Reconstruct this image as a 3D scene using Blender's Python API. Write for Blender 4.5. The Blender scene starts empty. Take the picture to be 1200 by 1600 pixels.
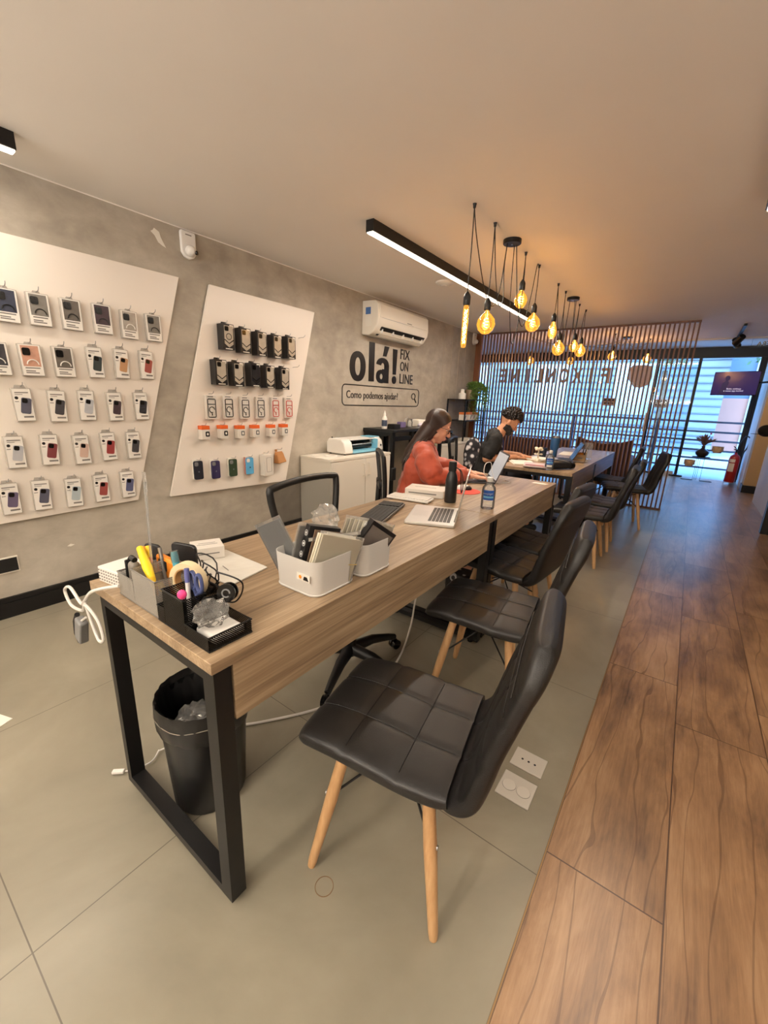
import bpy, bmesh, math, random
from mathutils import Vector, Matrix, Euler
random.seed(7)
PI = math.pi
S = bpy.context.scene
COL = S.collection

# ---------------------------------------------------------------- camera, world, lights, exposure
cam_d = bpy.data.cameras.new('camera')
cam = bpy.data.objects.new('camera', cam_d); COL.objects.link(cam)
cam_d.sensor_fit = 'VERTICAL'; cam_d.sensor_height = 32.0; cam_d.sensor_width = 24.0
cam_d.lens = 642.18 / 1600 * 32.0
cam_d.clip_start = 0.02; cam_d.clip_end = 200
RX = Vector((0.80623221, 0.5904347, 0.03710111)); DN = Vector((0.18479366, -0.19176606, -0.96388645)); FW = Vector((-0.56199727, 0.78397235, -0.26371656))
Rm = Matrix((RX, -DN, -FW)).transposed()
cam.matrix_world = Matrix.Translation((3.1364, 0.0, 1.36)) @ Rm.to_4x4()
S.camera = cam
S.view_settings.view_transform = 'Standard'
S.view_settings.look = 'None'
S.view_settings.gamma = 1.0
S.view_settings.use_curve_mapping = False
S.view_settings.exposure = 0.32
S.cycles.max_bounces = 8
S.cycles.diffuse_bounces = 5
S.cycles.glossy_bounces = 4
S.cycles.transmission_bounces = 6
S.cycles.transparent_max_bounces = 24
S.cycles.sample_clamp_indirect = 4.0
S.cycles.use_denoising = True

def lin(c):
    return tuple(((v / 12.92) if v <= 0.04045 else ((v + 0.055) / 1.055) ** 2.4) for v in (x / 255.0 for x in c)) + (1.0,)

wd = bpy.data.worlds.new('world'); S.world = wd; wd.use_nodes = True
nt = wd.node_tree; bg = nt.nodes['Background']
sky = nt.nodes.new('ShaderNodeTexSky'); sky.sky_type = 'NISHITA'
sky.sun_disc = False; sky.sun_elevation = math.radians(38); sky.sun_rotation = math.radians(200); sky.altitude = 200; sky.air_density = 1.3; sky.dust_density = 2.5; sky.ozone_density = 2.0
mxw = nt.nodes.new('ShaderNodeMix'); mxw.data_type = 'RGBA'; mxw.blend_type = 'MULTIPLY'; mxw.inputs[0].default_value = 1.0; mxw.inputs[7].default_value = (0.44, 0.80, 1.24, 1)
nt.links.new(sky.outputs[0], mxw.inputs[6]); nt.links.new(mxw.outputs[2], bg.inputs[0]); bg.inputs[1].default_value = 1.8

def light(name, kind, loc, energy, color, size=None, size_y=None, rot=(0, 0, 0), spot=None, radius=None, spread=None):
    d = bpy.data.lights.new(name, kind); d.energy = energy; d.color = lin(color)[:3] if max(color) > 1 else color
    if kind == 'AREA':
        d.shape = 'RECTANGLE'; d.size = size; d.size_y = size_y or size
        if spread: d.spread = spread
    if spot: d.spot_size = spot; d.spot_blend = 0.5
    if radius is not None and kind in ('POINT', 'SPOT'): d.shadow_soft_size = radius
    o = bpy.data.objects.new(name, d); o.location = loc; o.rotation_euler = rot; COL.objects.link(o); return o

ZC = 2.469
LIN = (1.0, 0.88, 0.74)
# three long ceiling profiles and an added one behind the camera throw their light down through their diffusers
LA = light('linear_light_lamp', 'AREA', (1.242, 4.03, ZC - 0.084), 44, LIN, 0.05, 3.28)
LB = light('aisle_light_lamp', 'AREA', (3.275, 1.70, ZC - 0.084), 16, LIN, 0.05, 2.96)
LC = light('near_wall_light_lamp', 'AREA', (0.385, -0.72, ZC - 0.084), 20, LIN, 0.05, 3.0)
LD = light('added_back_lamp', 'AREA', (2.2, -1.6, ZC - 0.084), 35, LIN, 0.05, 2.4)  # unseen lamp added behind the camera to lift the brightness
LF = light('ceiling_fill_lamp', 'AREA', (2.5, -2.86, 1.72), 370, (1.0, 0.96, 0.91), 4.6, 0.10, rot=(math.radians(180 - 38), 0, 0))  # added fill lamp out of view, aimed up to brighten the ceiling
# daylight enters through the glass front (portal only guides sampling of the sky)
po = light('daylight_portal', 'AREA', (0.7, 11.3, 1.3), 1, (1, 1, 1), 7.2, 2.5, rot=(PI / 2, 0, PI)); po.data.cycles.is_portal = True
po.rotation_euler = (-PI / 2, 0, 0)

# ---------------------------------------------------------------- material helpers
MATS = {}
def N(nt, t, **kw):
    n = nt.nodes.new('ShaderNode' + t)
    for k, v in kw.items():
        if hasattr(n, k): setattr(n, k, v)
        else: n.inputs[k].default_value = v
    return n
def pm(name, col, rough=0.5, metal=0.0, spec=0.5, trans=0.0, alpha=1.0, emit=None, es=0.0, var=0.0, vscale=20.0, bump=0.0, bscale=80.0, ior=1.45, coat=0.0, sheen=0.0):
    if name in MATS: return MATS[name]
    m = bpy.data.materials.new(name); m.use_nodes = True; t = m.node_tree; b = t.nodes['Principled BSDF']
    b.inputs['Base Color'].default_value = lin(col)
    b.inputs['Roughness'].default_value = rough; b.inputs['Metallic'].default_value = metal
    b.inputs['Specular IOR Level'].default_value = spec; b.inputs['Transmission Weight'].default_value = trans
    b.inputs['Alpha'].default_value = alpha; b.inputs['IOR'].default_value = ior; b.inputs['Coat Weight'].default_value = coat
    b.inputs['Sheen Weight'].default_value = sheen
    if emit: b.inputs['Emission Color'].default_value = lin(emit); b.inputs['Emission Strength'].default_value = es
    if var or bump:
        tc = N(t, 'TexCoord')
    if var:
        no = N(t, 'TexNoise', Scale=vscale, Detail=4.0); t.links.new(tc.outputs['Object'], no.inputs['Vector'])
        mx = N(t, 'Mix', data_type='RGBA'); c = lin(col)
        mx.inputs[6].default_value = tuple(max(0, v * (1 - var)) for v in c[:3]) + (1,); mx.inputs[7].default_value = tuple(min(1, v * (1 + var)) for v in c[:3]) + (1,)
        t.links.new(no.outputs[0], mx.inputs[0]); t.links.new(mx.outputs[2], b.inputs['Base Color'])
    if bump:
        n2 = N(t, 'TexNoise', Scale=bscale, Detail=3.0); t.links.new(tc.outputs['Object'], n2.inputs['Vector'])
        bp = N(t, 'Bump', Strength=bump, Distance=0.01); t.links.new(n2.outputs[0], bp.inputs['Height']); t.links.new(bp.outputs[0], b.inputs['Normal'])
    MATS[name] = m; return m

def see_through(name, tint, clear=0.8, rough=0.05, body=None, glow_through=0.45):
    # thin clear sheet: mostly transparent, with a fresnel gloss and optional milky body
    m = bpy.data.materials.new(name); m.use_nodes = True; t = m.node_tree; t.nodes.clear()
    o = N(t, 'OutputMaterial'); tr = N(t, 'BsdfTransparent'); tr.inputs[0].default_value = lin(tint)
    gl = N(t, 'BsdfGlossy'); gl.inputs['Roughness'].default_value = rough
    fr = N(t, 'Fresnel'); fr.inputs[0].default_value = 1.45
    mx = N(t, 'MixShader'); t.links.new(fr.outputs[0], mx.inputs[0])
    if body:
        df = N(t, 'BsdfTranslucent'); df.inputs[0].default_value = lin(body); d2 = N(t, 'BsdfDiffuse'); d2.inputs[0].default_value = lin(body)
        m1 = N(t, 'MixShader'); m1.inputs[0].default_value = glow_through; t.links.new(d2.outputs[0], m1.inputs[1]); t.links.new(df.outputs[0], m1.inputs[2])
        m2 = N(t, 'MixShader'); m2.inputs[0].default_value = 1 - clear; t.links.new(tr.outputs[0], m2.inputs[1]); t.links.new(m1.outputs[0], m2.inputs[2])
        t.links.new(m2.outputs[0], mx.inputs[1])
    else:
        t.links.new(tr.outputs[0], mx.inputs[1])
    t.links.new(gl.outputs[0], mx.inputs[2]); t.links.new(mx.outputs[0], o.inputs[0])
    MATS[name] = m; return m

def ramp(t, stops):
    r = N(t, 'ValToRGB'); e = r.color_ramp.elements
    e[0].position = stops[0][0]; e[0].color = lin(stops[0][1])
    e[1].position = stops[1][0]; e[1].color = lin(stops[1][1])
    for p, c in stops[2:]:
        q = e.new(p); q.color = lin(c)
    return r

def mathn(t, op, a, b=None, clamp=False):
    n = N(t, 'Math'); n.operation = op; n.use_clamp = clamp
    for i, v in enumerate((a, b)):
        if v is None: continue
        if isinstance(v, (int, float)): n.inputs[i].default_value = v
        else: t.links.new(v, n.inputs[i])
    return n.outputs[0]

def mk(name):
    m = bpy.data.materials.new(name); m.use_nodes = True; MATS[name] = m
    return m, m.node_tree, m.node_tree.nodes['Principled BSDF']

def m_concrete():
    m, t, b = mk('burnt_cement'); tc = N(t, 'TexCoord')
    mp = N(t, 'Mapping'); mp.inputs['Scale'].default_value = (1, 1, 1.5); t.links.new(tc.outputs['Object'], mp.inputs[0])
    n1 = N(t, 'TexNoise', Scale=1.1, Detail=8.0, Roughness=0.62, Distortion=0.25); n2 = N(t, 'TexNoise', Scale=5.0, Detail=7.0, Roughness=0.6, Distortion=0.3)
    for n in (n1, n2): t.links.new(mp.outputs[0], n.inputs['Vector'])
    a = mathn(t, 'ADD', mathn(t, 'MULTIPLY', n1.outputs[0], 0.62), mathn(t, 'MULTIPLY', n2.outputs[0], 0.38))
    r = ramp(t, [(0.34, (144, 136, 125)), (0.5, (170, 162, 149)), (0.66, (192, 185, 172))]); t.links.new(a, r.inputs[0]); t.links.new(r.outputs[0], b.inputs['Base Color'])
    b.inputs['Roughness'].default_value = 0.62
    bp = N(t, 'Bump', Strength=0.15, Distance=0.01); t.links.new(n2.outputs[0], bp.inputs['Height']); t.links.new(bp.outputs[0], b.inputs['Normal'])
    return m

def joints(t, vec, axis, phase, pitch, w):
    sp = N(t, 'SeparateXYZ'); t.links.new(vec, sp.inputs[0])
    v = sp.outputs[axis]
    f = mathn(t, 'FRACT', mathn(t, 'ADD', mathn(t, 'DIVIDE', mathn(t, 'SUBTRACT', v, phase), pitch), 100.0))
    d = mathn(t, 'MINIMUM', f, mathn(t, 'SUBTRACT', 1.0, f))
    return mathn(t, 'LESS_THAN', d, w / pitch)

def m_tile():
    m, t, b = mk('grey_tile'); tc = N(t, 'TexCoord'); v = tc.outputs['Object']
    n1 = N(t, 'TexNoise', Scale=1.3, Detail=7.0, Roughness=0.6, Distortion=0.5); t.links.new(v, n1.inputs['Vector'])
    r = ramp(t, [(0.3, (118, 112, 98)), (0.5, (134, 127, 111)), (0.7, (149, 142, 125))]); t.links.new(n1.outputs[0], r.inputs[0])
    j = mathn(t, 'MAXIMUM', joints(t, v, 0, 3.015, 0.955, 0.0016), joints(t, v, 1, 0.075, 0.955, 0.0016))
    mx = N(t, 'Mix', data_type='RGBA'); t.links.new(j, mx.inputs[0]); t.links.new(r.outputs[0], mx.inputs[6]); mx.inputs[7].default_value = lin((88, 80, 68))
    t.links.new(mx.outputs[2], b.inputs['Base Color']); b.inputs['Roughness'].default_value = 0.33; b.inputs['Specular IOR Level'].default_value = 0.45
    b.inputs['Coat Weight'].default_value = 0.35; b.inputs['Coat Roughness'].default_value = 0.28
    n3 = N(t, 'TexNoise', Scale=14.0, Detail=5.0); t.links.new(v, n3.inputs['Vector'])
    t.links.new(mathn(t, 'ADD', mathn(t, 'MULTIPLY', n3.outputs[0], 0.05), 0.275), b.inputs['Roughness'])
    return m

def m_woodtile():
    m, t, b = mk('wood_look_tile'); tc = N(t, 'TexCoord')
    mp0 = N(t, 'Mapping'); mp0.inputs['Rotation'].default_value = (0, 0, PI / 2); mp0.inputs['Location'].default_value = (-0.80, 3.018 + 0.0, 0)
    sp = N(t, 'SeparateXYZ'); t.links.new(tc.outputs['Object'], sp.inputs[0])
    cb = N(t, 'CombineXYZ'); t.links.new(mathn(t, 'ADD', mathn(t, 'SUBTRACT', sp.outputs[1], 0.80), 12.5), cb.inputs[0]); t.links.new(mathn(t, 'ADD', mathn(t, 'SUBTRACT', sp.outputs[0], 3.018), 6.24), cb.inputs[1])
    br = N(t, 'TexBrick'); br.offset = 0.745; br.offset_frequency = 2
    br.inputs['Scale'].default_value = 1.0; br.inputs['Brick Width'].default_value = 1.25; br.inputs['Row Height'].default_value = 0.312; br.inputs['Mortar Size'].default_value = 0.0022; br.inputs['Mortar Smooth'].default_value = 0.0
    br.inputs['Color1'].default_value = (0, 0, 0, 1); br.inputs['Color2'].default_value = (1, 1, 1, 1); br.inputs['Mortar'].default_value = (0.5, 0.5, 0.5, 1)
    t.links.new(cb.outputs[0], br.inputs['Vector'])
    # shift grain per plank
    off = N(t, 'CombineXYZ'); t.links.new(mathn(t, 'MULTIPLY', br.outputs['Color'], 13.7), off.inputs[0]); t.links.new(mathn(t, 'MULTIPLY', br.outputs['Color'], 5.1), off.inputs[1])
    va = N(t, 'VectorMath'); va.operation = 'ADD'; t.links.new(cb.outputs[0], va.inputs[0]); t.links.new(off.outputs[0], va.inputs[1])
    mpA = N(t, 'Mapping'); mpA.inputs['Scale'].default_value = (0.9, 5.5, 1); t.links.new(va.outputs[0], mpA.inputs[0])
    g1 = N(t, 'TexNoise', Scale=1.7, Detail=10.0, Roughness=0.70, Distortion=0.5); t.links.new(mpA.outputs[0], g1.inputs['Vector'])
    mpB = N(t, 'Mapping'); mpB.inputs['Scale'].default_value = (2.0, 38, 1); t.links.new(va.outputs[0], mpB.inputs[0])
    g2 = N(t, 'TexNoise', Scale=2.5, Detail=8.0, Roughness=0.7, Distortion=0.4); t.links.new(mpB.outputs[0], g2.inputs['Vector'])
    mpC = N(t, 'Mapping'); mpC.inputs['Scale'].default_value = (0.8, 1.6, 1); t.links.new(va.outputs[0], mpC.inputs[0])
    g3 = N(t, 'TexNoise', Scale=2.4, Detail=4.0, Roughness=0.6, Distortion=0.6); t.links.new(mpC.outputs[0], g3.inputs['Vector'])
    a = mathn(t, 'ADD', mathn(t, 'ADD', mathn(t, 'MULTIPLY', g1.outputs[0], 0.44), mathn(t, 'MULTIPLY', g2.outputs[0], 0.18)), mathn(t, 'MULTIPLY', g3.outputs[0], 0.38))
    a = mathn(t, 'ADD', a, mathn(t, 'MULTIPLY', mathn(t, 'SUBTRACT', br.outputs['Color'], 0.5), 0.06))
    r = ramp(t, [(0.35, (70, 51, 39)), (0.43, (114, 86, 63)), (0.52, (146, 112, 81)), (0.62, (170, 137, 104))]); t.links.new(a, r.inputs[0])
    wv = N(t, 'TexWave'); wv.wave_type = 'BANDS'; wv.bands_direction = 'Y'; wv.inputs['Scale'].default_value = 2.6; wv.inputs['Distortion'].default_value = 16.0; wv.inputs['Detail'].default_value = 3.0; wv.inputs['Detail Scale'].default_value = 0.8
    mpD = N(t, 'Mapping'); mpD.inputs['Scale'].default_value = (0.35, 1.6, 1); t.links.new(va.outputs[0], mpD.inputs[0]); t.links.new(mpD.outputs[0], wv.inputs['Vector'])
    crack = mathn(t, 'LESS_THAN', wv.outputs['Fac'], 0.010)
    mxc = N(t, 'Mix', data_type='RGBA'); t.links.new(mathn(t, 'MULTIPLY', crack, 0.45), mxc.inputs[0]); t.links.new(r.outputs[0], mxc.inputs[6]); mxc.inputs[7].default_value = lin((70, 42, 26))
    mx = N(t, 'Mix', data_type='RGBA'); t.links.new(br.outputs['Fac'], mx.inputs[0]); t.links.new(mxc.outputs[2], mx.inputs[6]); mx.inputs[7].default_value = lin((78, 54, 38))
    t.links.new(mx.outputs[2], b.inputs['Base Color'])
    t.links.new(mathn(t, 'ADD', mathn(t, 'MULTIPLY', g2.outputs[0], 0.10), 0.275), b.inputs['Roughness']); b.inputs['Specular IOR Level'].default_value = 0.5
    b.inputs['Coat Weight'].default_value = 0.5; b.inputs['Coat Roughness'].default_value = 0.28
    bp = N(t, 'Bump', Strength=0.35, Distance=0.004); t.links.new(a, bp.inputs['Height']); t.links.new(bp.outputs[0], b.inputs['Normal'])
    return m

def m_oak(name='oak_laminate', axis=1, dark=(112, 92, 72), mid=(150, 127, 100), light_=(178, 155, 126), sc=1.0, rough=0.36):
    m, t, b = mk(name); tc = N(t, 'TexCoord')
    mp = N(t, 'Mapping'); s = [9 * sc, 9 * sc, 9 * sc]; s[axis] = 0.55 * sc; mp.inputs['Scale'].default_value = s; t.links.new(tc.outputs['Object'], mp.inputs[0])
    n1 = N(t, 'TexNoise', Scale=1.6, Detail=6.0, Roughness=0.6, Distortion=1.4); t.links.new(mp.outputs[0], n1.inputs['Vector'])
    mp2 = N(t, 'Mapping'); s2 = [90 * sc, 90 * sc, 90 * sc]; s2[axis] = 2.0 * sc; mp2.inputs['Scale'].default_value = s2; t.links.new(tc.outputs['Object'], mp2.inputs[0])
    n2 = N(t, 'TexNoise', Scale=1.5, Detail=4.0, Roughness=0.6); t.links.new(mp2.outputs[0], n2.inputs['Vector'])
    a = mathn(t, 'ADD', mathn(t, 'MULTIPLY', n1.outputs[0], 0.55), mathn(t, 'MULTIPLY', n2.outputs[0], 0.45))
    r = ramp(t, [(0.34, dark), (0.5, mid), (0.64, light_)]); t.links.new(a, r.inputs[0]); t.links.new(r.outputs[0], b.inputs['Base Color'])
    b.inputs['Roughness'].default_value = rough
    return m

def m_mesh(name, col, scale=220.0, hole=0.30, rough=0.4, metal=0.6, coord='Object'):
    # perforated sheet: round holes in rows (transparent), metal between
    m, t, b = mk(name); b.inputs['Base Color'].default_value = lin(col); b.inputs['Roughness'].default_value = rough; b.inputs['Metallic'].default_value = metal
    tc = N(t, 'TexCoord'); sp = N(t, 'SeparateXYZ'); t.links.new(tc.outputs[coord], sp.inputs[0])
    h = mathn(t, 'ADD', sp.outputs[0], sp.outputs[1])
    u = mathn(t, 'SUBTRACT', mathn(t, 'FRACT', mathn(t, 'MULTIPLY', mathn(t, 'ADD', h, sp.outputs[2]), scale)), 0.5)
    w = mathn(t, 'SUBTRACT', mathn(t, 'FRACT', mathn(t, 'ADD', mathn(t, 'MULTIPLY', mathn(t, 'SUBTRACT', h, sp.outputs[2]), scale), 500.0)), 0.5)
    d = mathn(t, 'SQRT', mathn(t, 'ADD', mathn(t, 'MULTIPLY', u, u), mathn(t, 'MULTIPLY', w, w)))
    t.links.new(mathn(t, 'GREATER_THAN', d, hole), b.inputs['Alpha'])
    return m

def m_fabric_mesh(name, col, alpha=0.72):
    m, t, b = mk(name); b.inputs['Base Color'].default_value = lin(col); b.inputs['Roughness'].default_value = 0.8
    b.inputs['Alpha'].default_value = alpha
    return m

M_CEM = m_concrete(); M_TILE = m_tile(); M_WT = m_woodtile(); M_OAK = m_oak(); M_OAKZ = m_oak('slat_wood', 2, (70, 44, 30), (104, 66, 45), (130, 86, 60), 1.0, 0.5)
M_BEECH = m_oak('beech_leg_wood', 2, (172, 132, 90), (190, 150, 106), (204, 166, 122), 0.6, 0.42)
M_CEIL = pm('ceiling_paint', (236, 231, 224), 0.85, var=0.03, vscale=2.0)
M_BLKM = pm('black_metal', (22, 21, 21), 0.42, 0.3)
M_BLKP = pm('black_plastic', (18, 18, 19), 0.45)
M_BLKG = pm('black_gloss', (12, 12, 13), 0.15)
M_WHT = pm('white_laminate', (226, 220, 208), 0.4)
M_PANEL = pm('white_gloss_panel', (238, 230, 221), 0.26, spec=0.5, bump=0.06, bscale=600)
M_WP = pm('white_plastic', (232, 229, 224), 0.35)
M_GRYP = pm('grey_plastic', (120, 120, 120), 0.45)
M_LEA = pm('black_leatherette', (19, 17, 16), 0.46, spec=0.5, bump=0.12, bscale=420)
M_LEAB = pm('black_leatherette_back', (20, 18, 18), 0.5, spec=0.4, bump=0.12, bscale=420)
M_STEEL = pm('steel', (180, 180, 182), 0.28, 1.0)
M_PAPER = pm('paper', (236, 232, 222), 0.7)
M_CARD = pm('cardboard', (176, 124, 76), 0.75, var=0.1)
M_INK = pm('black_ink', (14, 13, 13), 0.35)
M_GREYINK = pm('grey_ink', (120, 116, 112), 0.6)
M_BASE = pm('black_baseboard', (15, 14, 15), 0.3)
M_GLASS = see_through('clear_glass', (244, 250, 252))
M_CLEARP = see_through('clear_plastic', (252, 253, 253), clear=0.84, rough=0.12, body=(245, 245, 244))
M_FROST = see_through('frosted_plastic', (252, 252, 250), clear=0.22, rough=0.3, body=(254, 252, 248), glow_through=0.15)
M_BAG = see_through('clear_bag_film', (253, 253, 252), clear=0.78, rough=0.12, body=(248, 246, 242))
M_AMBER = see_through('amber_glass', (255, 228, 168), clear=0.9, rough=0.03)
_t = M_AMBER.node_tree; _o = [n for n in _t.nodes if n.type == 'OUTPUT_MATERIAL'][0]; _l = _o.inputs[0].links[0].from_socket
_e = N(_t, 'Emission'); _e.inputs[0].default_value = lin((255, 176, 72)); _e.inputs[1].default_value = 0.28; _a = N(_t, 'AddShader'); _t.links.new(_l, _a.inputs[0]); _t.links.new(_e.outputs[0], _a.inputs[1]); _t.links.new(_a.outputs[0], _o.inputs[0])
M_EMIT = pm('diffuser_glow', (255, 250, 240), 0.5, emit=(255, 236, 208), es=7.0)
M_FIL = pm('filament_glow', (255, 220, 150), 0.5, emit=(255, 190, 95), es=45.0)
M_SCR = pm('white_stroke', (235, 235, 235), 0.5)

# ---------------------------------------------------------------- mesh helpers
class MB:
    def __init__(s): s.v = []; s.f = []; s.X = Matrix()
    def at(s, loc=(0, 0, 0), rot=(0, 0, 0), sc=1.0):
        s.X = Matrix.Translation(loc) @ Euler(rot).to_matrix().to_4x4() @ Matrix.Diagonal((sc, sc, sc, 1)) if not isinstance(sc, tuple) else Matrix.Translation(loc) @ Euler(rot).to_matrix().to_4x4() @ Matrix.Diagonal(sc + (1,)); return s
    def add(s, vs, fs):
        k = len(s.v); s.v += [tuple(s.X @ Vector(p)) for p in vs]; s.f += [tuple(i + k for i in f) for f in fs]; return s
    def box(s, x0, x1, y0, y1, z0, z1):
        return s.add([(x0, y0, z0), (x1, y0, z0), (x1, y1, z0), (x0, y1, z0), (x0, y0, z1), (x1, y0, z1), (x1, y1, z1), (x0, y1, z1)],
                     [(0, 3, 2, 1), (4, 5, 6, 7), (0, 1, 5, 4), (1, 2, 6, 5), (2, 3, 7, 6), (3, 0, 4, 7)])
    def cbox(s, c, d): return s.box(c[0] - d[0] / 2, c[0] + d[0] / 2, c[1] - d[1] / 2, c[1] + d[1] / 2, c[2] - d[2] / 2, c[2] + d[2] / 2)
    def prism(s, poly, z0, z1, plane='xy'):
        def m(p, z): return {'xy': (p[0], p[1], z), 'xz': (p[0], z, p[1]), 'yz': (z, p[0], p[1])}[plane]
        n = len(poly); vs = [m(p, z0) for p in poly] + [m(p, z1) for p in poly]
        return s.add(vs, [tuple(range(n))[::-1], tuple(range(n, 2 * n))] + [(i, (i + 1) % n, n + (i + 1) % n, n + i) for i in range(n)])
    def lathe(s, prof, n=24, cap=True):
        vs = []; fs = []
        for r, z in prof: vs += [(r * math.cos(2 * PI * i / n), r * math.sin(2 * PI * i / n), z) for i in range(n)]
        for k in range(len(prof) - 1):
            for i in range(n): j = (i + 1) % n; fs.append((k * n + i, k * n + j, (k + 1) * n + j, (k + 1) * n + i))
        if cap: fs.append(tuple(range(n))[::-1]); fs.append(tuple(range((len(prof) - 1) * n, len(prof) * n)))
        return s.add(vs, fs)
    def tube(s, pts, r, n=8, cap=True, closed=False):
        pts = [Vector(p) for p in pts]; k = len(pts); rs = r if isinstance(r, (list, tuple)) else [r] * k
        vs = []; fs = []; prev = None
        for i, p in enumerate(pts):
            if closed: d = pts[(i + 1) % k] - pts[i - 1]
            else: d = pts[min(i + 1, k - 1)] - pts[max(i - 1, 0)]
            if d.length < 1e-9: d = Vector((0, 0, 1))
            d.normalize()
            if prev is None:
                a = Vector((0, 0, 1)) if abs(d.z) < 0.9 else Vector((1, 0, 0)); u = d.cross(a).normalized()
            else:
                u = prev - d * prev.dot(d)
                u = u.normalized() if u.length > 1e-6 else d.orthogonal().normalized()
            prev = u; w = d.cross(u)
            vs += [tuple(p + (u * math.cos(2 * PI * j / n) + w * math.sin(2 * PI * j / n)) * rs[i]) for j in range(n)]
        for i in range(k if closed else k - 1):
            b = ((i + 1) % k) * n
            for j in range(n): q = (j + 1) % n; fs.append((i * n + j, i * n + q, b + q, b + j))
        if cap and not closed: fs.append(tuple(range(n))[::-1]); fs.append(tuple(range((k - 1) * n, k * n)))
        return s.add(vs, fs)
    def cyl(s, p0, p1, r0, r1=None, n=16): return s.tube([p0, p1], [r0, r0 if r1 is None else r1], n)
    def ball(s, c, r, n=16, m=10):
        rr = r if isinstance(r, tuple) else (r, r, r); vs = []; fs = []
        for k in range(1, m):
            a = PI * k / m
            vs += [(c[0] + rr[0] * math.sin(a) * math.cos(2 * PI * i / n), c[1] + rr[1] * math.sin(a) * math.sin(2 * PI * i / n), c[2] + rr[2] * math.cos(a)) for i in range(n)]
        t = len(vs); vs += [(c[0], c[1], c[2] + rr[2]), (c[0], c[1], c[2] - rr[2])]
        for k in range(m - 2):
            for i in range(n): j = (i + 1) % n; fs.append((k * n + j, k * n + i, (k + 1) * n + i, (k + 1) * n + j))
        for i in range(n): j = (i + 1) % n; fs.append((i, j, t)[::-1] if False else (t, i, j)); fs.append(((m - 2) * n + j, (m - 2) * n + i, t + 1))
        return s.add(vs, fs)
    def ring2d(s, c, ro, ri, x0, x1, a0=0.0, a1=360.0, n=36, pw=1.0):
        full = abs(a1 - a0) >= 360; m = n if full else n + 1; vs = []
        for k in range(m):
            a = math.radians(a0 + (a1 - a0) * k / n); ca, sa = math.cos(a), math.sin(a); ca = math.copysign(abs(ca) ** pw, ca); sa = math.copysign(abs(sa) ** pw, sa)
            for r in (ro, ri):
                for x in (x0, x1): vs.append((x, c[0] + r[0] * ca, c[1] + r[1] * sa))
        fs = []
        for k in range(n):
            p = k * 4; q = ((k + 1) % m) * 4
            fs += [(p, q, q + 1, p + 1), (p + 1, q + 1, q + 3, p + 3), (p + 3, q + 3, q + 2, p + 2), (p + 2, q + 2, q, p)]
        if not full: fs += [(0, 1, 3, 2), (n * 4, n * 4 + 2, n * 4 + 3, n * 4 + 1)]
        return s.add(vs, fs)
    def quad(s, a, b, c, d): return s.add([a, b, c, d], [(0, 1, 2, 3)])
    def build(s, name, mat, parent=None, smooth=False, bevel=0.0, seg=2, loc=None, rot=None):
        me = bpy.data.meshes.new(name); me.from_pydata(s.v, [], s.f); me.update()
        bm = bmesh.new(); bm.from_mesh(me); bmesh.ops.recalc_face_normals(bm, faces=bm.faces); bm.to_mesh(me); bm.free()
        me.materials.append(mat)
        if smooth:
            for p in me.polygons: p.use_smooth = True
            try: me.set_sharp_from_angle(angle=math.radians(40))
            except Exception: pass
        o = bpy.data.objects.new(name, me); COL.objects.link(o)
        if parent: o.parent = parent
        if loc: o.location = loc
        if rot: o.rotation_euler = rot
        if bevel:
            b = o.modifiers.new('bevel', 'BEVEL'); b.width = bevel; b.segments = seg; b.limit_method = 'ANGLE'; b.angle_limit = math.radians(40)
            for p in me.polygons: p.use_smooth = True
            try: me.set_sharp_from_angle(angle=math.radians(60))
            except Exception: pass
        return o

def tag(o, label, cat, group=None, kind=None):
    o['label'] = label; o['category'] = cat
    if group: o['group'] = group
    if kind: o['kind'] = kind
    return o
def thing(name, label, cat, loc=(0, 0, 0), rz=0.0, group=None, rot=None):
    o = bpy.data.objects.new(name, None); COL.objects.link(o); o.empty_display_size = 0.05
    o.location = loc; o.rotation_euler = rot or (0, 0, rz)
    return tag(o, label, cat, group)
def struct(o, name=None): o['kind'] = 'structure'; return o
def plabel(o, s): o['label'] = s; return o
def dup(root, loc=None, rz=None, label=None, name=None, rot=None):
    r = root.copy(); COL.objects.link(r)
    if loc is not None: r.location = loc
    if rz is not None: r.rotation_euler = (0, 0, rz)
    if rot is not None: r.rotation_euler = rot
    if label: r['label'] = label
    for ch in list(root.children):
        c = ch.copy(); COL.objects.link(c); c.parent = r
        for g in list(ch.children):
            d = g.copy(); COL.objects.link(d); d.parent = c
    return r

def bez(pts, n=8):
    # smooth curve through the points (Catmull-Rom)
    P = [Vector(p) for p in pts]; out = []
    for i in range(len(P) - 1):
        a = P[max(i - 1, 0)]; b = P[i]; c = P[i + 1]; d = P[min(i + 2, len(P) - 1)]
        for k in range(n):
            t = k / n; out.append(0.5 * ((2 * b) + (c - a) * t + (2 * a - 5 * b + 4 * c - d) * t * t + (3 * b - 3 * c + d - a) * t ** 3))
    out.append(P[-1]); return out

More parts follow.
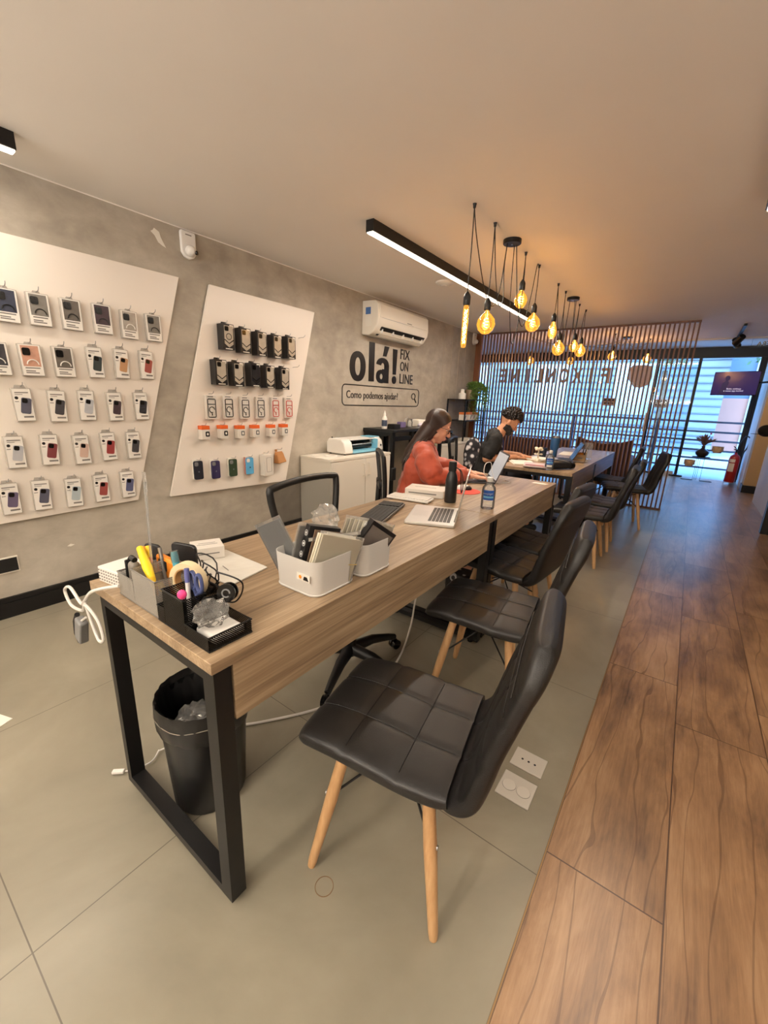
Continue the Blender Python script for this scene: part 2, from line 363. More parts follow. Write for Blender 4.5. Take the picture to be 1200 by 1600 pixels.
def text_mesh(name, body, size, mat, parent=None, M=None, depth=0.002, offset=0.0, sx=1.0, shear=0.0, align='LEFT', space=1.0, obj_parent_inv=False):
    cu = bpy.data.curves.new(name, 'FONT'); cu.body = body; cu.size = size; cu.extrude = depth / 2; cu.offset = offset; cu.shear = shear; cu.align_x = align; cu.space_character = space
    cu.resolution_u = 4
    o = bpy.data.objects.new(name, cu); COL.objects.link(o)
    dg = bpy.context.evaluated_depsgraph_get(); me = bpy.data.meshes.new_from_object(o.evaluated_get(dg))
    bpy.data.objects.remove(o); bpy.data.curves.remove(cu)
    me.name = name
    me.transform(Matrix.Diagonal((sx, 1, 1, 1)))
    if M is not None: me.transform(M)
    me.materials.clear(); me.materials.append(mat)
    r = bpy.data.objects.new(name, me); COL.objects.link(r)
    if parent: r.parent = parent
    return r
# text facing +x on the wall at x0: local x -> +y world, local y -> +z
def wallM(x, y, z): return Matrix.Translation((x, y, z)) @ Matrix(((0, 0, 1, 0), (1, 0, 0, 0), (0, 1, 0, 0), (0, 0, 0, 1)))
# text facing -y (towards the camera), local x -> +x, local y -> +z
def faceM(x, y, z): return Matrix.Translation((x, y, z)) @ Matrix.Rotation(PI / 2, 4, 'X')

def remeshed(name, mb, mat, parent=None, voxel=0.006, smooth=6, factor=0.5):
    me = bpy.data.meshes.new(name + '_src'); me.from_pydata(mb.v, [], mb.f); me.update()
    bm = bmesh.new(); bm.from_mesh(me); bmesh.ops.recalc_face_normals(bm, faces=bm.faces); bm.to_mesh(me); bm.free()
    o = bpy.data.objects.new(name + '_src', me); COL.objects.link(o)
    r = o.modifiers.new('r', 'REMESH'); r.mode = 'VOXEL'; r.voxel_size = voxel; r.use_smooth_shade = True
    if smooth: s_ = o.modifiers.new('s', 'SMOOTH'); s_.iterations = smooth; s_.factor = factor
    dg = bpy.context.evaluated_depsgraph_get(); m2 = bpy.data.meshes.new_from_object(o.evaluated_get(dg))
    bpy.data.objects.remove(o); bpy.data.meshes.remove(me)
    m2.name = name; m2.materials.clear(); m2.materials.append(mat)
    for p in m2.polygons: p.use_smooth = True
    q = bpy.data.objects.new(name, m2); COL.objects.link(q)
    if parent: q.parent = parent
    return q
def limb(mb, pts, rs, n=14):
    for i in range(len(pts) - 1):
        mb.tube([pts[i], pts[i + 1]], [rs[i], rs[i + 1]], n)
    for p, r in zip(pts, rs): mb.ball(tuple(p), r, n, 10)
    return mb

# ================================================================ THE ROOM
struct(MB().box(-0.05, 3.016, -3.0, 6.86, -0.05, 0.0).box(-2.7, 3.016, 6.86, 10.95, -0.05, 0.0).build('floor', M_TILE))
struct(MB().box(3.016, 5.3, -3.0, 10.95, -0.05, 0.0).build('floor_walkway', M_WT))
struct(MB().box(3.0145, 3.0185, -3.0, 10.9, -0.01, 0.0012).build('trim_1', pm('brass_edge', (150, 120, 84), 0.4, 0.6)))
struct(MB().box(-0.05, 5.3, -3.0, 6.86, ZC, ZC + 0.12).box(-2.7, 5.3, 6.86, 8.6, ZC, ZC + 0.12).build('ceiling', M_CEIL))
struct(MB().box(-2.7, 5.3, 8.5, 11.0, 2.60, 2.70).build('ceiling_entrance', M_CEIL))
struct(MB().box(-0.12, 0.0, -3.0, 6.95, -0.05, 2.70).build('wall_left', M_CEM))
M_FARW = pm('lounge_wall_paint', (206, 200, 196), 0.8)
struct(MB().box(-2.8, -2.7, 6.9, 11.0, -0.05, 2.70).build('wall_lounge_left', M_FARW)); struct(MB().box(-2.7, -0.12, 6.86, 6.95, -0.05, 2.70).build('wall_lounge_near', M_FARW))
struct(MB().box(-0.12, 5.3, -3.1, -3.0, -0.05, 2.70).build('wall_back', pm('back_wall_paint', (196, 186, 172), 0.8)))
M_RW = pm('right_wall_plaster', (186, 180, 170), 0.6, var=0.12, vscale=4.0)
struct(MB().box(5.2, 5.3, -3.1, 6.4, -0.05, 2.70).build('wall_right', M_RW))
struct(MB().box(4.165, 4.30, 6.46, 8.74, -0.05, 2.70).box(4.30, 5.2, 6.40, 6.50, -0.05, 2.7).build('wall_right_middle', M_RW))
struct(MB().box(4.27, 4.40, 8.60, 10.95, -0.05, 2.70).build('wall_right_recess', M_RW))
col = MB().box(4.09, 4.27, 9.6, 9.9, -0.05, 2.65).build('wall_column', pm('column_beige', (176, 146, 108), 0.7)); struct(col)
struct(MB().box(4.09, 4.28, 9.9, 10.95, -0.05, 2.65).build('wall_entrance_right', pm('entrance_wall_paint', (214, 214, 212), 0.6)))
struct(MB().box(4.075, 4.285, 9.575, 9.6, 0.0, 0.13).box(4.075, 4.09, 9.6, 9.9, 0, 0.13).build('baseboard_column', M_BASE))
struct(MB().box(4.03, 4.16, 6.36, 6.46, 0.0, 2.469).build('door_2_frame', M_BLKM))
struct(MB().box(4.16, 5.2, 6.38, 6.40, 0.0, 2.2).build('door_2', pm('dark_door', (30, 29, 30), 0.35)))
struct(MB().box(0.0, 0.018, -3.0, 6.8, 0.0, 0.125).box(0.0, 0.024, -3.0, 6.8, 0.0, 0.095).build('baseboard_left', M_BASE))
struct(MB().box(0.0, 0.003, -3.0, 6.8, ZC - 0.006, ZC).build('trim_2', M_CEIL))

# marks left on the cement wall
pl = MB().at((0.001, 1.63, 2.365))
pl.prism([(-0.02, 0.045), (0.012, 0.03), (0.02, 0.0), (0.05, -0.055), (0.03, -0.05), (0.0, -0.035), (-0.02, 0.0), (-0.045, 0.02), (-0.03, 0.03)], 0, 0.0015, 'yz')
o = pl.build('plaster_patch', M_PAPER); tag(o, 'small white plaster patch on the cement wall left of the motion sensor', 'patch'); struct(o)
o = MB().at((0.001, 0.86, 0.36)).prism([(-0.02, 0.0), (0.0, 0.012), (0.022, 0.002), (0.0, -0.006)], 0, 0.0015, 'yz').build('plaster_chip', M_PAPER); struct(o)
o = MB().box(0.0, 0.008, 0.43, 0.588, 0.275, 0.372).build('wall_outlet_plate', M_WHT); ro = tag(o, 'blank black outlet plate with pale edge low on the cement wall under the left panel', 'outlet')
MB().box(0.006, 0.011, 0.44, 0.582, 0.283, 0.365).build('cover', M_BLKP, ro)

# glass shop front
GY = 10.9
struct(MB().box(-2.7, 4.3, GY - 0.06, GY + 0.06, 2.40, 2.60).build('door_1_header', M_BLKM))
fm = MB()
for x in (-2.70, -1.45, -0.20, 1.07, 2.35): fm.box(x, x + 0.035, GY - 0.02, GY + 0.02, 0.0, 2.40)
fm.box(-2.7, 3.04, GY - 0.02, GY + 0.02, 0.0, 0.03)
struct(fm.build('window_1_frame', M_BLKM))
for i, (a, b_) in enumerate(((1.105, 2.35), (2.385, 3.04), (-0.165, 1.07), (-1.415, -0.20), (-2.665, -1.45))):
    struct(MB().box(a, b_, GY - 0.004, GY + 0.004, 0.03, 2.40).build('window_%d' % (i + 1), M_GLASS))
struct(MB().box(3.04, 3.095, GY - 0.03, GY + 0.03, 0.0, 2.40).box(3.99, 4.05, GY - 0.03, GY + 0.03, 0.0, 2.40).box(4.05, 4.09, GY - 0.05, GY + 0.05, 0, 2.4).build('door_1_frame', M_BLKM))
dr = thing('glass_door', 'open glass door with black pivot shoe at its foot beside the wooden screen', 'door', (3.05, GY - 0.09, 0)); dr['kind'] = 'structure'
MB().box(-0.85, 0.0, -0.004, 0.004, 0.10, 2.36).build('pane', M_GLASS, dr)
MB().box(-0.30, -0.03, -0.015, 0.015, 0.0, 0.10).build('bottom_clamp', M_STEEL, dr)
MB().box(-0.10, 0.14, -0.03, 0.03, 0.0, 0.03).build('pivot_shoe', M_BLKP, dr)
MB().box(-0.75, -0.72, -0.03, 0.03, 0.9, 1.3).build('pull_handle', M_STEEL, dr)

# ---------------------------------------------------------------- outside
M_EXTW = pm('outside_render_wall', (118, 124, 134), 0.85, var=0.12, vscale=1.5)
struct(MB().box(-12, 16, 10.96, 40, -0.12, -0.03).build('ground_outside', pm('outside_pavement', (170, 174, 178), 0.8, var=0.08, vscale=2.0)))
eb = thing('building', 'pale grey building across the street with long horizontal siding', 'building', (-1.5, 17.0, -0.03))
MB().box(-8.0, 5.3, 0, 2.0, 0, 5.2).build('wall', M_EXTW, eb)
sd = MB()
for k in range(22): sd.box(-8.0, 5.3, -0.05, -0.001, 0.15 + k * 0.235, 0.19 + k * 0.235)
sd.build('siding', pm('siding_grey', (92, 100, 112), 0.8), eb)
for k, x in enumerate((-6.2, -3.6, -0.6, 2.2)):
    w = MB().box(x, x + 1.3, -0.06, -0.002, 1.2, 2.9).build('window', pm('far_window', (150, 166, 178), 0.25), eb)
eb2 = thing('building', 'salmon pink house front with white pillar seen beyond the entrance door', 'building', (5.2, 20.0, -0.03))
MB().box(-1.5, 1.6, 0, 2, 0, 1.9).build('wall', pm('pink_render', (184, 128, 110), 0.85), eb2)
MB().box(-0.55, 0.15, -0.1, 0, 0, 4.6).build('pillar', pm('white_render', (176, 180, 184), 0.8), eb2)
MB().box(-1.5, 4.0, 0.05, 2, 1.9, 4.0).build('upper_wall', pm('upper_render', (98, 112, 132), 0.8), eb2)
MB().box(0.3, 1.2, -0.04, 0.05, 2.3, 3.3).build('window', pm('far_window_dark', (84, 96, 112), 0.3), eb2)
# front railing
rl = thing('railing', 'low grey metal railing of horizontal bars outside the glass front', 'railing', (0, 11.5, 0))
for z in (1.153, 0.944, 0.755, 0.551, 0.366, 0.166): MB().box(-3.5, 4.3, -0.012, 0.012, z - 0.02, z + 0.02).build('rail', pm('rail_grey', (92, 100, 112), 0.5, 0.3), rl)
for x in (-3.5, -1.2, 0.7, 2.5, 4.28): MB().box(x, x + 0.05, -0.02, 0.02, -0.03, 1.19).build('post', pm('rail_grey', (92, 100, 112)), rl)
def tree(x, y, h, r, lab, seed):
    random.seed(seed); t = thing('tree', lab, 'tree', (x, y, -0.03), group='street trees beyond the glass front')
    MB().tube(bez([(0, 0, 0), (0.05, 0, h * 0.4), (-0.03, 0.05, h * 0.75)]), 0.07, 8).build('trunk', pm('bark', (92, 76, 62), 0.9), t)
    lf = MB()
    for i in range(900):
        d = Vector((random.gauss(0, 1), random.gauss(0, 1), random.gauss(0, 1))).normalized() * r * random.uniform(0.35, 1.0)
        c = Vector((d.x, d.y, h + d.z * 0.7)); a = Vector((random.uniform(-1, 1), random.uniform(-1, 1), random.uniform(-1, 1))).normalized() * 0.11; b_ = a.orthogonal().normalized() * 0.05
        lf.add([tuple(c - a), tuple(c + b_), tuple(c + a), tuple(c - b_)], [(0, 1, 2, 3)])
    lf.build('foliage', pm('leaf_green', (96, 120, 88), 0.7, var=0.3, vscale=3), t)
tree(4.6, 16.0, 3.6, 1.3, 'small leafy street tree behind the hanging television', 3)
tree(2.3, 14.6, 3.3, 1.0, 'loose leafy tree seen between the screen slats', 4)

# sliding letters on the glass, read from the street side
M_WOODL = pm('letter_wood', (228, 188, 142), 0.6)
sg = thing('glass_front_lettering', 'mirrored wooden FIX ONLINE lettering on the glass front behind the slatted screen', 'sign', (1.50, GY - 0.06, 1.915))
for k, ch in enumerate('FIXONLINE'):
    g = text_mesh('letter', ch, 0.45, M_WOODL, sg, depth=0.03, offset=0.012)
    w0 = min(v.co.x for v in g.data.vertices); w1 = max(v.co.x for v in g.data.vertices); s_ = min(1.0, 0.21 / (w1 - w0))
    g.data.transform(Matrix.Translation((-(w0 + w1) / 2, 0, 0))); g.data.transform(Matrix.Rotation(PI / 2, 4, 'X')); g.data.transform(Matrix.Diagonal((-s_, 1, 1, 1)))
    g.location = (-0.12 - 0.297 * k, 0, 0)
lg = thing('logo_plate', 'beige shield shaped logo plate hanging high on the glass front', 'sign', (2.05, GY - 0.12, 1.98))
shp = [(-0.22, 0.20), (-0.16, 0.29), (0.06, 0.30), (0.22, 0.27), (0.24, 0.05), (0.21, -0.10), (0.06, -0.17), (-0.07, -0.15), (-0.19, 0.0)]
MB().prism(shp, -0.015, 0.015, 'xz').build('plate', pm('logo_beige', (222, 190, 168), 0.6), lg)
ed = MB().tube([(x * 0.86, -0.02, z * 0.86 + 0.01) for x, z in shp[6:] + shp[:1]], 0.012, 6).build('white_outline', M_SCR, lg)
for k, (x, z) in enumerate(((1.53, 1.50), (2.53, 1.50))):
    s_ = thing('door_sticker', ('small beige and dark sticker grid on the glass, the one nearer the sofa' if k == 0 else 'small beige and dark sticker grid on the glass, the one nearer the entrance door'), 'sticker', (x, GY - 0.01, z))
    MB().cbox((0, 0, 0), (0.24, 0.002, 0.17)).build('backing', pm('sticker_beige', (196, 170, 140), 0.6), s_)
    q = MB()
    for i in range(3): q.cbox((-0.075 + i * 0.075, -0.002, 0.045), (0.055, 0.002, 0.05)); q.cbox((-0.075 + i * 0.075, -0.002, -0.03), (0.03, 0.002, 0.03))
    q.build('print', M_INK, s_)

# ---------------------------------------------------------------- slatted screen
scr = thing('slatted_screen', 'tall dark wood screen of thin vertical slats dividing the room', 'screen', (0, 6.856, 0))
MB().box(0.0, 0.10, -0.03, 0.03, 0, ZC).build('wall_board', m_oak('screen_board', 2, (92, 56, 34), (118, 72, 44), (138, 88, 56), 1.0, 0.5), scr)
MB().box(0.0, 3.012, -0.02, 0.02, ZC - 0.022, ZC).build('top_rail', M_OAKZ, scr)
MB().box(0.0, 3.012, -0.02, 0.02, 0.0, 0.022).build('bottom_rail', M_OAKZ, scr)
sl0 = MB().box(0, 0.019, -0.018, 0.018, 0.022, ZC - 0.022).build('slat', M_OAKZ, scr); sl0.location = (0.1365, 0, 0)
for k in range(1, 55):
    c = sl0.copy(); COL.objects.link(c); c.parent = scr; c.location = (0.1365 + 0.05285 * k, 0, 0)
# thin pale stripes painted on the cement wall near the screen
for k, y in enumerate((5.72, 5.98, 6.22, 6.45)):
    struct(MB().box(0.0, 0.004, y, y + 0.012, 1.36, ZC - 0.02).build('trim_%d' % (k + 3), pm('pale_strip', (176, 166, 150), 0.5)))

# ---------------------------------------------------------------- ceiling fixtures
def linear(name, label, x0, x1, y0, y1, lamp):
    t = thing(name, label, 'ceiling light', ((x0 + x1) / 2, (y0 + y1) / 2, ZC))
    w = (x1 - x0) / 2; l = (y1 - y0) / 2
    MB().box(-w, w, -l, l, -0.07, -0.001).build('housing', M_BLKM, t)
    MB().box(-w + 0.008, w - 0.008, -l + 0.004, l - 0.004, -0.077, -0.0701).build('diffuser', M_EMIT, t)
    lamp.parent = t; lamp.location = (0, 0, -0.084)
linear('linear_light', 'long black linear ceiling light glowing white above the cement wall side', 1.212, 1.272, 2.364, 5.692, LA)
linear('linear_light', 'tip of a linear ceiling light at the right edge above the walkway', 3.245, 3.305, 0.2, 3.20, LB)
linear('linear_light', 'end of a black linear ceiling light in the left corner by the case panel', 0.355, 0.415, -2.3, 0.80, LC)
linear('linear_light', 'added, unseen linear ceiling light behind the photographer', 2.17, 2.23, -2.8, -0.4, LD)

cv = MB().box(0.2, 4.8, -3.0, -2.76, 1.66, 1.675).box(0.2, 4.8, -2.775, -2.76, 1.66, 1.74).build('fill_lamp_shelf', M_WHT); cv['kind'] = 'structure'  # unseen shelf added to house the ceiling fill lamp
sm = thing('smoke_detector', 'round white ceiling detector beside the long linear light', 'detector', (0.98, 3.86, ZC))
MB().at((0, 0, 0), (PI, 0, 0)).lathe([(0.085, 0.0), (0.085, 0.012), (0.07, 0.022), (0.045, 0.03), (0.0, 0.032)], 28, False).build('cover', M_WP, sm, True)
MB().at((0, 0, -0.025), (PI, 0, 0)).lathe([(0.03, 0), (0.03, 0.012), (0.0, 0.014)], 20, False).build('sensor', M_WP, sm, True)

def sensor(y, z, label):
    t = thing('motion_sensor', label, 'sensor', (0, y, z))
    MB().prism([(-0.05, 0.085), (0.05, 0.085), (0.055, 0.07), (0.055, -0.05), (0.035, -0.08), (0, -0.092), (-0.035, -0.08), (-0.055, -0.05), (-0.055, 0.07)], 0.001, 0.028, 'yz').build('body', M_WP, t, bevel=0.006)
    MB().ball((0.045, 0.0, -0.042), 0.036, 20, 12).build('camera_ball', M_WP, t, True)
    MB().at((0.066, 0.024, -0.05), (0, PI / 2, 0.6)).lathe([(0.0, 0.0), (0.014, 0.0), (0.014, 0.012), (0, 0.012)], 18).build('lens', M_BLKG, t, True)
    MB().box(0.028, 0.030, -0.022, 0.022, 0.058, 0.064).build('slot', M_GREYINK, t)
sensor(1.835, 2.368, 'white motion sensor with round camera eye high on the cement wall above the panels')
sensor(6.72, 2.372, 'white wall camera high in the far corner beside the wooden screen')

# pendants: lines of cable hooked to the ceiling from a round canopy
def bulb(t, kind):
    n = 22
    MB().lathe([(0.0, 0.0), (0.006, 0.0), (0.018, -0.018), (0.022, -0.03), (0.022, -0.07), (0.019, -0.078), (0.0, -0.078)], 20, False).build('socket', M_BLKP, t, True)
    if kind == 'tube': pr = [(0.0, -0.32), (0.012, -0.318), (0.017, -0.30), (0.018, -0.11), (0.015, -0.085), (0.013, -0.075)]
    elif kind == 'small': pr = [(0.0, -0.205), (0.02, -0.20), (0.042, -0.175), (0.05, -0.145), (0.04, -0.115), (0.02, -0.092), (0.013, -0.075)]
    elif kind == 'pear': pr = [(0.0, -0.23), (0.02, -0.225), (0.036, -0.20), (0.042, -0.17), (0.034, -0.13), (0.018, -0.09), (0.013, -0.075)]
    else: pr = [(0.0, -0.225), (0.025, -0.22), (0.05, -0.198), (0.0615, -0.165), (0.055, -0.13), (0.032, -0.102), (0.017, -0.09), (0.013, -0.075)]
    MB().lathe(pr, 26, False).build('glass', M_AMBER, t, True)
    f = MB()
    zc = (pr[0][1] - 0.075) / 2; hh = abs(pr[0][1] + 0.075) / 2
    if kind == 'tube':
        f.tube([(0.009 * math.cos(a * 1.1), 0.009 * math.sin(a * 1.1), -0.10 - a * 0.0052) for a in range(38)], 0.0018, 5)
        f.tube([(-0.009 * math.cos(a * 1.1), 0.009 * math.sin(a * 1.1), -0.10 - a * 0.0052) for a in range(38)], 0.0018, 5)
    else:
        rr = 0.018 if kind != 'small' else 0.022
        f.tube([(rr * math.cos(a * 0.9) * (1 - abs(a - 12) / 20), rr * math.sin(a * 0.9), zc - hh * 0.45 + a * hh * 0.036) for a in range(25)], 0.0022, 5)
        f.tube([(0.004, 0, -0.08), (0.006, 0, zc + hh * 0.45)], 0.0008, 4)
    f.build('filament', M_FIL, t)
    L = light('bulb_light', 'POINT', (0, 0, zc), PEND_W, (1.0, 0.60, 0.28), radius=0.03); L.parent = t
PEND_W = 1.25
def pendant(top, bottom_z, kind, label, canopy, swoop):
    x, y, zt = top
    t = thing('pendant_bulb', label, 'pendant lamp', (x, y, bottom_z), group=None)
    z0 = zt - bottom_z
    bulb(t, kind)
    MB().lathe([(0.008, z0 - 0.022), (0.009, z0 - 0.01), (0.012, z0), (0.0, z0)], 10).build('ceiling_hook', M_BLKP, t, True)
    cx, cy, cz = canopy; c = (cx - x, cy - y, cz - bottom_z)
    MB().tube([(0, 0, -0.002), (0.002, 0.001, z0 * 0.5), (0.0, 0.0, z0 - 0.02)], 0.0032, 6).build('drop_cable', M_BLKP, t, True)
    MB().tube(bez([(0.0, 0.0, z0 - 0.02)] + [(c[0] * u + dx, c[1] * u, z0 - d) for u, dx, d in swoop] + [c]), 0.0032, 6).build('swag_cable', M_BLKP, t, True)
    return t
def canopy(y, label):
    t = thing('pendant_canopy', label, 'ceiling rose', (1.895, y, ZC))
    MB().at((0, 0, 0), (PI, 0, 0)).lathe([(0.0, 0.0), (0.062, 0.0), (0.062, 0.024), (0.058, 0.028), (0.0, 0.028)], 32, False).build('plate', M_BLKM, t, True)
    MB().at((0, 0, -0.028), (PI, 0, 0)).lathe([(0.006, 0.0), (0.006, 0.004), (0.0, 0.004)], 12, False).build('screw', M_STEEL, t, True)
canopy(3.147, 'round black ceiling rose of the nearer pendant cluster')
canopy(5.007, 'round black ceiling rose of the farther pendant cluster')
CN = (1.875, 3.11, ZC - 0.026); CF = (1.875, 4.97, ZC - 0.026)
pendant((1.898, 2.508, ZC), 2.01, 'tube', 'long tubular filament bulb, the nearest pendant of the row', CN, [(0.12, 0.0, 0.16), (0.45, 0.0, 0.40), (0.72, 0.0, 0.46), (0.9, 0.0, 0.34)])
pendant((1.900, 2.817, ZC), 2.035, 'globe', 'globe filament bulb hanging next after the tubular bulb', (CN[0], CN[1], CN[2]), [(0.3, 0.0, 0.24), (0.55, 0.02, 0.44), (0.8, 0.03, 0.40), (0.95, 0.0, 0.2)])
pendant((1.899, 3.432, ZC), 2.285, 'small', 'small amber bulb hung highest in the nearer cluster', (1.90, 3.18, CN[2]), [(0.15, 0.02, 0.22), (0.35, 0.03, 0.52), (0.6, 0.02, 0.66), (0.85, 0.0, 0.40)])
pendant((1.899, 3.776, ZC), 2.185, 'globe', 'amber globe bulb, the last of the nearer cluster', (1.92, 3.17, CN[2]), [(0.1, 0.0, 0.02), (0.22, 0.0, 0.26), (0.42, 0.0, 0.50), (0.7, 0.0, 0.42), (0.92, 0.0, 0.15)])
pendant((1.896, 4.397, ZC), 2.215, 'pear', 'bright pear shaped bulb, the nearest of the farther cluster', CF, [(0.1, 0.0, 0.14), (0.35, 0.0, 0.40), (0.7, 0.0, 0.66), (0.92, 0.0, 0.35)])
pendant((1.890, 4.707, ZC), 2.09, 'globe', 'glowing globe bulb hung lowest in the farther cluster', CF, [(0.2, 0.0, 0.25), (0.5, 0.02, 0.52), (0.85, 0.0, 0.30)])
pendant((1.892, 5.332, ZC), 2.17, 'small', 'small amber bulb hung close beside the last globe bulb', (1.92, 5.04, CF[2]), [(0.15, 0.0, 0.22), (0.45, 0.0, 0.50), (0.8, 0.0, 0.35)])
pendant((1.895, 5.664, ZC), 2.17, 'globe', 'amber globe bulb, the farthest of the row before the screen', (1.91, 5.03, CF[2]), [(0.08, 0.0, 0.05), (0.3, 0.0, 0.45), (0.55, 0.0, 0.62), (0.85, 0.0, 0.35)])
# a third cluster hangs beyond the screen
PEND_W = 5.0
canopy2 = thing('pendant_canopy', 'round black ceiling rose beyond the screen slats', 'ceiling rose', (2.06, 8.0, ZC))
MB().at((0, 0, 0), (PI, 0, 0)).lathe([(0.0, 0.0), (0.08, 0.0), (0.08, 0.02), (0.0, 0.02)], 24, False).build('plate', M_BLKM, canopy2, True)
for (x, y, z, lab) in ((1.95, 7.6, 2.30, 'small glowing bulb beyond the screen, left of the logo plate'), (2.36, 8.3, 2.32, 'small glowing bulb beyond the screen, right of the logo plate'), (1.25, 8.0, 2.28, 'glowing bulb beyond the middle of the screen'), (0.72, 7.5, 2.25, 'bright glowing bulb beyond the left part of the screen')):
    pendant((x, y, ZC), z, 'globe', lab, (2.06, 8.0, ZC - 0.02), [(0.3, 0, 0.12), (0.7, 0, 0.14)])

# spotlight track beyond the screen end
tk = thing('track_light', 'black ceiling track with two lit spot heads near the entrance', 'ceiling light', (3.47, 8.0, ZC))
MB().box(-0.017, 0.017, -0.7, 0.6, -0.03, 0).build('track', M_BLKM, tk)
for y, a in ((0.15, 0.5), (0.45, -0.4)):
    h = MB().at((0, y, -0.10), (1.0, 0, a)).lathe([(0.0, 0.09), (0.04, 0.09), (0.046, -0.06), (0.043, -0.062), (0.0, -0.050)], 18, False).build('spot_head', M_BLKM, tk, True)
    MB().at((0, y, -0.10), (1.0, 0, a)).lathe([(0.0, -0.0525), (0.04, -0.053)], 18, False).build('lens', pm('spot_glow', (255, 240, 200), emit=(255, 226, 170), es=14.0), h)
    MB().cyl((0, y, -0.03), (0, y, -0.09), 0.008).build('stem', M_BLKM, tk)
s1 = light('track_spot', 'SPOT', (3.47, 8.3, ZC - 0.15), 30, (1, 0.86, 0.62), rot=(math.radians(40), 0, 0), spot=math.radians(100), radius=0.03)
LG = light('step_cove_lamp', 'AREA', (2.4, 8.66, 2.485), 9, (1.0, 0.80, 0.50), 3.4, 0.03, rot=(math.radians(150), 0, 0))
struct(MB().box(0.6, 4.2, 8.60, 8.70, 2.455, 2.469).build('trim_9', M_CEIL))
es = thing('hanging_sign', 'small hanging ceiling sign ending in ERA at the right edge', 'sign', (3.66, 9.0, 2.36))
text_mesh('letters', 'ESPERA', 0.085, M_INK, es, M=faceM(0.36, 0, 0.03) @ Matrix.Diagonal((-1, 1, 1, 1)), depth=0.012, offset=0.002)
MB().box(0.0, 0.36, -0.004, 0.004, 0.012, 0.020).build('bar', M_BLKM, es)
for x in (0.02, 0.34): MB().cyl((x, 0, 0.01), (x, 0, 2.60 - 2.36), 0.002, n=6).build('wire', M_BLKM, es)

# air conditioner
ac = thing('air_conditioner', 'white split air conditioner mounted high on the cement wall over the black lettering', 'air conditioner', (0, 3.82, 2.05))
pf = [(0.0, 0.0), (0.10, -0.01), (0.165, 0.025), (0.215, 0.10), (0.225, 0.16), (0.215, 0.30), (0.18, 0.335), (0.0, 0.34)]
MB().prism([(x, z) for x, z in pf], 0.0, 1.06, 'xz').build('body', pm('ac_white', (232, 226, 214), 0.32), ac, bevel=0.008)
MB().box(0.216, 0.229, 0.03, 1.03, 0.165, 0.30).build('front_panel', pm('ac_white', (232, 226, 214)), ac, bevel=0.006)
MB().add([(0.120, 0.09, 0.005), (0.120, 1.0, 0.005), (0.208, 1.0, 0.082), (0.208, 0.09, 0.082), (0.125, 0.09, -0.002), (0.125, 1.0, -0.002), (0.214, 1.0, 0.076), (0.214, 0.09, 0.076)], [(0, 1, 2, 3), (4, 5, 6, 7), (0, 1, 5, 4), (2, 3, 7, 6), (1, 2, 6, 5), (0, 3, 7, 4)]).build('air_outlet', M_BLKP, ac)
v = MB().add([(0.140, 0.10, -0.015), (0.140, 0.99, -0.015), (0.186, 0.99, 0.012), (0.186, 0.10, 0.012), (0.142, 0.10, -0.010), (0.142, 0.99, -0.010), (0.188, 0.99, 0.018), (0.188, 0.10, 0.018)], [(0, 1, 2, 3), (4, 5, 6, 7), (0, 1, 5, 4), (2, 3, 7, 6), (1, 2, 6, 5), (0, 3, 7, 4)]).build('louver', pm('ac_white', (232, 226, 214)), ac)
q = MB()
for k in range(5): q.box(0.15, 0.20, 0.12 + 0.21 * k, 0.128 + 0.21 * k, 0.02, 0.06)
q.build('louver_blades', M_WP, ac)
MB().box(0.2295, 0.2305, 0.56, 0.66, 0.178, 0.186).build('badge', M_GREYINK, ac)
MB().box(0.231, 0.232, 0.06, 0.70, 0.163, 0.167).build('trim_strip', M_STEEL, ac)
MB().box(0.05, 0.12, -0.0015, 0.0, 0.20, 0.27).build('energy_label', pm('label_blue', (70, 110, 170), 0.5), ac)
MB().box(0.05, 0.13, -0.0015, 0.0, 0.08, 0.18).build('spec_label', M_PAPER, ac)

# wall lettering
wl = thing('wall_lettering', 'black wall lettering ola! FIX ON LINE above a drawn search box', 'lettering', (0, 0, 0))
def wt(name, body, y0, y1, z0, z1, off=0.0, mat=M_INK):
    g = text_mesh(name, body, 0.2, mat, wl, depth=0.004, offset=off)
    vs = g.data.vertices; a0 = min(v.co.x for v in vs); a1 = max(v.co.x for v in vs); c0 = min(v.co.y for v in vs); c1 = max(v.co.y for v in vs)
    g.data.transform(Matrix.Translation((-a0, -c0, 0))); g.data.transform(Matrix.Diagonal(((y1 - y0) / (a1 - a0), (z1 - z0) / (c1 - c0), 1, 1))); g.data.transform(wallM(0.003, y0, z0))
    return g
X0, X1 = 0.001, 0.006
MB().ring2d((3.759, 1.709), (0.139, 0.160), (0.050, 0.096), X0, X1, pw=0.92).build('letter', M_INK, wl)
MB().box(X0, X1, 3.958, 4.060, 1.562, 1.992).build('letter', M_INK, wl)
la = MB().box(X0, X1, 4.262, 4.356, 1.556, 1.762).ring2d((4.228, 1.748), (0.128, 0.094), (0.034, 0.036), X0, X1, 0, 172, 22, 0.9).ring2d((4.204, 1.628), (0.104, 0.078), (0.030, 0.032), X0, X1 - 0.0003, pw=0.92).box(X0, X1 - 0.0005, 4.22, 4.27, 1.675, 1.715).build('letter', M_INK, wl)
MB().prism([(4.228, 1.862), (4.294, 1.862), (4.350, 1.978), (4.258, 1.978)], X0, X1, 'yz').build('accent', M_INK, wl)
MB().prism([(4.444, 1.668), (4.512, 1.668), (4.528, 1.966), (4.430, 1.966)], X0, X1, 'yz').build('letter', M_INK, wl)
MB().prism([(4.478 + 0.047 * math.cos(q * PI / 12), 1.603 + 0.047 * math.sin(q * PI / 12)) for q in range(24)], X0, X1, 'yz').build('point', M_INK, wl)
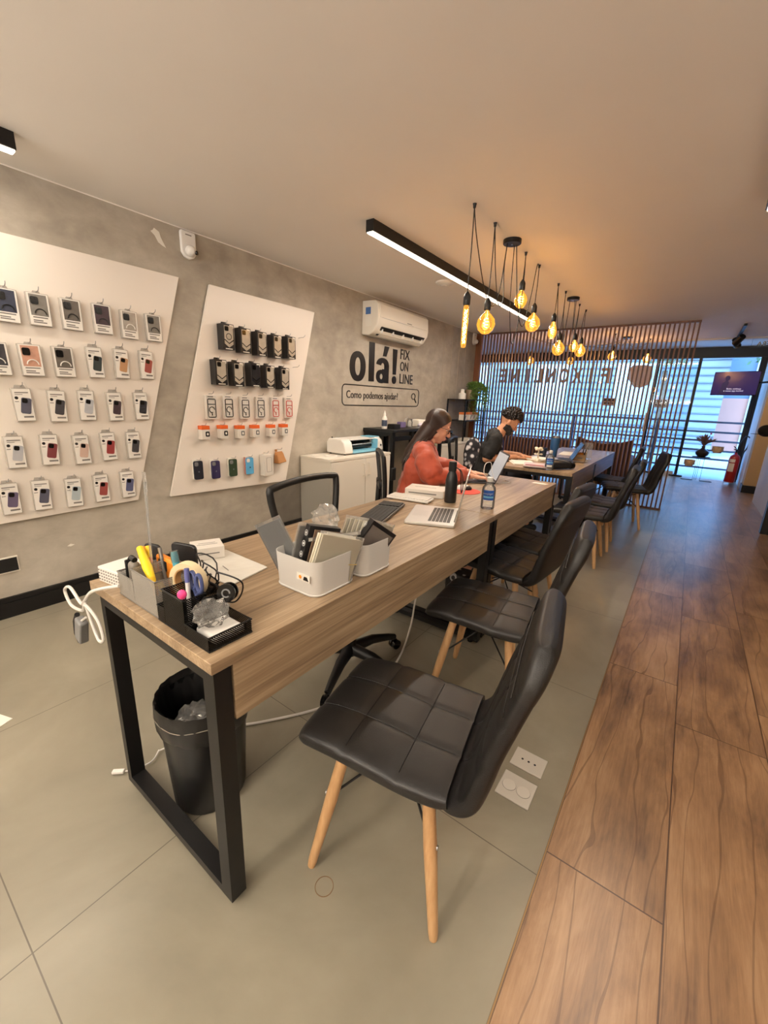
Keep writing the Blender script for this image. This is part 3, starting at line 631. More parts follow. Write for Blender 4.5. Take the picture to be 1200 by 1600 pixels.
wt('word', 'FIX', 4.600, 4.815, 1.866, 1.984, 0.001); wt('word', 'ON', 4.605, 4.79, 1.724, 1.836, 0.001); wt('word', 'LINE', 4.603, 4.915, 1.568, 1.688, 0.001)
wt('question', 'Como podemos ajudar?', 3.572, 4.577, 1.337, 1.445, -0.0005)
rp = []
y0, y1, z0, z1, rr = 3.500, 5.090, 1.285, 1.508, 0.05
for cy, cz, a0 in ((y1 - rr, z1 - rr, 0), (y0 + rr, z1 - rr, 90), (y0 + rr, z0 + rr, 180), (y1 - rr, z0 + rr, 270)):
    for k in range(7): a = math.radians(a0 + 15 * k); rp.append((0.004, cy + rr * math.cos(a), cz + rr * math.sin(a)))
MB().tube(rp, 0.0055, 6, closed=True).build('search_box_outline', M_INK, wl)
mg = MB().tube([(0.004, 4.955 + 0.045 * math.cos(a * PI / 12), 1.415 + 0.038 * math.sin(a * PI / 12)) for a in range(24)], 0.006, 6, closed=True); mg.tube([(0.004, 4.985, 1.385), (0.004, 5.03, 1.335)], 0.008, 6)
mg.build('magnifier', M_INK, wl)

# television
tv = thing('television', 'wall mounted television with dark purple screen near the entrance', 'television', (3.64, 9.75, 1.86), -0.35)
MB().box(-0.33, 0.33, -0.02, 0.02, -0.20, 0.20).build('bezel', M_BLKG, tv)
m, t, b = mk('tv_screen'); b.inputs['Base Color'].default_value = lin((20, 14, 40)); b.inputs['Roughness'].default_value = 0.2; b.inputs['Emission Color'].default_value = lin((48, 38, 96)); b.inputs['Emission Strength'].default_value = 0.55
MB().box(-0.32, 0.32, -0.0225, -0.0205, -0.187, 0.19).build('screen', m, tv)
M_TVF = pm('tv_figure', (24, 18, 44), 0.5, emit=(30, 22, 62), es=0.8)
fg = MB().at((-0.12, -0.0235, 0.09)).prism([(0.035 * math.cos(a * PI / 8), 0.045 * math.sin(a * PI / 8)) for a in range(16)], 0, 0.0008, 'xz'); fg.at((-0.15, -0.0235, -0.05)).prism([(-0.06, -0.13), (0.04, -0.13), (0.06, 0.07), (0.02, 0.11), (-0.03, 0.06)], 0, 0.0008, 'xz'); fg.build('pictured_figure', M_TVF, tv)
text_mesh('caption', 'Baixe, conheça\no nosso app incrível', 0.035, pm('tv_text', (200, 200, 220), emit=(190, 185, 220), es=0.8), tv, M=faceM(0.0, -0.024, -0.10), depth=0.001, align='CENTER')
MB().tube([(0.05, 0.02, 0), (0.12, 0.10, 0.0), (0.30, 0.16, 0.02), (0.52, 0.02, 0.03)], 0.016, 8).build('wall_arm', M_BLKM, tv)

# baseball cap on a peg
cp = thing('baseball_cap', 'black baseball cap hanging on the pale wall at the right edge', 'cap', (4.035, 8.10, 1.13), rot=(0, 0, 0.3))
MB().at((0, 0, 0), (0, 0, 0), (1, 1, 1)).ball((0, 0, 0.0), (0.10, 0.09, 0.085), 20, 12).build('crown', pm('cap_black', (20, 20, 22), 0.8), cp, True)
MB().at((-0.11, -0.02, -0.05), (0, 0.0, 0)).lathe([(0.0, 0.006), (0.07, 0.002), (0.078, -0.002), (0.0, -0.002)], 20, False).build('brim', pm('cap_black', (20, 20, 22)), cp, True)
MB().cyl((0.08, 0.0, 0.03), (0.07, 0.05, 0.03), 0.006).build('peg', M_BLKM, cp)

# fire extinguisher on its stand
fe = thing('fire_extinguisher', 'red fire extinguisher with curved black hose by the entrance wall', 'fire extinguisher', (3.95, 10.47, 0.0))
M_RED = pm('extinguisher_red', (158, 26, 20), 0.3)
MB().lathe([(0.0, 0.05), (0.08, 0.05), (0.086, 0.06), (0.086, 0.50), (0.075, 0.55), (0.035, 0.59), (0.022, 0.60), (0.022, 0.62), (0, 0.62)], 28, False).build('cylinder', M_RED, fe, True)
MB().cyl((0, 0, 0.61), (0, 0, 0.66), 0.018).tube([(0, 0, 0.65), (-0.02, -0.03, 0.68), (-0.05, -0.08, 0.69)], 0.008).tube([(0, 0, 0.66), (-0.03, -0.03, 0.72), (-0.06, -0.07, 0.74)], 0.008).build('valve', M_BLKP, fe, True)
MB().tube(bez([(0.01, 0, 0.65), (0.02, 0, 0.78), (0.08, 0.0, 0.93), (0.15, 0.0, 0.90), (0.14, -0.02, 0.74), (0.10, -0.03, 0.60), (0.10, -0.02, 0.30), (0.10, -0.02, 0.10)]), 0.011, 8).build('hose', M_BLKP, fe, True)
lb = MB(); lb.at((0, 0, 0), (0, 0, math.radians(215)))
for z0, z1 in ((0.26, 0.42), (0.44, 0.50)):
    n = 8; vs = [(0.0875 * math.cos(a), 0.0875 * math.sin(a), z) for z in (z0, z1) for a in [i * 1.1 / n for i in range(n + 1)]]
    lb.add(vs, [(i, i + 1, n + 2 + i, n + 1 + i) for i in range(n)])
lb.build('label', pm('extinguisher_label', (226, 212, 190), 0.5), fe)
st = thing('extinguisher_stand', 'small wire floor stand under the fire extinguisher', 'stand', (3.95, 10.47, 0))
MB().tube([(0.10 * math.cos(a * PI / 10), 0.10 * math.sin(a * PI / 10), 0.044) for a in range(20)], 0.005, 6, closed=True).build('ring', M_STEEL, st, True)
for a in range(4): MB().cyl((0.10 * math.cos(a * PI / 2 + .7), 0.10 * math.sin(a * PI / 2 + .7), 0.044), (0.12 * math.cos(a * PI / 2 + .7), 0.12 * math.sin(a * PI / 2 + .7), 0), 0.004, n=6).build('leg', M_STEEL, st)

# plant stand with vase and two pots
ps = thing('plant_stand', 'thin wire plant stand with a round top by the entrance', 'plant stand', (3.43, 10.5, 0))
MB().lathe([(0.0, 0.476), (0.15, 0.476), (0.15, 0.486), (0.0, 0.486)], 28, False).build('top', M_BLKM, ps, True)
for x, y in ((-0.06, -0.05), (0.06, -0.05), (0.0, 0.07), (-0.03, 0.07)): MB().cyl((x, y, 0.004), (x, y, 0.476), 0.0035, n=6).build('leg', M_BLKM, ps)
for sx in (-1, 1):
    MB().tube([(sx * (0.06 + 0.1 * (1 + math.cos(a * PI / 8))), -0.02 + 0.05 * math.sin(a * PI / 8), 0.005) for a in range(16)], 0.004, 6, closed=True).build('foot_loop', M_BLKM, ps, True)
va = thing('vase', 'round dark bellied vase holding dried grass on the plant stand', 'vase', (3.43, 10.5, 0.487))
MB().lathe([(0.0, 0.0), (0.06, 0.0), (0.105, 0.04), (0.115, 0.085), (0.09, 0.125), (0.04, 0.155), (0.028, 0.18), (0.033, 0.21), (0.028, 0.21), (0.02, 0.18)], 28, False).build('body', pm('vase_dark', (44, 34, 32), 0.35), va, True)
dg_ = MB(); random.seed(11)
for i in range(130):
    a = random.uniform(0, 2 * PI); s_ = random.uniform(0.1, 1.0); L = random.uniform(0.17, 0.26)
    e = Vector((math.cos(a) * 0.19 * s_, math.sin(a) * 0.19 * s_, 0.20 + L * (1.1 - 0.45 * s_)))
    dg_.tube(bez([(0, 0, 0.19), (e.x * 0.35, e.y * 0.35, 0.20 + (e.z - 0.2) * 0.6), tuple(e)], 3), [0.003, 0.003, 0.003, 0.004, 0.005, 0.006, 0.002], 4)
g = dg_.build('dried_grass', pm('dried_grass_brown', (120, 92, 78), 0.9, var=0.25), tag(thing('dried_grass', 'spray of dried brown grass standing in the dark vase', 'plant', (3.43, 10.5, 0.487)), 'spray of dried brown grass standing in the dark vase', 'plant'))
MB().ball((0.07, -0.02, 0.46), 0.018, 10, 8).build('pink_bloom', pm('pink_bloom', (210, 90, 130), 0.7), g.parent, True)
for x, y, z, lab in ((3.26, 10.42, 0.29, 'round woven basket pot hanging low left on the plant stand'), (3.66, 10.5, 0.585, 'round woven basket pot held right of the vase')):
    p_ = thing('basket_pot', lab, 'pot', (x, y, z))
    MB().lathe([(0.0, 0.0), (0.07, 0.0), (0.07, 0.03), (0.092, 0.03), (0.092, 0.125), (0.086, 0.125), (0.084, 0.04), (0.0, 0.04)], 26, False).build('basket', pm('rattan', (190, 158, 118), 0.8, var=0.15, vscale=60), p_, True)
    MB().tube([(3.43 - x, 10.5 - y, -0.002), (0.0, 0.0, -0.002)], 0.005, 6).build('support_rod', M_BLKM, p_)

# seats beyond the screen
M_SOFA = pm('sofa_brown', (74, 42, 30), 0.6, var=0.15, vscale=8)
def sofa(x0, x1, y, h, label, curve):
    t = thing('sofa', label, 'sofa', (x0, y, 0)); L = x1 - x0
    n = 16; pts = [(L * i / n, h + curve * ((2 * i / n - 1) ** 2)) for i in range(n + 1)]
    MB().prism([(0, 0.12)] + [(L, 0.12)] + pts[::-1], 0.0, 0.14, 'xz').build('backrest', M_SOFA, t, bevel=0.02)
    MB().box(0.02, L - 0.02, 0.14, 0.72, 0.12, 0.42).build('seat', M_SOFA, t, bevel=0.03)
    for x in (0, L - 0.1): MB().box(x, x + 0.1, 0.14, 0.72, 0.12, 0.6).build('armrest', M_SOFA, t, bevel=0.03)
    for x in (0.08, L - 0.08):
        for yy in (0.08, 0.64): MB().cyl((x, yy, 0), (x, yy, 0.13), 0.02).build('leg', M_BLKM, t)
sofa(1.62, 2.45, 7.6, 0.80, 'dark brown armchair with curved back seen through the right half of the screen', 0.09)
sofa(0.25, 1.50, 7.7, 0.78, 'long dark brown sofa seen through the screen behind the seated man', 0.03)

# ================================================================ DISPLAY PANELS
def hook_part(parent, y, z, L=0.07):
    return MB().tube([(0.0, 0, 0), (L * 0.75, 0, 0.002), (L * 0.95, 0, 0.012), (L, 0, 0.022)], 0.0022, 6).build('hook', M_STEEL, parent, loc=(0.028, y, z))
p1 = thing('display_panel', 'large white slanted wall panel hung with boxed phone cases, at the left edge', 'display panel', (0, 0, 0))
MB().prism([(1.741, 2.140), (1.296, 0.597), (-0.35, 0.565), (-0.30, 2.128)], 0.006, 0.026, 'yz').build('board', M_PANEL, p1, bevel=0.002)
p2 = thing('display_panel', 'white slanted wall panel with black boxes and colourful cases, right of the large one', 'display panel', (0, 0, 0))
MB().prism([(1.977, 2.147), (3.069, 2.143), (2.66, 0.552), (1.527, 0.582)], 0.006, 0.026, 'yz').build('board', M_PANEL, p2, bevel=0.002)
M_BOXW = pm('package_white', (222, 216, 208), 0.35)
M_BOXE = pm('package_clear_edge', (168, 162, 154), 0.25)
M_CARDW = pm('package_front_card', (236, 232, 226), 0.3)
M_BOXB = pm('package_black', (26, 24, 25), 0.3)
M_WIN = see_through('blister_window', (230, 230, 230), clear=0.85, rough=0.08, body=(210, 208, 205))
def case_shape(w, h, r=0.012, n=4):
    out = []
    for cx, cy, a0 in ((w / 2 - r, h / 2 - r, 0), (-w / 2 + r, h / 2 - r, 90), (-w / 2 + r, -h / 2 + r, 180), (w / 2 - r, -h / 2 + r, 270)):
        for k in range(n + 1): a = math.radians(a0 + 90 * k / n); out.append((cx + r * math.cos(a), cy + r * math.sin(a)))
    return out
def rotp(p, a): c, s_ = math.cos(a), math.sin(a); return [(x * c - y * s_, x * s_ + y * c) for x, y in p]
def shift(p, dx, dy): return [(x + dx, y + dy) for x, y in p]
ROWN = {1: 'top', 2: 'second', 3: 'third', 4: 'fourth', 5: 'bottom'}
ORD = ['first', 'second', 'third', 'fourth', 'fifth', 'sixth']
def hang(name, label, cat, y, z, top, group, rzr=0.0, parent_panel=None):
    hook_part(parent_panel, y, z + top)
    t = thing(name, label, cat, (0.03, y, z), group=group, rot=(rzr, 0, random.uniform(-0.04, 0.04)))
    return t
def bigbox(y, z, cname, col, ring, row, i):
    # wide box with a dark window showing a clear case with a ring
    t = hang('case_box', 'windowed box with %s case, large panel %s row, %s from left' % (cname, ROWN[row], ORD[i]), 'phone case box', y, z, 0.088, 'windowed case boxes on the large panel', random.uniform(-.03, .03), p1)
    MB().box(0.0, 0.024, -0.051, 0.051, -0.088, 0.082).prism([(-0.02, 0.082), (0.02, 0.082), (0.014, 0.094), (-0.014, 0.094)], 0.010, 0.013, 'yz').build('package', M_BOXE, t, bevel=0.0015)
    MB().box(0.0236, 0.0245, -0.048, 0.048, -0.085, 0.079).build('front_card', M_CARDW, t)
    MB().box(0.0238, 0.0252, -0.040, 0.040, -0.036, 0.074).build('window', pm('case_col_%s' % cname.replace(' ', '_'), col, 0.25, var=0.25, vscale=40), t)
    cm = MB().prism(shift(case_shape(0.035, 0.04, 0.008), -0.018, 0.042), 0.0248, 0.029, 'yz')
    for yy, zz in ((-0.027, 0.052), (-0.01, 0.052), (-0.027, 0.034)): cm.at((0.029, yy, zz), (0, PI / 2, 0)).lathe([(0.0065, 0), (0.0065, 0.003), (0, 0.003)], 12)
    cm.build('camera_cutout', M_BLKG, t)
    MB().tube([(0.027, 0.004 + 0.026 * math.cos(a * PI / 14), -0.026 + 0.026 * math.sin(a * PI / 14)) for a in range(15)], 0.0028, 6).build('magnet_ring', ring, t)
    q = MB()
    for k, (a, b_) in enumerate(((-0.034, 0.034), (-0.034, 0.010), (-0.034, 0.026))): q.box(0.0240, 0.0250, a, b_, -0.048 - k * 0.010 - (0.006 if k else 0), -0.042 - k * 0.010 - (0.006 if k else 0))
    q.build('printed_lines', M_GREYINK, t)
def slimbox(y, z, cname, col, row, i):
    t = hang('case_box', 'slim box printed with %s case, large panel %s row, %s from left' % (cname, ROWN[row], ORD[i]), 'phone case box', y, z, 0.100, 'slim printed case boxes on the large panel', random.uniform(-.03, .03), p1)
    MB().box(0.0, 0.022, -0.043, 0.043, -0.093, 0.088).prism([(-0.028, 0.088), (0.028, 0.088), (0.022, 0.106), (-0.022, 0.106)], 0.008, 0.011, 'yz').build('package', M_BOXE, t, bevel=0.0015)
    MB().box(0.0216, 0.0224, -0.040, 0.040, -0.090, 0.085).build('front_card', M_CARDW, t)
    MB().prism(shift(rotp(case_shape(0.046, 0.088, 0.009), -0.18), 0.010, -0.008), 0.0222, 0.0240, 'yz').build('printed_case', pm('case_col_%s' % cname.replace(' ', '_'), col, 0.3), t)
    c = MB().prism(shift(rotp(shift(case_shape(0.025, 0.025, 0.007), -0.007, 0.028), -0.18), 0.010, -0.008), 0.0240, 0.0250, 'yz')
    c.build('camera_block', M_BLKG, t)
    MB().at((0.0222, -0.026, 0.036), (0, PI / 2, 0)).lathe([(0.0085, 0), (0.0085, 0.0006), (0, 0.0006)], 16).build('round_badge', M_INK, t)
    q = MB()
    q.box(0.0221, 0.0229, -0.030, 0.030, 0.062, 0.068).box(0.0221, 0.0229, -0.036, -0.018, 0.014, 0.018).box(0.0221, 0.0229, -0.010, 0.034, -0.074, -0.064).box(0.0221, 0.0229, -0.030, 0.004, 0.053, 0.056)
    q.build('printed_lines', M_GREYINK, t)
G = {'clear grey': (128, 124, 118), 'navy': (58, 62, 78), 'smoke grey': (104, 98, 92), 'dark plum': (70, 56, 62), 'pale clear': (168, 160, 150), 'peach': (196, 150, 130), 'black': (44, 44, 50),
     'dark green': (52, 60, 60), 'tan': (182, 140, 104), 'rose red': (150, 76, 72), 'slate': (84, 84, 98), 'silver': (178, 180, 186), 'burgundy': (116, 58, 60), 'blush': (200, 172, 158), 'violet grey': (96, 86, 110), 'ice blue': (172, 184, 190), 'brick red': (140, 60, 60), 'blue grey': (86, 90, 120), 'charcoal': (66, 64, 68)}
R1 = [(0.748, 1.777, 'navy'), (0.889, 1.78, 'clear grey'), (1.044, 1.78, 'smoke grey'), (1.207, 1.782, 'dark plum'), (1.362, 1.772, 'pale clear'), (1.517, 1.776, 'clear grey')]
for i, (y, z, c) in enumerate(R1): bigbox(y, z, c, G[c], M_BLKP if i != 4 else M_WP, 1, i)
R2 = [(0.665, 1.499, 'charcoal'), (0.813, 1.504, 'peach'), (0.968, 1.508, 'smoke grey'), (1.134, 1.519, 'dark green'), (1.286, 1.524, 'tan'), (1.443, 1.529, 'rose red')]
for i, (y, z, c) in enumerate(R2): (bigbox(y, z, c, G[c], M_WP, 2, i) if i < 3 else slimbox(y, z, c, G[c], 2, i))
R3 = [(0.742, 1.257, 'slate'), (0.9, 1.251, 'charcoal'), (1.054, 1.257, 'silver'), (1.214, 1.251, 'dark plum'), (1.379, 1.256, 'black')]
R4 = [(0.664, 0.993, 'silver'), (0.826, 0.996, 'burgundy'), (0.99, 0.985, 'blush'), (1.144, 0.995, 'brick red'), (1.299, 0.993, 'charcoal')]
R5 = [(0.601, 0.729, 'violet grey'), (0.749, 0.728, 'slate'), (0.912, 0.718, 'ice blue'), (1.068, 0.724, 'rose red'), (1.231, 0.727, 'blue grey')]
for r_, R in ((3, R3), (4, R4), (5, R5)):
    for i, (y, z, c) in enumerate(R): slimbox(y, z, c, G[c], r_, i)

# right panel
def blackbox(y, z, row, i, dark=False):
    fin = 'plain black case' if dark else 'see-through case'
    t = hang('black_case_box', 'black box with %s, right panel %s row, %s from left' % (fin, ROWN[row], ORD[i]), 'phone case box', y, z, 0.095, 'black boxes on the right panel', 0.0, p2)
    MB().box(0.0, 0.075, -0.050, 0.050, -0.098, 0.090).prism([(-0.03, 0.088), (0.02, 0.088), (0.015, 0.106), (-0.025, 0.106)], 0.02, 0.03, 'yz').build('package', M_BOXB, t, bevel=0.002)
    MB().prism([(-0.036, 0.076), (0.040, 0.076), (0.040, -0.055), (0.002, -0.082), (-0.036, -0.055)], 0.0755, 0.0770, 'yz').build('window', pm('case_clear_grey', (176, 166, 152), 0.15, var=0.15, vscale=30) if not dark else pm('case_black_window', (38, 38, 42), 0.2), t)
    q = MB().tube([(0.078, -0.036, -0.025), (0.078, 0.002, -0.052), (0.078, 0.040, -0.025)], 0.0035, 4)
    q.prism(shift(case_shape(0.032, 0.034, 0.008), -0.016, 0.054), 0.077, 0.080, 'yz')
    if row == 1 and i == 0: q.tube([(0.0775, 0.002 + 0.022 * math.cos(a * PI / 10), -0.002 + 0.022 * math.sin(a * PI / 10)) for a in range(20)], 0.0025, 4, closed=True)
    q.build('chevron_and_lens', M_BLKG, t)
    MB().box(0.0755, 0.0762, -0.030, 0.030, -0.094, -0.088).box(0.0755, 0.0765, 0.012, 0.044, 0.062, 0.084).build('white_print', M_PAPER, t)
for i, (y, z) in enumerate([(2.061, 1.79), (2.218, 1.782), (2.375, 1.777), (2.538, 1.775), (2.698, 1.783)]): blackbox(y, z, 1, i)
for i, (y, z) in enumerate([(1.979, 1.522), (2.135, 1.518), (2.297, 1.524), (2.45, 1.518), (2.614, 1.512)]): blackbox(y, z, 2, i, i == 2)
hook_part(p2, 2.855, 1.885, 0.09); hook_part(p2, 2.778, 1.619, 0.09)
for i, (y, z) in enumerate([(1.903, 1.252), (2.057, 1.254), (2.216, 1.25), (2.375, 1.251), (2.538, 1.252), (2.697, 1.253)]):
    red = i > 3; t = hang('magnetic_case_box', 'pack with %s framed magnetic case, right panel middle row, %s from left' % ('red' if red else 'black', ORD[i]), 'phone case box', y, z, 0.10, 'magnetic case packs', 0.0, p2)
    M_F = pm('case_red', (196, 52, 40), 0.4) if red else M_BLKP
    MB().box(0.0, 0.028, -0.045, 0.045, -0.095, 0.090).build('package', M_BOXW, t, bevel=0.002)
    fr = case_shape(0.066, 0.140, 0.010)
    MB().tube([(0.031, a, b_ - 0.008) for a, b_ in fr], 0.0032, 6, closed=True).tube([(0.031, -0.033, 0.022), (0.031, 0.033, 0.022)], 0.0028, 5).build('case_frame', M_F, t)
    MB().tube([(0.031, 0.022 * math.cos(a * PI / 12), -0.020 + 0.022 * math.sin(a * PI / 12)) for a in range(20)], 0.0028, 6).cbox((0.030, 0, -0.056), (0.003, 0.006, 0.018)).build('magnet_ring', M_F, t)
    MB().box(0.0282, 0.0288, -0.030, 0.018, 0.076, 0.083).build('printed_lines', M_GREYINK, t)
WD = [(1.822, 1.06), (1.984, 1.06), (2.147, 1.054), (2.297, 1.054), (2.471, 1.053), (2.62, 1.054)]
for i, (y, z) in enumerate(WD):
    t = hang('adapter_box', 'small orange topped box with %s picture, %s from left on the right panel' % ('black' if i < 2 else 'grey', ORD[i]), 'accessory box', y, z, 0.052, 'small orange-topped boxes', 0.0, p2)
    MB().box(0.0, 0.055, -0.034, 0.034, -0.055, 0.025).build('package', M_BOXW, t, bevel=0.002)
    MB().box(0.0, 0.0555, -0.0345, 0.0345, 0.020, 0.050).build('orange_header', pm('header_orange', (222, 98, 36), 0.5), t, bevel=0.002)
    MB().prism(shift(case_shape(0.034, 0.040, 0.008), 0.012, -0.014), 0.055, 0.057, 'yz').build('pictured_adapter', M_BLKP if i < 2 else M_GRYP, t)
    MB().prism(shift(case_shape(0.014, 0.018, 0.004), 0.012, -0.014), 0.057, 0.0575, 'yz').build('printed_figure', M_PAPER, t)
LC_ = [(1.753, 0.764, 'black', (30, 32, 42)), (1.903, 0.752, 'dark violet', (48, 40, 78)), (2.065, 0.751, 'dark green', (44, 62, 42)), (2.233, 0.749, 'sky blue', (92, 168, 214))]
for i, (y, z, n_, c) in enumerate(LC_):
    t = hang('silicone_case', '%s silicone phone case hanging in the bottom row of the right panel' % n_, 'phone case', y, z, 0.082, 'bare silicone cases', 0.0, p2)
    k = MB().prism(case_shape(0.076, 0.148, 0.014), 0.016, 0.030, 'yz').build('case', pm('silicone_%s' % n_.replace(' ', '_'), c, 0.55), t, bevel=0.004, seg=3)
    if i == 3: MB().box(0.004, 0.015, -0.045, 0.030, -0.072, 0.080).build('second_case_behind', pm('silicone_pink', (206, 140, 130), 0.5), t, bevel=0.003)
    MB().box(0.0, 0.015, -0.038, 0.034, -0.070, 0.082).build('card_insert', M_PAPER, t)
    MB().prism(shift(case_shape(0.030, 0.032, 0.010), -0.017, 0.050), 0.030, 0.0325, 'yz').build('camera_window', M_GRYP if i < 3 else M_WP, t)
    MB().at((0.0302, 0, -0.012), (0, PI / 2, 0)).lathe([(0.006, 0), (0.006, 0.0012), (0, 0.0012)], 12).build('emblem', pm('emblem_grey', (110, 112, 120), 0.4) if i < 3 else M_BLKP, t)
t = hang('charger_box', 'plain white tall box in the bottom row of the right panel', 'accessory box', 2.406, 0.748, 0.10, None, 0, p2)
MB().box(0.0, 0.07, -0.050, 0.050, -0.10, 0.09).build('package', pm('package_white', (222, 216, 208)), t, bevel=0.002)
MB().tube([(0.071, a, b_) for a, b_ in case_shape(0.056, 0.13, 0.01)], 0.0012, 4, closed=True).build('printed_outline', M_GREYINK, t)
t = hang('kraft_pouch', 'small crumpled brown kraft pouch at the end of the bottom row', 'pouch', 2.564, 0.800, 0.07, None, 0, p2)
MB().add([(0, -0.05, -0.06), (0, 0.05, -0.05), (0.075, 0.05, -0.045), (0.08, -0.05, -0.055), (0.01, -0.045, 0.05), (0.01, 0.05, 0.055), (0.035, 0.045, 0.03), (0.04, -0.03, 0.025)], [(0, 3, 2, 1), (4, 5, 6, 7), (0, 1, 5, 4), (1, 2, 6, 5), (2, 3, 7, 6), (3, 0, 4, 7)]).build('pouch', M_CARD, t, bevel=0.008)
MB().box(0.05, 0.052, -0.02, 0.02, -0.012, -0.008).box(0.0, 0.01, -0.03, -0.01, 0.05, 0.07).build('fold', M_CARD, t)

# ================================================================ CABINETS AND BENCH ALONG THE WALL
def cabinet(y0, y1, x1, h, label, group=None):
    t = thing('cabinet', label, 'cabinet', (0.012, y0, 0), group=group); L = y1 - y0; D = x1 - 0.012
    MB().box(0, D - 0.018, 0, L, 0.04, h - 0.025).build('body', M_WHT, t)
    MB().box(0.02, D - 0.04, 0.02, L - 0.02, 0, 0.04).build('plinth', M_BLKP, t)
    MB().box(0, D, -0.002, L + 0.002, h - 0.025, h).build('top', M_WHT, t, bevel=0.002)
    m = L * 0.54
    for k, (a, b_, hy) in enumerate(((0.003, m - 0.004, m - 0.035), (m + 0.004, L - 0.003, m + 0.045))):
        d = MB().box(D - 0.018, D, a, b_, 0.045, h - 0.03).build('door', M_WHT, t, bevel=0.0015)
        MB().tube([(D, hy, h - 0.21), (D + 0.025, hy, h - 0.205), (D + 0.025, hy, h - 0.085), (D, hy, h - 0.08)], 0.005, 8).build('handle', M_STEEL if False else M_WHT, d, True)
    MB().box(D - 0.019, D - 0.0185, m - 0.004, m + 0.004, 0.045, h - 0.03).build('gap', M_BLKP, t)
    return t
cabinet(2.87, 3.845, 0.44, 0.785, 'white two-door cabinet carrying the cutting machine beside the right panel')
cabinet(5.10, 5.87, 0.42, 0.785, 'white two-door cabinet with black printer, behind the woman')
# cutting machine
cm_ = thing('cutting_machine', 'white and light blue film cutting machine on the near white cabinet', 'machine', (0.06, 3.20, 0.785))
MB().prism([(0, 0.012), (0.255, 0.012), (0.265, 0.03), (0.24, 0.125), (0.20, 0.16), (0.03, 0.165), (0, 0.13)], 0.0, 0.13, 'xz').build('left_housing', M_WP, cm_, bevel=0.012, seg=3)
MB().prism([(0, 0.012), (0.255, 0.012), (0.265, 0.03), (0.24, 0.125), (0.20, 0.16), (0.03, 0.165), (0, 0.13)], 0.56, 0.66, 'xz').build('right_housing', M_WP, cm_, bevel=0.012, seg=3)
MB().box(0.0, 0.06, 0.13, 0.56, 0.012, 0.15).box(0.0, 0.255, 0.13, 0.56, 0.012, 0.035).build('chassis', pm('machine_blue', (130, 196, 224), 0.35), cm_)
MB().prism([(0.03, 0.145), (0.20, 0.14), (0.20, 0.155), (0.03, 0.162)], 0.13, 0.56, 'xz').build('lid', M_WP, cm_, bevel=0.003)
MB().cyl((0.13, 0.13, 0.115), (0.13, 0.56, 0.115), 0.012).cyl((0.16, 0.13, 0.07), (0.16, 0.56, 0.07), 0.016).box(0.10, 0.17, 0.20, 0.48, 0.075, 0.10).build('rollers', M_BLKP, cm_, True)
MB().cyl((0.19, 0.13, 0.095), (0.19, 0.56, 0.095), 0.005).build('guide_rail', M_STEEL, cm_)
MB().box(0.17, 0.255, 0.555, 0.562, 0.035, 0.145).box(0.05, 0.20, 0.50, 0.655, 0.1605, 0.1675).build('blue_cheek', pm('machine_blue', (130, 196, 224)), cm_)
MB().at((0.262, 0.61, 0.075), (0, PI / 2, 0)).lathe([(0.012, 0), (0.012, 0.004), (0, 0.004)], 16).build('power_button', M_BLKP, cm_)
MB().cyl((0.05, 0.03, 0.16), (0.05, 0.03, 0.178), 0.006).build('antenna_knob', M_BLKP, cm_)
for x in (0.03, 0.23):
    for y in (0.03, 0.62): MB().cyl((x, y, 0), (x, y, 0.013), 0.012).build('foot', M_BLKP, cm_)
# papers on the near cabinet
for i, (x, y, a, w, h, lab) in enumerate(((0.28, 2.97, 0.3, 0.16, 0.21, 'loose sheet lying front left on the near white cabinet'), (0.14, 3.04, -0.4, 0.15, 0.20, 'loose sheet lying at the wall on the near white cabinet'))):
    tag(MB().box(-w / 2, w / 2, -h / 2, h / 2, 0, 0.002).build('paper_sheet', M_PAPER, loc=(x, y, 0.7853), rot=(0, 0, a)), lab, 'paper')
tl = thing('hand_tool', 'slim silver and white hand tool lying on the near cabinet', 'tool', (0.30, 3.06, 0.793), 0.9)
MB().cyl((-0.09, 0, 0), (0.03, 0, 0), 0.006).build('handle', M_WP, tl); MB().cyl((0.03, 0, 0), (0.10, 0, 0), 0.004, 0.002).build('blade', M_STEEL, tl)
# printer on the far cabinet
pr = thing('printer', 'black printer with white lid on the far white cabinet', 'printer', (0.06, 5.22, 0.785))
MB().box(0, 0.30, 0, 0.40, 0, 0.12).build('body', M_BLKP, pr, bevel=0.02)
MB().box(0.02, 0.27, 0.03, 0.37, 0.12, 0.17).build('lid', M_BLKG, pr, bevel=0.015); MB().box(0.06, 0.26, 0.04, 0.30, 0.17, 0.20).build('paper_stack', M_PAPER, pr)
MB().box(0.30, 0.33, 0.08, 0.32, 0.02, 0.035).build('output_tray', M_BLKP, pr)

# tall black bench
bn = thing('work_bench', 'tall narrow black work bench along the cement wall under the lettering', 'table', (0.01, 3.87, 0))
MB().box(0, 0.44, 0, 1.20, 1.00, 1.03).build('tabletop', M_BLKP, bn, bevel=0.003)
for y in (0.0, 0.40, 1.13):
    for x in (0.39, 0.01): MB().box(x, x + 0.04, y + 0.01, y + 0.055, 0, 1.0).build('leg', M_BLKM, bn)
MB().box(0.40, 0.42, 0.05, 1.15, 0.90, 0.95).build('front_rail', M_BLKM, bn)
MB().prism([(0.05, 0.92), (0.43, 0.97), (0.43, 1.0), (0.0, 1.0)], 0.0, 0.02, 'xz').build('side_bracket', M_BLKM, bn)
MB().box(0.30, 0.45, 0.0, 0.08, 0.45, 0.60).build('cable_box', M_BLKP, bn, bevel=0.01)
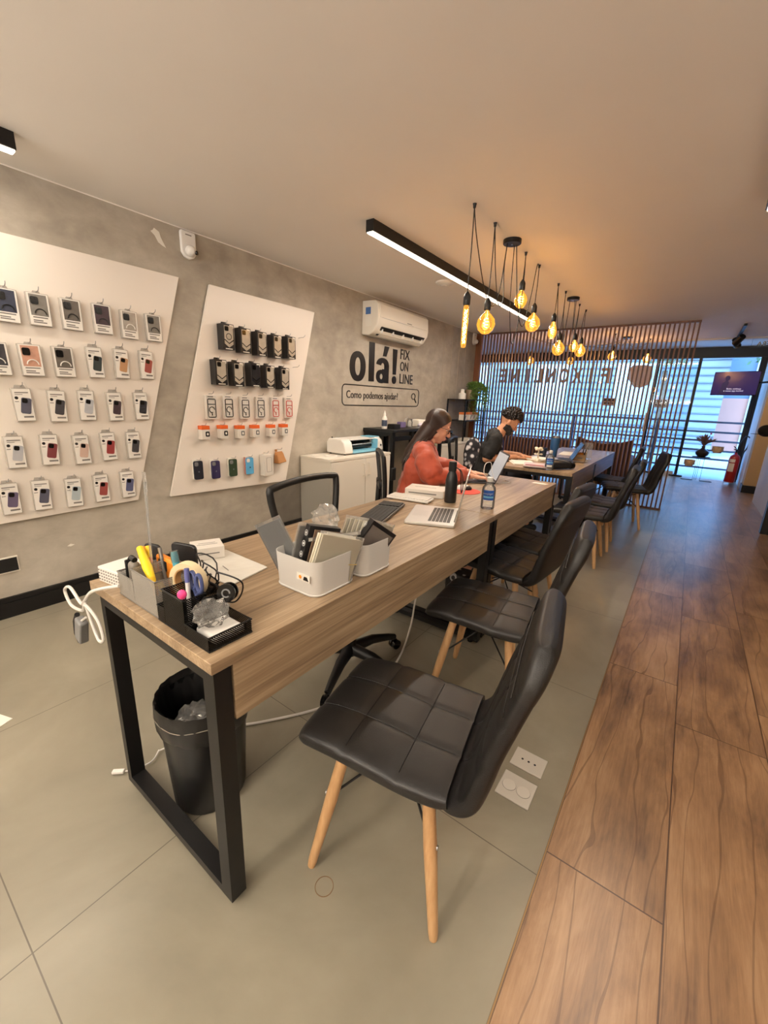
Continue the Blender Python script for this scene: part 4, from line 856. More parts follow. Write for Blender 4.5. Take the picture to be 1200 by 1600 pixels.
# things on the bench
def bottle(name, label, loc, prof, mat, capm=None, capprof=None, labelm=None, lz=None, lr=None, group=None, spray=False):
    t = thing(name, label, 'bottle', loc, group=group)
    MB().lathe(prof, 24, False).build('body', mat, t, True)
    if capprof: MB().lathe(capprof, 18, False).build('cap', capm, t, True)
    if labelm: MB().lathe([(lr, lz[0]), (lr, lz[1])], 24, False).build('label', labelm, t, True)
    return t
BT = 1.03
sp = bottle('spray_bottle', 'white spray bottle with dark printed label standing on the black bench', (0.24, 3.98, BT), [(0, 0), (0.03, 0), (0.032, 0.01), (0.032, 0.115), (0.02, 0.14), (0.013, 0.15), (0, 0.15)], M_WP, M_WP, [(0.014, 0.148), (0.015, 0.17), (0.008, 0.185), (0.006, 0.205), (0, 0.207)], pm('bottle_label_dark', (60, 70, 92), 0.5, var=0.6, vscale=60), (0.03, 0.10), 0.0327)
for (x, y, w, d, h, mm, lab) in ((0.28, 4.12, 0.10, 0.13, 0.05, M_BLKP, 'black parts tray next to the spray bottle'), (0.20, 4.40, 0.07, 0.10, 0.065, pm('violet_box', (112, 100, 142), 0.5, var=0.4, vscale=40), 'violet and white little box on the middle of the bench'), (0.16, 4.85, 0.18, 0.22, 0.085, M_PAPER, 'white carton at the wall end of the bench')):
    tray = thing('small_box', lab, 'box', (x, y, BT)); MB().cbox((0, 0, h / 2), (w, d, h)).build('box', mm, tray, bevel=0.004); MB().cbox((0, 0, h), (w * .86, d * .86, 0.006)).build('lid', mm, tray)
jr = thing('glass_jar', 'clear glass jar with silver lid on the bench', 'jar', (0.22, 4.56, BT))
MB().lathe([(0, 0.002), (0.035, 0.002), (0.038, 0.06), (0.03, 0.085), (0.03, 0.09)], 22, False).build('jar', M_CLEARP, jr, True); MB().lathe([(0.033, 0.088), (0.033, 0.105), (0, 0.107)], 22, False).build('lid', M_STEEL, jr, True)
gl_ = thing('magnifier_lamp', 'small silver clamp tool standing behind the jar', 'tool', (0.12, 4.60, BT))
MB().lathe([(0, 0), (0.035, 0), (0.035, 0.012), (0, 0.014)], 20, False).build('base', M_STEEL, gl_, True); MB().tube([(0, 0, 0.01), (0, 0, 0.09), (0.02, 0.03, 0.12), (0.04, 0.06, 0.10)], 0.006, 8).build('arm', M_STEEL, gl_, True)
cb_ = remeshed('crumpled_bag', MB().ball((0, 0, 0.028), (0.06, 0.10, 0.030), 14, 8).ball((0.02, 0.07, 0.03), (0.04, 0.05, 0.035)).ball((-0.02, -0.06, 0.025), (0.04, 0.06, 0.03)), pm('lilac_film', (196, 190, 206), 0.3, bump=0.8, bscale=40), voxel=0.006)
cb_.location = (0.30, 4.80, BT - 0.003); tag(cb_, 'crumpled lilac plastic bag lying in front of the carton on the bench', 'bag')
tag(MB().cbox((0, 0, 0.015), (0.13, 0.16, 0.03)).build('sponge', pm('lime_green', (196, 212, 96), 0.8), bevel=0.008, loc=(0.30, 4.98, BT), rot=(0, 0, 0.3)), 'lime green cloth pad at the end of the bench', 'cloth')
tag(MB().cbox((0, 0, 0.004), (0.10, 0.20, 0.008)).build('parts_tray', M_STEEL, loc=(0.36, 4.55, BT)), 'flat silver tray lying at the front of the bench', 'tray')

# etagere by the screen
eg = thing('shelf_unit', 'thin black metal shelf unit in the corner by the wooden screen', 'shelf', (0.02, 5.92, 0))
ED, EL = 0.32, 0.72
for x in (0, ED - 0.018):
    for y in (0, EL - 0.018): MB().box(x, x + 0.018, y, y + 0.018, 0, 1.41).build('post', M_BLKM, eg)
for z in (0.35, 0.70, 1.08, 1.395): MB().box(0, ED, 0, EL, z, z + 0.015).build('shelf', M_BLKM, eg)
for i, y in enumerate((0.13, 0.33, 0.45, 0.57)):
    t = thing('product_box', 'white and orange patterned box, %s from the left on the black shelf unit' % ORD[i], 'box', (0.24, 5.92 + y, 1.095), group='orange boxes on the shelf')
    MB().box(-0.04, 0.05, -0.05, 0.05, 0, 0.12).build('box', M_BOXW, t, bevel=0.002)
    MB().box(-0.041, 0.051, -0.051, 0.051, 0.085, 0.121).build('orange_top', pm('box_orange', (214, 120, 60), 0.5), t)
    MB().prism([(-0.03, 0.02), (0.0, 0.02), (0.03, 0.075), (0.005, 0.075)], 0.0505, 0.0512, 'yz').build('dark_motif', M_GREYINK, t)
wc = thing('white_jar', 'white jar with narrow neck on top of the black shelf unit', 'jar', (0.20, 6.06, 1.41))
MB().lathe([(0, 0), (0.055, 0), (0.058, 0.01), (0.058, 0.085), (0.03, 0.10), (0.026, 0.14), (0.0, 0.142)], 22, False).build('jar', M_WP, wc, True); MB().lathe([(0.028, 0.13), (0.028, 0.15), (0, 0.151)], 18, False).build('lid', M_WP, wc, True)
for i, (z, lab) in enumerate(((0.715, 'stack of white cloths on the lower shelf of the black unit'),)):
    t = thing('cloth_stack', lab, 'cloth', (0.18, 6.32, z))
    for k in range(4): MB().cbox((random.uniform(-.01, .01), random.uniform(-.01, .01), 0.012 + 0.022 * k), (0.22, 0.26, 0.020)).build('folded_cloth', M_PAPER, t, bevel=0.008)
# trailing plant
pp = thing('trailing_plant', 'green trailing plant in pale pot on top of the black shelf unit', 'plant', (0.20, 6.36, 1.41))
MB().lathe([(0, 0), (0.06, 0), (0.085, 0.13), (0.088, 0.15), (0.078, 0.15), (0.07, 0.12), (0, 0.12)], 24, False).build('pot', pm('taupe_pot', (150, 132, 108), 0.7), pp, True)
random.seed(5); st_ = MB(); lf = MB()
for i in range(46):
    a = random.uniform(-1.9, 1.9) + 0.4; L = random.uniform(0.14, 0.34); drop = random.uniform(-0.10, 0.52) if i % 3 else random.uniform(0.0, 0.15)
    ex, ey = math.cos(a) * L * 0.9 + 0.02, math.sin(a) * L * 0.55
    if ey + 6.36 > 6.79: ey = 6.79 - 6.36
    pts = bez([(0, 0, 0.13), (ex * 0.4, ey * 0.4, 0.26), (ex * 0.85, ey * 0.85, 0.20 - drop * 0.2), (ex, ey, 0.14 - drop)], 6); st_.tube(pts, 0.002, 4)
    for p in pts[3:]:
        for s_ in range(3):
            d = Vector((random.uniform(-1, 1), random.uniform(-1, 1), random.uniform(-0.8, 0.3))).normalized(); c = p + d * 0.004; q = d.orthogonal().normalized() * 0.008; e = c + d * random.uniform(0.03, 0.055)
            lf.add([tuple(c), tuple((c + e) / 2 + q), tuple(e), tuple((c + e) / 2 - q)], [(0, 1, 2, 3)])
st_.build('stems', pm('stem_green', (76, 96, 48), 0.6), pp); lf.build('foliage', pm('foliage_green', (92, 124, 56), 0.55, var=0.45, vscale=25), pp)

# ================================================================ TABLES
TZ = 0.775
def table(x0, x1, y0, y1, label):
    t = thing('work_table', label, 'table', (x0, y0, 0)); W = x1 - x0; L = y1 - y0
    MB().box(0, W, 0, L, TZ - 0.030, TZ).build('tabletop', M_OAK, t, bevel=0.0015)
    MB().box(W - 0.020, W, 0.055, L - 0.06, TZ - 0.185, TZ - 0.0305).build('front_apron', M_OAK, t)
    for y, f in ((0.005, 1), (L - 0.055, -1)):
        a, b_ = 0.055, W - 0.002; s_ = 0.045
        lg = MB().box(a, a + 0.028, y, y + s_, 0.02, TZ - 0.031).build('leg_post', M_BLKM, t)
        MB().box(b_ - 0.045, b_, y, y + s_, 0.02, TZ - 0.031).build('leg_post', M_BLKM, t)
        MB().box(a + 0.028, b_ - 0.045, y, y + s_, 0.02, 0.048).build('floor_bar', M_BLKM, t)
        MB().box(a + 0.028, b_ - 0.045, y, y + s_, TZ - 0.061, TZ - 0.031).build('top_bar', M_BLKM, t)
        for x in (a + 0.03, b_ - 0.05): MB().cyl((x, y + s_ / 2, 0), (x, y + s_ / 2, 0.021), 0.014).build('levelling_foot', M_BLKP, lg).parent = lg
    MB().box(0.06, W - 0.10, 0.30, L - 0.30, TZ - 0.075, TZ - 0.032).build('cable_tray', M_BLKM, t)
    return t
table(1.700, 2.372, 0.425, 2.098, 'nearest oak laminate table on black loop legs with organisers and bins')
table(1.700, 2.372, 2.102, 3.390, 'second oak laminate table where the woman in orange sits')
table(1.660, 2.356, 3.995, 5.135, 'third oak laminate table where the man in black sits')
table(1.660, 2.356, 5.139, 6.560, 'farthest oak laminate table reaching the wooden screen')

# ================================================================ DINING STYLE CHAIRS
M_SEAM = pm('seam_thread', (14, 13, 13), 0.6)
def cushion(stations, n=40, seams=(), vs=(), depth=0.004, power=0.45):
    # stations: (x, z, nx, nz, halfwidth, halfthickness)
    mb = MB(); rings = []
    m_ = n // 2
    for k, (x, z, nx, nz, hw, ht) in enumerate(stations):
        ring = []
        for i in range(n):
            top = i < m_; q = (i if top else i - m_) / m_
            w = hw * math.cos(PI * q) * (1 if top else -1)
            e = max(0.0, 1 - (abs(w) / hw) ** (2 / power)) ** 0.31; u = ht * e * (1 if top else -1)
            if top and e > 0.3:
                for s_ in seams: u -= depth * math.exp(-((w - s_) / 0.010) ** 2)
                if k in vs: u -= depth
            ring.append((x + nx * u, w, z + nz * u))
        rings.append(ring)
    vsx = [p for r in rings for p in r]; m = len(rings)
    fs = [(k * n + i, k * n + (i + 1) % n, (k + 1) * n + (i + 1) % n, (k + 1) * n + i) for k in range(m - 1) for i in range(n)]
    fs += [tuple(range(n)), tuple(range((m - 1) * n, m * n))[::-1]]
    return mb.add(vsx, fs)
def spline_st(pts, n):
    # pts rows: x, z, hw, ht  -> stations with normals (up / forward side)
    P = [Vector(p) for p in [(a, b_, 0) for a, b_, _, _ in pts]]; out = []
    cur = bez([(a, b_, c) for a, b_, c, d in pts], n); cur2 = bez([(a, b_, d) for a, b_, c, d in pts], n)
    for i in range(len(cur)):
        a = cur[max(i - 1, 0)]; b_ = cur[min(i + 1, len(cur) - 1)]; d = Vector((b_.x - a.x, b_.y - a.y)).normalized()
        out.append((cur[i].x, cur[i].y, -d.y, d.x, max(cur[i].z, 0.01), max(cur2[i].z, 0.002)))
    return out
def make_chair():
    # local: front = -x, rear = +x
    t = thing('upholstered_chair', '', 'chair', (0, 0, 0))
    seat = [(-0.232, 0.440, 0.185, 0.004), (-0.228, 0.446, 0.195, 0.018), (-0.205, 0.455, 0.203, 0.028), (-0.12, 0.462, 0.210, 0.030), (-0.02, 0.458, 0.214, 0.030), (0.08, 0.450, 0.214, 0.030), (0.16, 0.450, 0.210, 0.029), (0.195, 0.456, 0.205, 0.022)]
    st1 = spline_st(seat, 6); xs = [s_[0] for s_ in st1]
    vs = [min(range(len(xs)), key=lambda i: abs(xs[i] - v)) for v in (-0.085, 0.06)]
    cushion(st1, 128, (-0.07, 0.07), vs, 0.005, 0.30).build('seat', M_LEA, t, True)
    back = [(0.150, 0.436, 0.180, 0.010), (0.200, 0.440, 0.200, 0.026), (0.238, 0.470, 0.210, 0.030), (0.258, 0.53, 0.214, 0.029), (0.278, 0.62, 0.216, 0.027), (0.303, 0.71, 0.214, 0.026), (0.328, 0.79, 0.204, 0.025)]
    st2 = spline_st(back, 6); zs = [s_[1] for s_ in st2]
    vs = [min(range(len(zs)), key=lambda i: abs(zs[i] - v)) for v in (0.60, 0.72)]
    cushion(st2, 128, (-0.07, 0.07), vs, 0.005, 0.32).build('backrest', M_LEAB, t, True)
    top = [(0.3275, 0.7885, 0.205, 0.0265), (0.338, 0.825, 0.198, 0.029), (0.347, 0.862, 0.180, 0.030), (0.352, 0.885, 0.160, 0.029), (0.355, 0.894, 0.150, 0.018), (0.356, 0.897, 0.14, 0.004)]
    cushion(spline_st(top, 6), 96, (), (), 0, 0.34).build('headband', M_LEA, t, True)
    MB().tube([(0.3275 - 0.026, -0.20, 0.792), (0.3275 - 0.029, 0.0, 0.792), (0.3275 - 0.026, 0.20, 0.792)], 0.0016, 5).build('seam', M_SEAM, t)
    def onst(st, k, w, up=1):
        x, z, nx, nz, hw, ht = st[k]; q = max(0.0, 1 - (abs(w) / hw) ** (2 / 0.31)); u = ht * q ** 0.31 * up; return (x + nx * (u - 0.0036), w, z + nz * (u - 0.0036))
    sm_ = MB()
    for st, ks, k0, k1 in ((st1, [min(range(len(xs)), key=lambda i: abs(xs[i] - v)) for v in (-0.085, 0.06)], 8, len(st1) - 3), (st2, vs, 8, len(st2) - 1)):
        for w in (-0.07, 0.07): sm_.tube([onst(st, k, w) for k in range(k0, k1)], 0.0013, 5)
        for k in ks: sm_.tube([onst(st, k, -0.185 + 0.37 * i / 14) for i in range(15)], 0.0013, 5)
    sm_.build('stitching', M_SEAM, t)
    MB().box(-0.15, 0.14, -0.13, 0.13, 0.418, 0.428).build('seat_bracket', M_BLKM, t)
    K = [(-0.193, -0.196), (0.193, -0.196), (-0.193, 0.196), (0.193, 0.196)]
    for fx, fy in K:
        tx, ty = fx * 0.62, fy * 0.58
        lg = MB().tube([(tx, ty, 0.422), (tx + (fx - tx) * 0.45, ty + (fy - ty) * 0.45, 0.232), (fx * 0.985, fy * 0.985, 0.02), (fx, fy, 0.0)], [0.0165, 0.0185, 0.0135, 0.0115], 14).build('leg', M_BEECH, t, True)
        MB().cyl((tx + (fx - tx) * 0.42 + (0.018 if fx > 0 else -0.018), ty + (fy - ty) * 0.42, 0.243), (tx + (fx - tx) * 0.42 + (0.022 if fx > 0 else -0.022), ty + (fy - ty) * 0.42, 0.243), 0.006).build('bolt', M_STEEL, lg)
        MB().tube([(fx * 0.55, fy * 0.55, 0.418), (fx * 0.75, fy * 0.72, 0.25)], 0.005, 6).build('strut', M_BLKM, t)
    for a, b_ in ((0, 3), (1, 2)):
        A, B = K[a], K[b_]
        MB().tube([(A[0] * 0.79, A[1] * 0.77, 0.245), (0, 0, 0.36), (B[0] * 0.79, B[1] * 0.77, 0.245)], 0.004, 6).build('cross_wire', M_BLKM, t)
    for y in (-1, 1): MB().tube([(-0.15, y * 0.12, 0.417), (0, y * 0.02, 0.35), (0.15, y * 0.12, 0.417)], 0.004, 6).build('cross_wire', M_BLKM, t)
    return t
ch0 = make_chair()
CH = [(2.615, 0.866, 0.183, 'nearest black leatherette chair with wooden legs, pulled out at the near table'),
      (2.540, 1.690, 0.13, 'black leatherette chair directly behind the nearest one, its seat under the first table'),
      (2.395, 2.300, -0.10, 'black leatherette chair at the joint of the two near tables, its back turned to view'),
      (2.340, 2.780, -0.10, 'black leatherette chair pushed under the second table, mostly hidden behind another back'),
      (2.490, 4.000, 0.02, 'black leatherette chair nearest at the third table with legs on the bright floor'),
      (2.500, 4.560, 0.05, 'black leatherette chair second along the far tables'),
      (2.640, 5.620, 0.25, 'black leatherette chair farthest back, drawn out towards the end of the screen'),
      (2.360, 6.140, 0.0, 'black leatherette chair pushed under the farthest table end by the screen')]
for i, (x, y, a, lab) in enumerate(CH):
    if i == 0: o = ch0; o.location = (x, y, 0); o.rotation_euler = (0, 0, a); o['label'] = lab
    else: o = dup(ch0, (x, y, 0), a, lab)
    o['group'] = 'upholstered chairs along the tables'

# ================================================================ OFFICE CHAIRS
M_MESHF = m_fabric_mesh('chair_mesh_fabric', (34, 32, 32), 0.62)
def office_chair(loc, rz, label, base_a=0.0, tilt=0.0):
    # local: facing +x
    t = thing('office_chair', label, 'office chair', loc, rz, group='mesh office chairs')
    for k in range(5):
        a = base_a + k * 2 * PI / 5; c, s_ = math.cos(a), math.sin(a)
        ar = MB().tube([(0.02 * c, 0.02 * s_, 0.115), (0.14 * c, 0.14 * s_, 0.115), (0.25 * c, 0.25 * s_, 0.088), (0.30 * c, 0.30 * s_, 0.072)], [0.032, 0.026, 0.020, 0.016], 10).build('base_arm', M_BLKP, t, True)
        w = MB()
        for d in (-0.014, 0.014): w.cyl((0.305 * c - s_ * (d - 0.009), 0.305 * s_ + c * (d - 0.009), 0.028), (0.305 * c - s_ * (d + 0.009), 0.305 * s_ + c * (d + 0.009), 0.028), 0.027, n=16)
        w.cyl((0.30 * c, 0.30 * s_, 0.04), (0.30 * c, 0.30 * s_, 0.075), 0.010)
        w.build('caster', M_BLKG, ar, True)
    MB().cyl((0, 0, 0.08), (0, 0, 0.26), 0.030).cyl((0, 0, 0.26), (0, 0, 0.40), 0.018).build('gas_column', M_BLKP, t, True)
    MB().box(-0.12, 0.12, -0.10, 0.10, 0.39, 0.42).build('tilt_plate', M_BLKM, t)
    cushion(spline_st([(0.24, 0.445, 0.17, 0.004), (0.225, 0.452, 0.20, 0.022), (0.10, 0.462, 0.235, 0.034), (-0.08, 0.462, 0.240, 0.034), (-0.21, 0.470, 0.215, 0.022), (-0.235, 0.475, 0.18, 0.004)], 5), 32, (), (), 0, 0.4).build('seat', pm('seat_fabric_black', (26, 25, 26), 0.85), t, True)
    fr = [(-0.255, -0.165, 0.56), (-0.265, -0.215, 0.76), (-0.282, -0.245, 0.925), (-0.286, -0.21, 0.955), (-0.288, 0.0, 0.968), (-0.286, 0.21, 0.955), (-0.282, 0.245, 0.925), (-0.265, 0.215, 0.76), (-0.255, 0.165, 0.56), (-0.25, 0.0, 0.545)]
    MB().tube(bez(fr + fr[:1], 4)[:-1], 0.017, 10, closed=True).build('back_frame', M_BLKP, t, True)
    g = MB(); nn = 10; rows = [(0.56, 0.165, -0.255), (0.76, 0.213, -0.265), (0.925, 0.243, -0.282), (0.955, 0.21, -0.286)]
    v = []; 
    for z, hw, x in rows:
        v += [(x - 0.012 * (1 - (2 * i / nn - 1) ** 2), hw * (2 * i / nn - 1), z) for i in range(nn + 1)]
    g.add(v, [(r * (nn + 1) + i, r * (nn + 1) + i + 1, (r + 1) * (nn + 1) + i + 1, (r + 1) * (nn + 1) + i) for r in range(3) for i in range(nn)]).build('back_mesh', M_MESHF, t, True)
    MB().tube(bez([(-0.08, 0, 0.40), (-0.24, 0, 0.40), (-0.29, 0, 0.50), (-0.285, 0, 0.74)]), [0.022] * 25, 8).build('back_post', M_BLKP, t, True)
    MB().box(-0.30, -0.275, -0.12, 0.12, 0.69, 0.74).build('lumbar_bar', M_BLKP, t, bevel=0.008)
    return t
office_chair((1.93, 1.43, 0), 0.10, 'empty mesh office chair tucked under the nearest table from the wall side', math.radians(-75))
office_chair((1.42, 2.80, 0), 0.74, 'mesh office chair carrying the woman in the orange blouse', 0.2)
office_chair((1.22, 4.45, 0), 0.30, 'mesh office chair carrying the man in the black shirt', 0.5)

# ================================================================ PEOPLE
def head_blob(mb, c, pitch, s=1.0, beard=False):
    M = Matrix.Translation(c) @ Matrix.Rotation(pitch, 4, 'Y') @ Matrix.Diagonal((s, s, s, 1)); mb.X = M
    mb.ball((-0.012, 0, 0.035), (0.093, 0.074, 0.086), 24, 16)
    mb.ball((0.022, 0, -0.030), (0.062, 0.056, 0.078), 20, 14)
    mb.ball((0.000, 0, 0.0), (0.080, 0.064, 0.075), 20, 14)
    mb.ball((0.046, 0, -0.088), (0.030, 0.028, 0.022), 14, 10)
    for y in (-1, 1):
        mb.ball((0.052, y * 0.030, -0.020), (0.026, 0.022, 0.026), 12, 8)      # cheek
        mb.ball((0.066, y * 0.028, 0.030), (0.018, 0.022, 0.009), 12, 8)       # brow
        mb.ball((-0.008, y * 0.074, -0.006), (0.016, 0.008, 0.028), 12, 10)    # ear
        mb.ball((0.005, y * 0.050, -0.058), (0.028, 0.014, 0.024), 12, 8)      # jaw
        mb.ball((0.093, y * 0.011, -0.028), (0.010, 0.008, 0.007), 10, 8)      # nostril
    mb.tube([(0.076, 0, 0.020), (0.092, 0, -0.002), (0.107, 0, -0.024)], [0.009, 0.010, 0.011], 10)
    mb.ball((0.103, 0, -0.025), 0.0115, 10, 8)
    mb.ball((0.080, 0, -0.052), (0.014, 0.024, 0.010), 12, 8); mb.ball((0.077, 0, -0.066), (0.014, 0.020, 0.009), 12, 8)
    mb.X = Matrix(); return M
def hand_blob(mb, w, d, up, side, curl=0.55, s=1.0):
    w = Vector(w); d = Vector(d).normalized(); up = Vector(up); up = (up - d * up.dot(d)).normalized(); l = d.cross(up) * side
    # l points to the thumb side
    for k in range(-1, 2): mb.tube([w + l * 0.010 * k * s, w + d * 0.045 * s + l * 0.021 * k * s, w + d * 0.082 * s + l * 0.025 * k * s], [0.015 * s, 0.0135 * s, 0.011 * s], 10)
    mb.ball(tuple(w + d * 0.045 * s), 0.019 * s, 12, 8)
    for k, L in enumerate((0.068, 0.078, 0.072, 0.056)):
        o = (1.5 - k) * 0.0185 * s; a = curl * (0.8 + 0.15 * k); p = w + d * 0.080 * s + l * o; L *= s
        q0 = p + (d * math.cos(0.15) + up * 0.12) * L * 0.42 + l * o * 0.12
        q1 = q0 + (d * math.cos(a) - up * math.sin(a)) * L * 0.34; q2 = q1 + (d * math.cos(a * 1.9) - up * math.sin(a * 1.9)) * L * 0.28
        limb(mb, [p, q0, q1, q2], [0.0095 * s, 0.0085 * s, 0.0075 * s, 0.0065 * s], 9)
    t0 = w + d * 0.022 * s + l * 0.018 * s; t1 = t0 + (d * 0.6 + l * 0.75 - up * 0.2).normalized() * 0.034 * s; t2 = t1 + (d * 0.9 + l * 0.35 - up * 0.25).normalized() * 0.030 * s
    limb(mb, [t0, t1, t2], [0.013 * s, 0.0105 * s, 0.008 * s], 10)
def torso(mb, pel, chest, sh, hw, grow=0.0):
    # pelvis -> waist -> chest -> shoulders, elliptical sections built from side-by-side tubes
    for y in (-0.085, -0.03, 0.03, 0.085):
        limb(mb, [(pel[0], pel[1] + y, pel[2]), ((pel[0] * 0.6 + chest[0] * 0.4), y * 0.95, pel[2] * 0.55 + chest[2] * 0.45), (chest[0], y * 1.15, chest[2])], [0.098 + grow, 0.085 + grow, 0.092 + grow], 14)
    limb(mb, [(sh[0], -hw + 0.03, sh[2]), (sh[0] + 0.005, 0, sh[2] + 0.015), (sh[0], hw - 0.03, sh[2])], [0.052 + grow, 0.062 + grow, 0.052 + grow], 14)
    for y in (-0.08, 0, 0.08): limb(mb, [(chest[0], y, chest[2]), (sh[0], y * 1.1, sh[2] - 0.02)], [0.088 + grow, 0.06 + grow], 14)
M_SKW = pm('skin_light', (214, 160, 134), 0.5, spec=0.35, var=0.05, vscale=12); M_SKM = pm('skin_tan', (204, 150, 118), 0.5, spec=0.35, var=0.05, vscale=12)
M_HAIRW = pm('hair_dark_brown', (44, 27, 20), 0.42, spec=0.5, var=0.35, vscale=30); M_HAIRM = pm('hair_black', (26, 20, 18), 0.6, var=0.3, vscale=60)
M_LIP = pm('lip', (176, 96, 88), 0.45); M_EYE = pm('eye_white', (226, 218, 210), 0.25); M_IRIS = pm('iris_brown', (42, 26, 18), 0.2)
def face_parts(t, M, brow, lashes=True):
    for y in (-1, 1):
        e = MB(); e.X = M; e.ball((0.0665, y * 0.029, 0.012), (0.0115, 0.0135, 0.0085), 14, 10); eo = e.build('eye', M_EYE, t, True)
        e = MB(); e.X = M; e.ball((0.0765, y * 0.029, 0.009), (0.003, 0.0055, 0.0055), 10, 8); e.build('iris', M_IRIS, eo, True)
        e = MB(); e.X = M; e.ball((0.0695, y * 0.029, 0.0150), (0.0125, 0.0155, 0.0085), 12, 8); e.build('eyelid', M_SKW if brow is M_HAIRW else M_SKM, t, True)
        e = MB(); e.X = M; e.tube([(0.080, y * 0.013, 0.033), (0.081, y * 0.028, 0.038), (0.070, y * 0.046, 0.034)], [0.0028, 0.0036, 0.002], 6); e.build('eyebrow', brow, t, True)
    e = MB(); e.X = M; e.ball((0.0935, 0, -0.0525), (0.004, 0.019, 0.0045), 14, 8); e.ball((0.0905, 0, -0.062), (0.0045, 0.016, 0.005), 14, 8); e.build('lips', M_LIP, t, True)

# ---- woman in the orange blouse
WO = thing('person', 'woman with long dark hair, glasses and orange blouse typing at the second table', 'person', (1.43, 2.75, 0), math.radians(33), group=None)
pel = (0, 0, 0.575); chest = (0.045, 0, 0.85); sh = (0.075, 0, 0.995)
bm_ = MB(); torso(bm_, pel, chest, sh, 0.165)
hc = (0.175, 0, 1.170)
limb(bm_, [(0.085, 0, 1.00), (0.115, 0, 1.07), (0.150, 0, 1.14)], [0.058, 0.048, 0.050], 14)
HM = head_blob(bm_, hc, math.radians(24), 1.03)
RA = [(0.075, -0.175, 0.985), (0.145, -0.285, 0.830), (0.40, -0.135, 0.825), (0.45, -0.115, 0.822)]
LA_ = [(0.075, 0.175, 0.985), (0.165, 0.275, 0.855), (0.41, 0.095, 0.828), (0.46, 0.070, 0.825)]
for A in (RA, LA_): limb(bm_, A, [0.046, 0.037, 0.024, 0.021], 14)
hand_blob(bm_, RA[-1], (1, 0.10, -0.12), (0, 0, 1), -1, 0.5, 0.92); hand_blob(bm_, LA_[-1], (1, -0.12, -0.12), (0, 0, 1), 1, 0.5, 0.92)
for y in (-1, 1): limb(bm_, [(0.0, y * 0.085, 0.575), (0.40, y * 0.11, 0.585), (0.44, y * 0.11, 0.12), (0.50, y * 0.11, 0.05)], [0.085, 0.062, 0.042, 0.03], 14)
remeshed('body', bm_, M_SKW, WO, 0.0048, 3, 0.5)
face_parts(WO, HM, M_HAIRW)
M_BLOUSE = pm('orange_blouse', (164, 66, 40), 0.55, sheen=0.2, bump=0.25, bscale=22)
bl = MB(); torso(bl, (0.0, 0, 0.62), chest, (sh[0] - 0.006, 0, sh[2] - 0.006), 0.172, 0.020)
for s_, A in ((-1, RA), (1, LA_)):
    a, b_, c = Vector(A[0]), Vector(A[1]), Vector(A[2])
    limb(bl, [a, a.lerp(b_, 0.35) + Vector((0, s_ * 0.012, 0.012)), a.lerp(b_, 0.8) + Vector((0, s_ * 0.01, 0)), b_ + Vector((0, 0, 0)), b_.lerp(c, 0.35), b_.lerp(c, 0.75), c], [0.068, 0.082, 0.080, 0.066, 0.064, 0.050, 0.031], 16)
    for k in range(3):   # folds of the full sleeve
        p = a.lerp(b_, 0.2 + 0.18 * k); q = p + Vector((0.03, s_ * 0.03, -0.05)); bl.tube([p + Vector((-0.05, s_ * 0.055, 0.03)), q + Vector((0.03, s_ * 0.05, -0.01))], [0.012, 0.020], 8)
        p = b_.lerp(c, 0.15 + 0.16 * k); bl.tube([p + Vector((-0.02, s_ * 0.04, 0.045)), p + Vector((0.03, s_ * 0.035, -0.03))], [0.010, 0.022 - 0.003 * k], 8)
def folds(o, sc, st):
    for k, (s_, q) in enumerate(((sc, st), (sc * 0.45, st * 0.55))):
        tx = bpy.data.textures.new('fold_noise', 'CLOUDS'); tx.noise_scale = s_; tx.noise_depth = 1
        md = o.modifiers.new('folds', 'DISPLACE'); md.texture = tx; md.strength = q; md.mid_level = 0.36; md.texture_coords = 'LOCAL'
folds(remeshed('blouse', bl, M_BLOUSE, WO, 0.0065, 4, 0.5), 0.14, 0.034)
nk = MB().add([(0.130, -0.05, 1.025), (0.130, 0.05, 1.025), (0.162, 0.0, 0.93)], [(0, 1, 2)])
tr_ = MB()
for y in (-1, 1): limb(tr_, [(0.0, y * 0.085, 0.580), (0.40, y * 0.11, 0.588), (0.44, y * 0.11, 0.13)], [0.100, 0.074, 0.055], 14)
limb(tr_, [(0, -0.07, 0.585), (0, 0.07, 0.585)], [0.115, 0.115], 16)
remeshed('trousers', tr_, pm('dark_trousers', (30, 30, 36), 0.8), WO, 0.010, 4, 0.5)
for y in (-1, 1): limb(MB(), [(0, 0, 0), (0, 0, 0)], [0.01, 0.01])
sh_ = MB()
for y in (-1, 1): limb(sh_, [(0.43, y * 0.11, 0.045), (0.56, y * 0.115, 0.035)], [0.042, 0.034], 12)
remeshed('shoes', sh_, M_BLKP, WO, 0.008, 2)
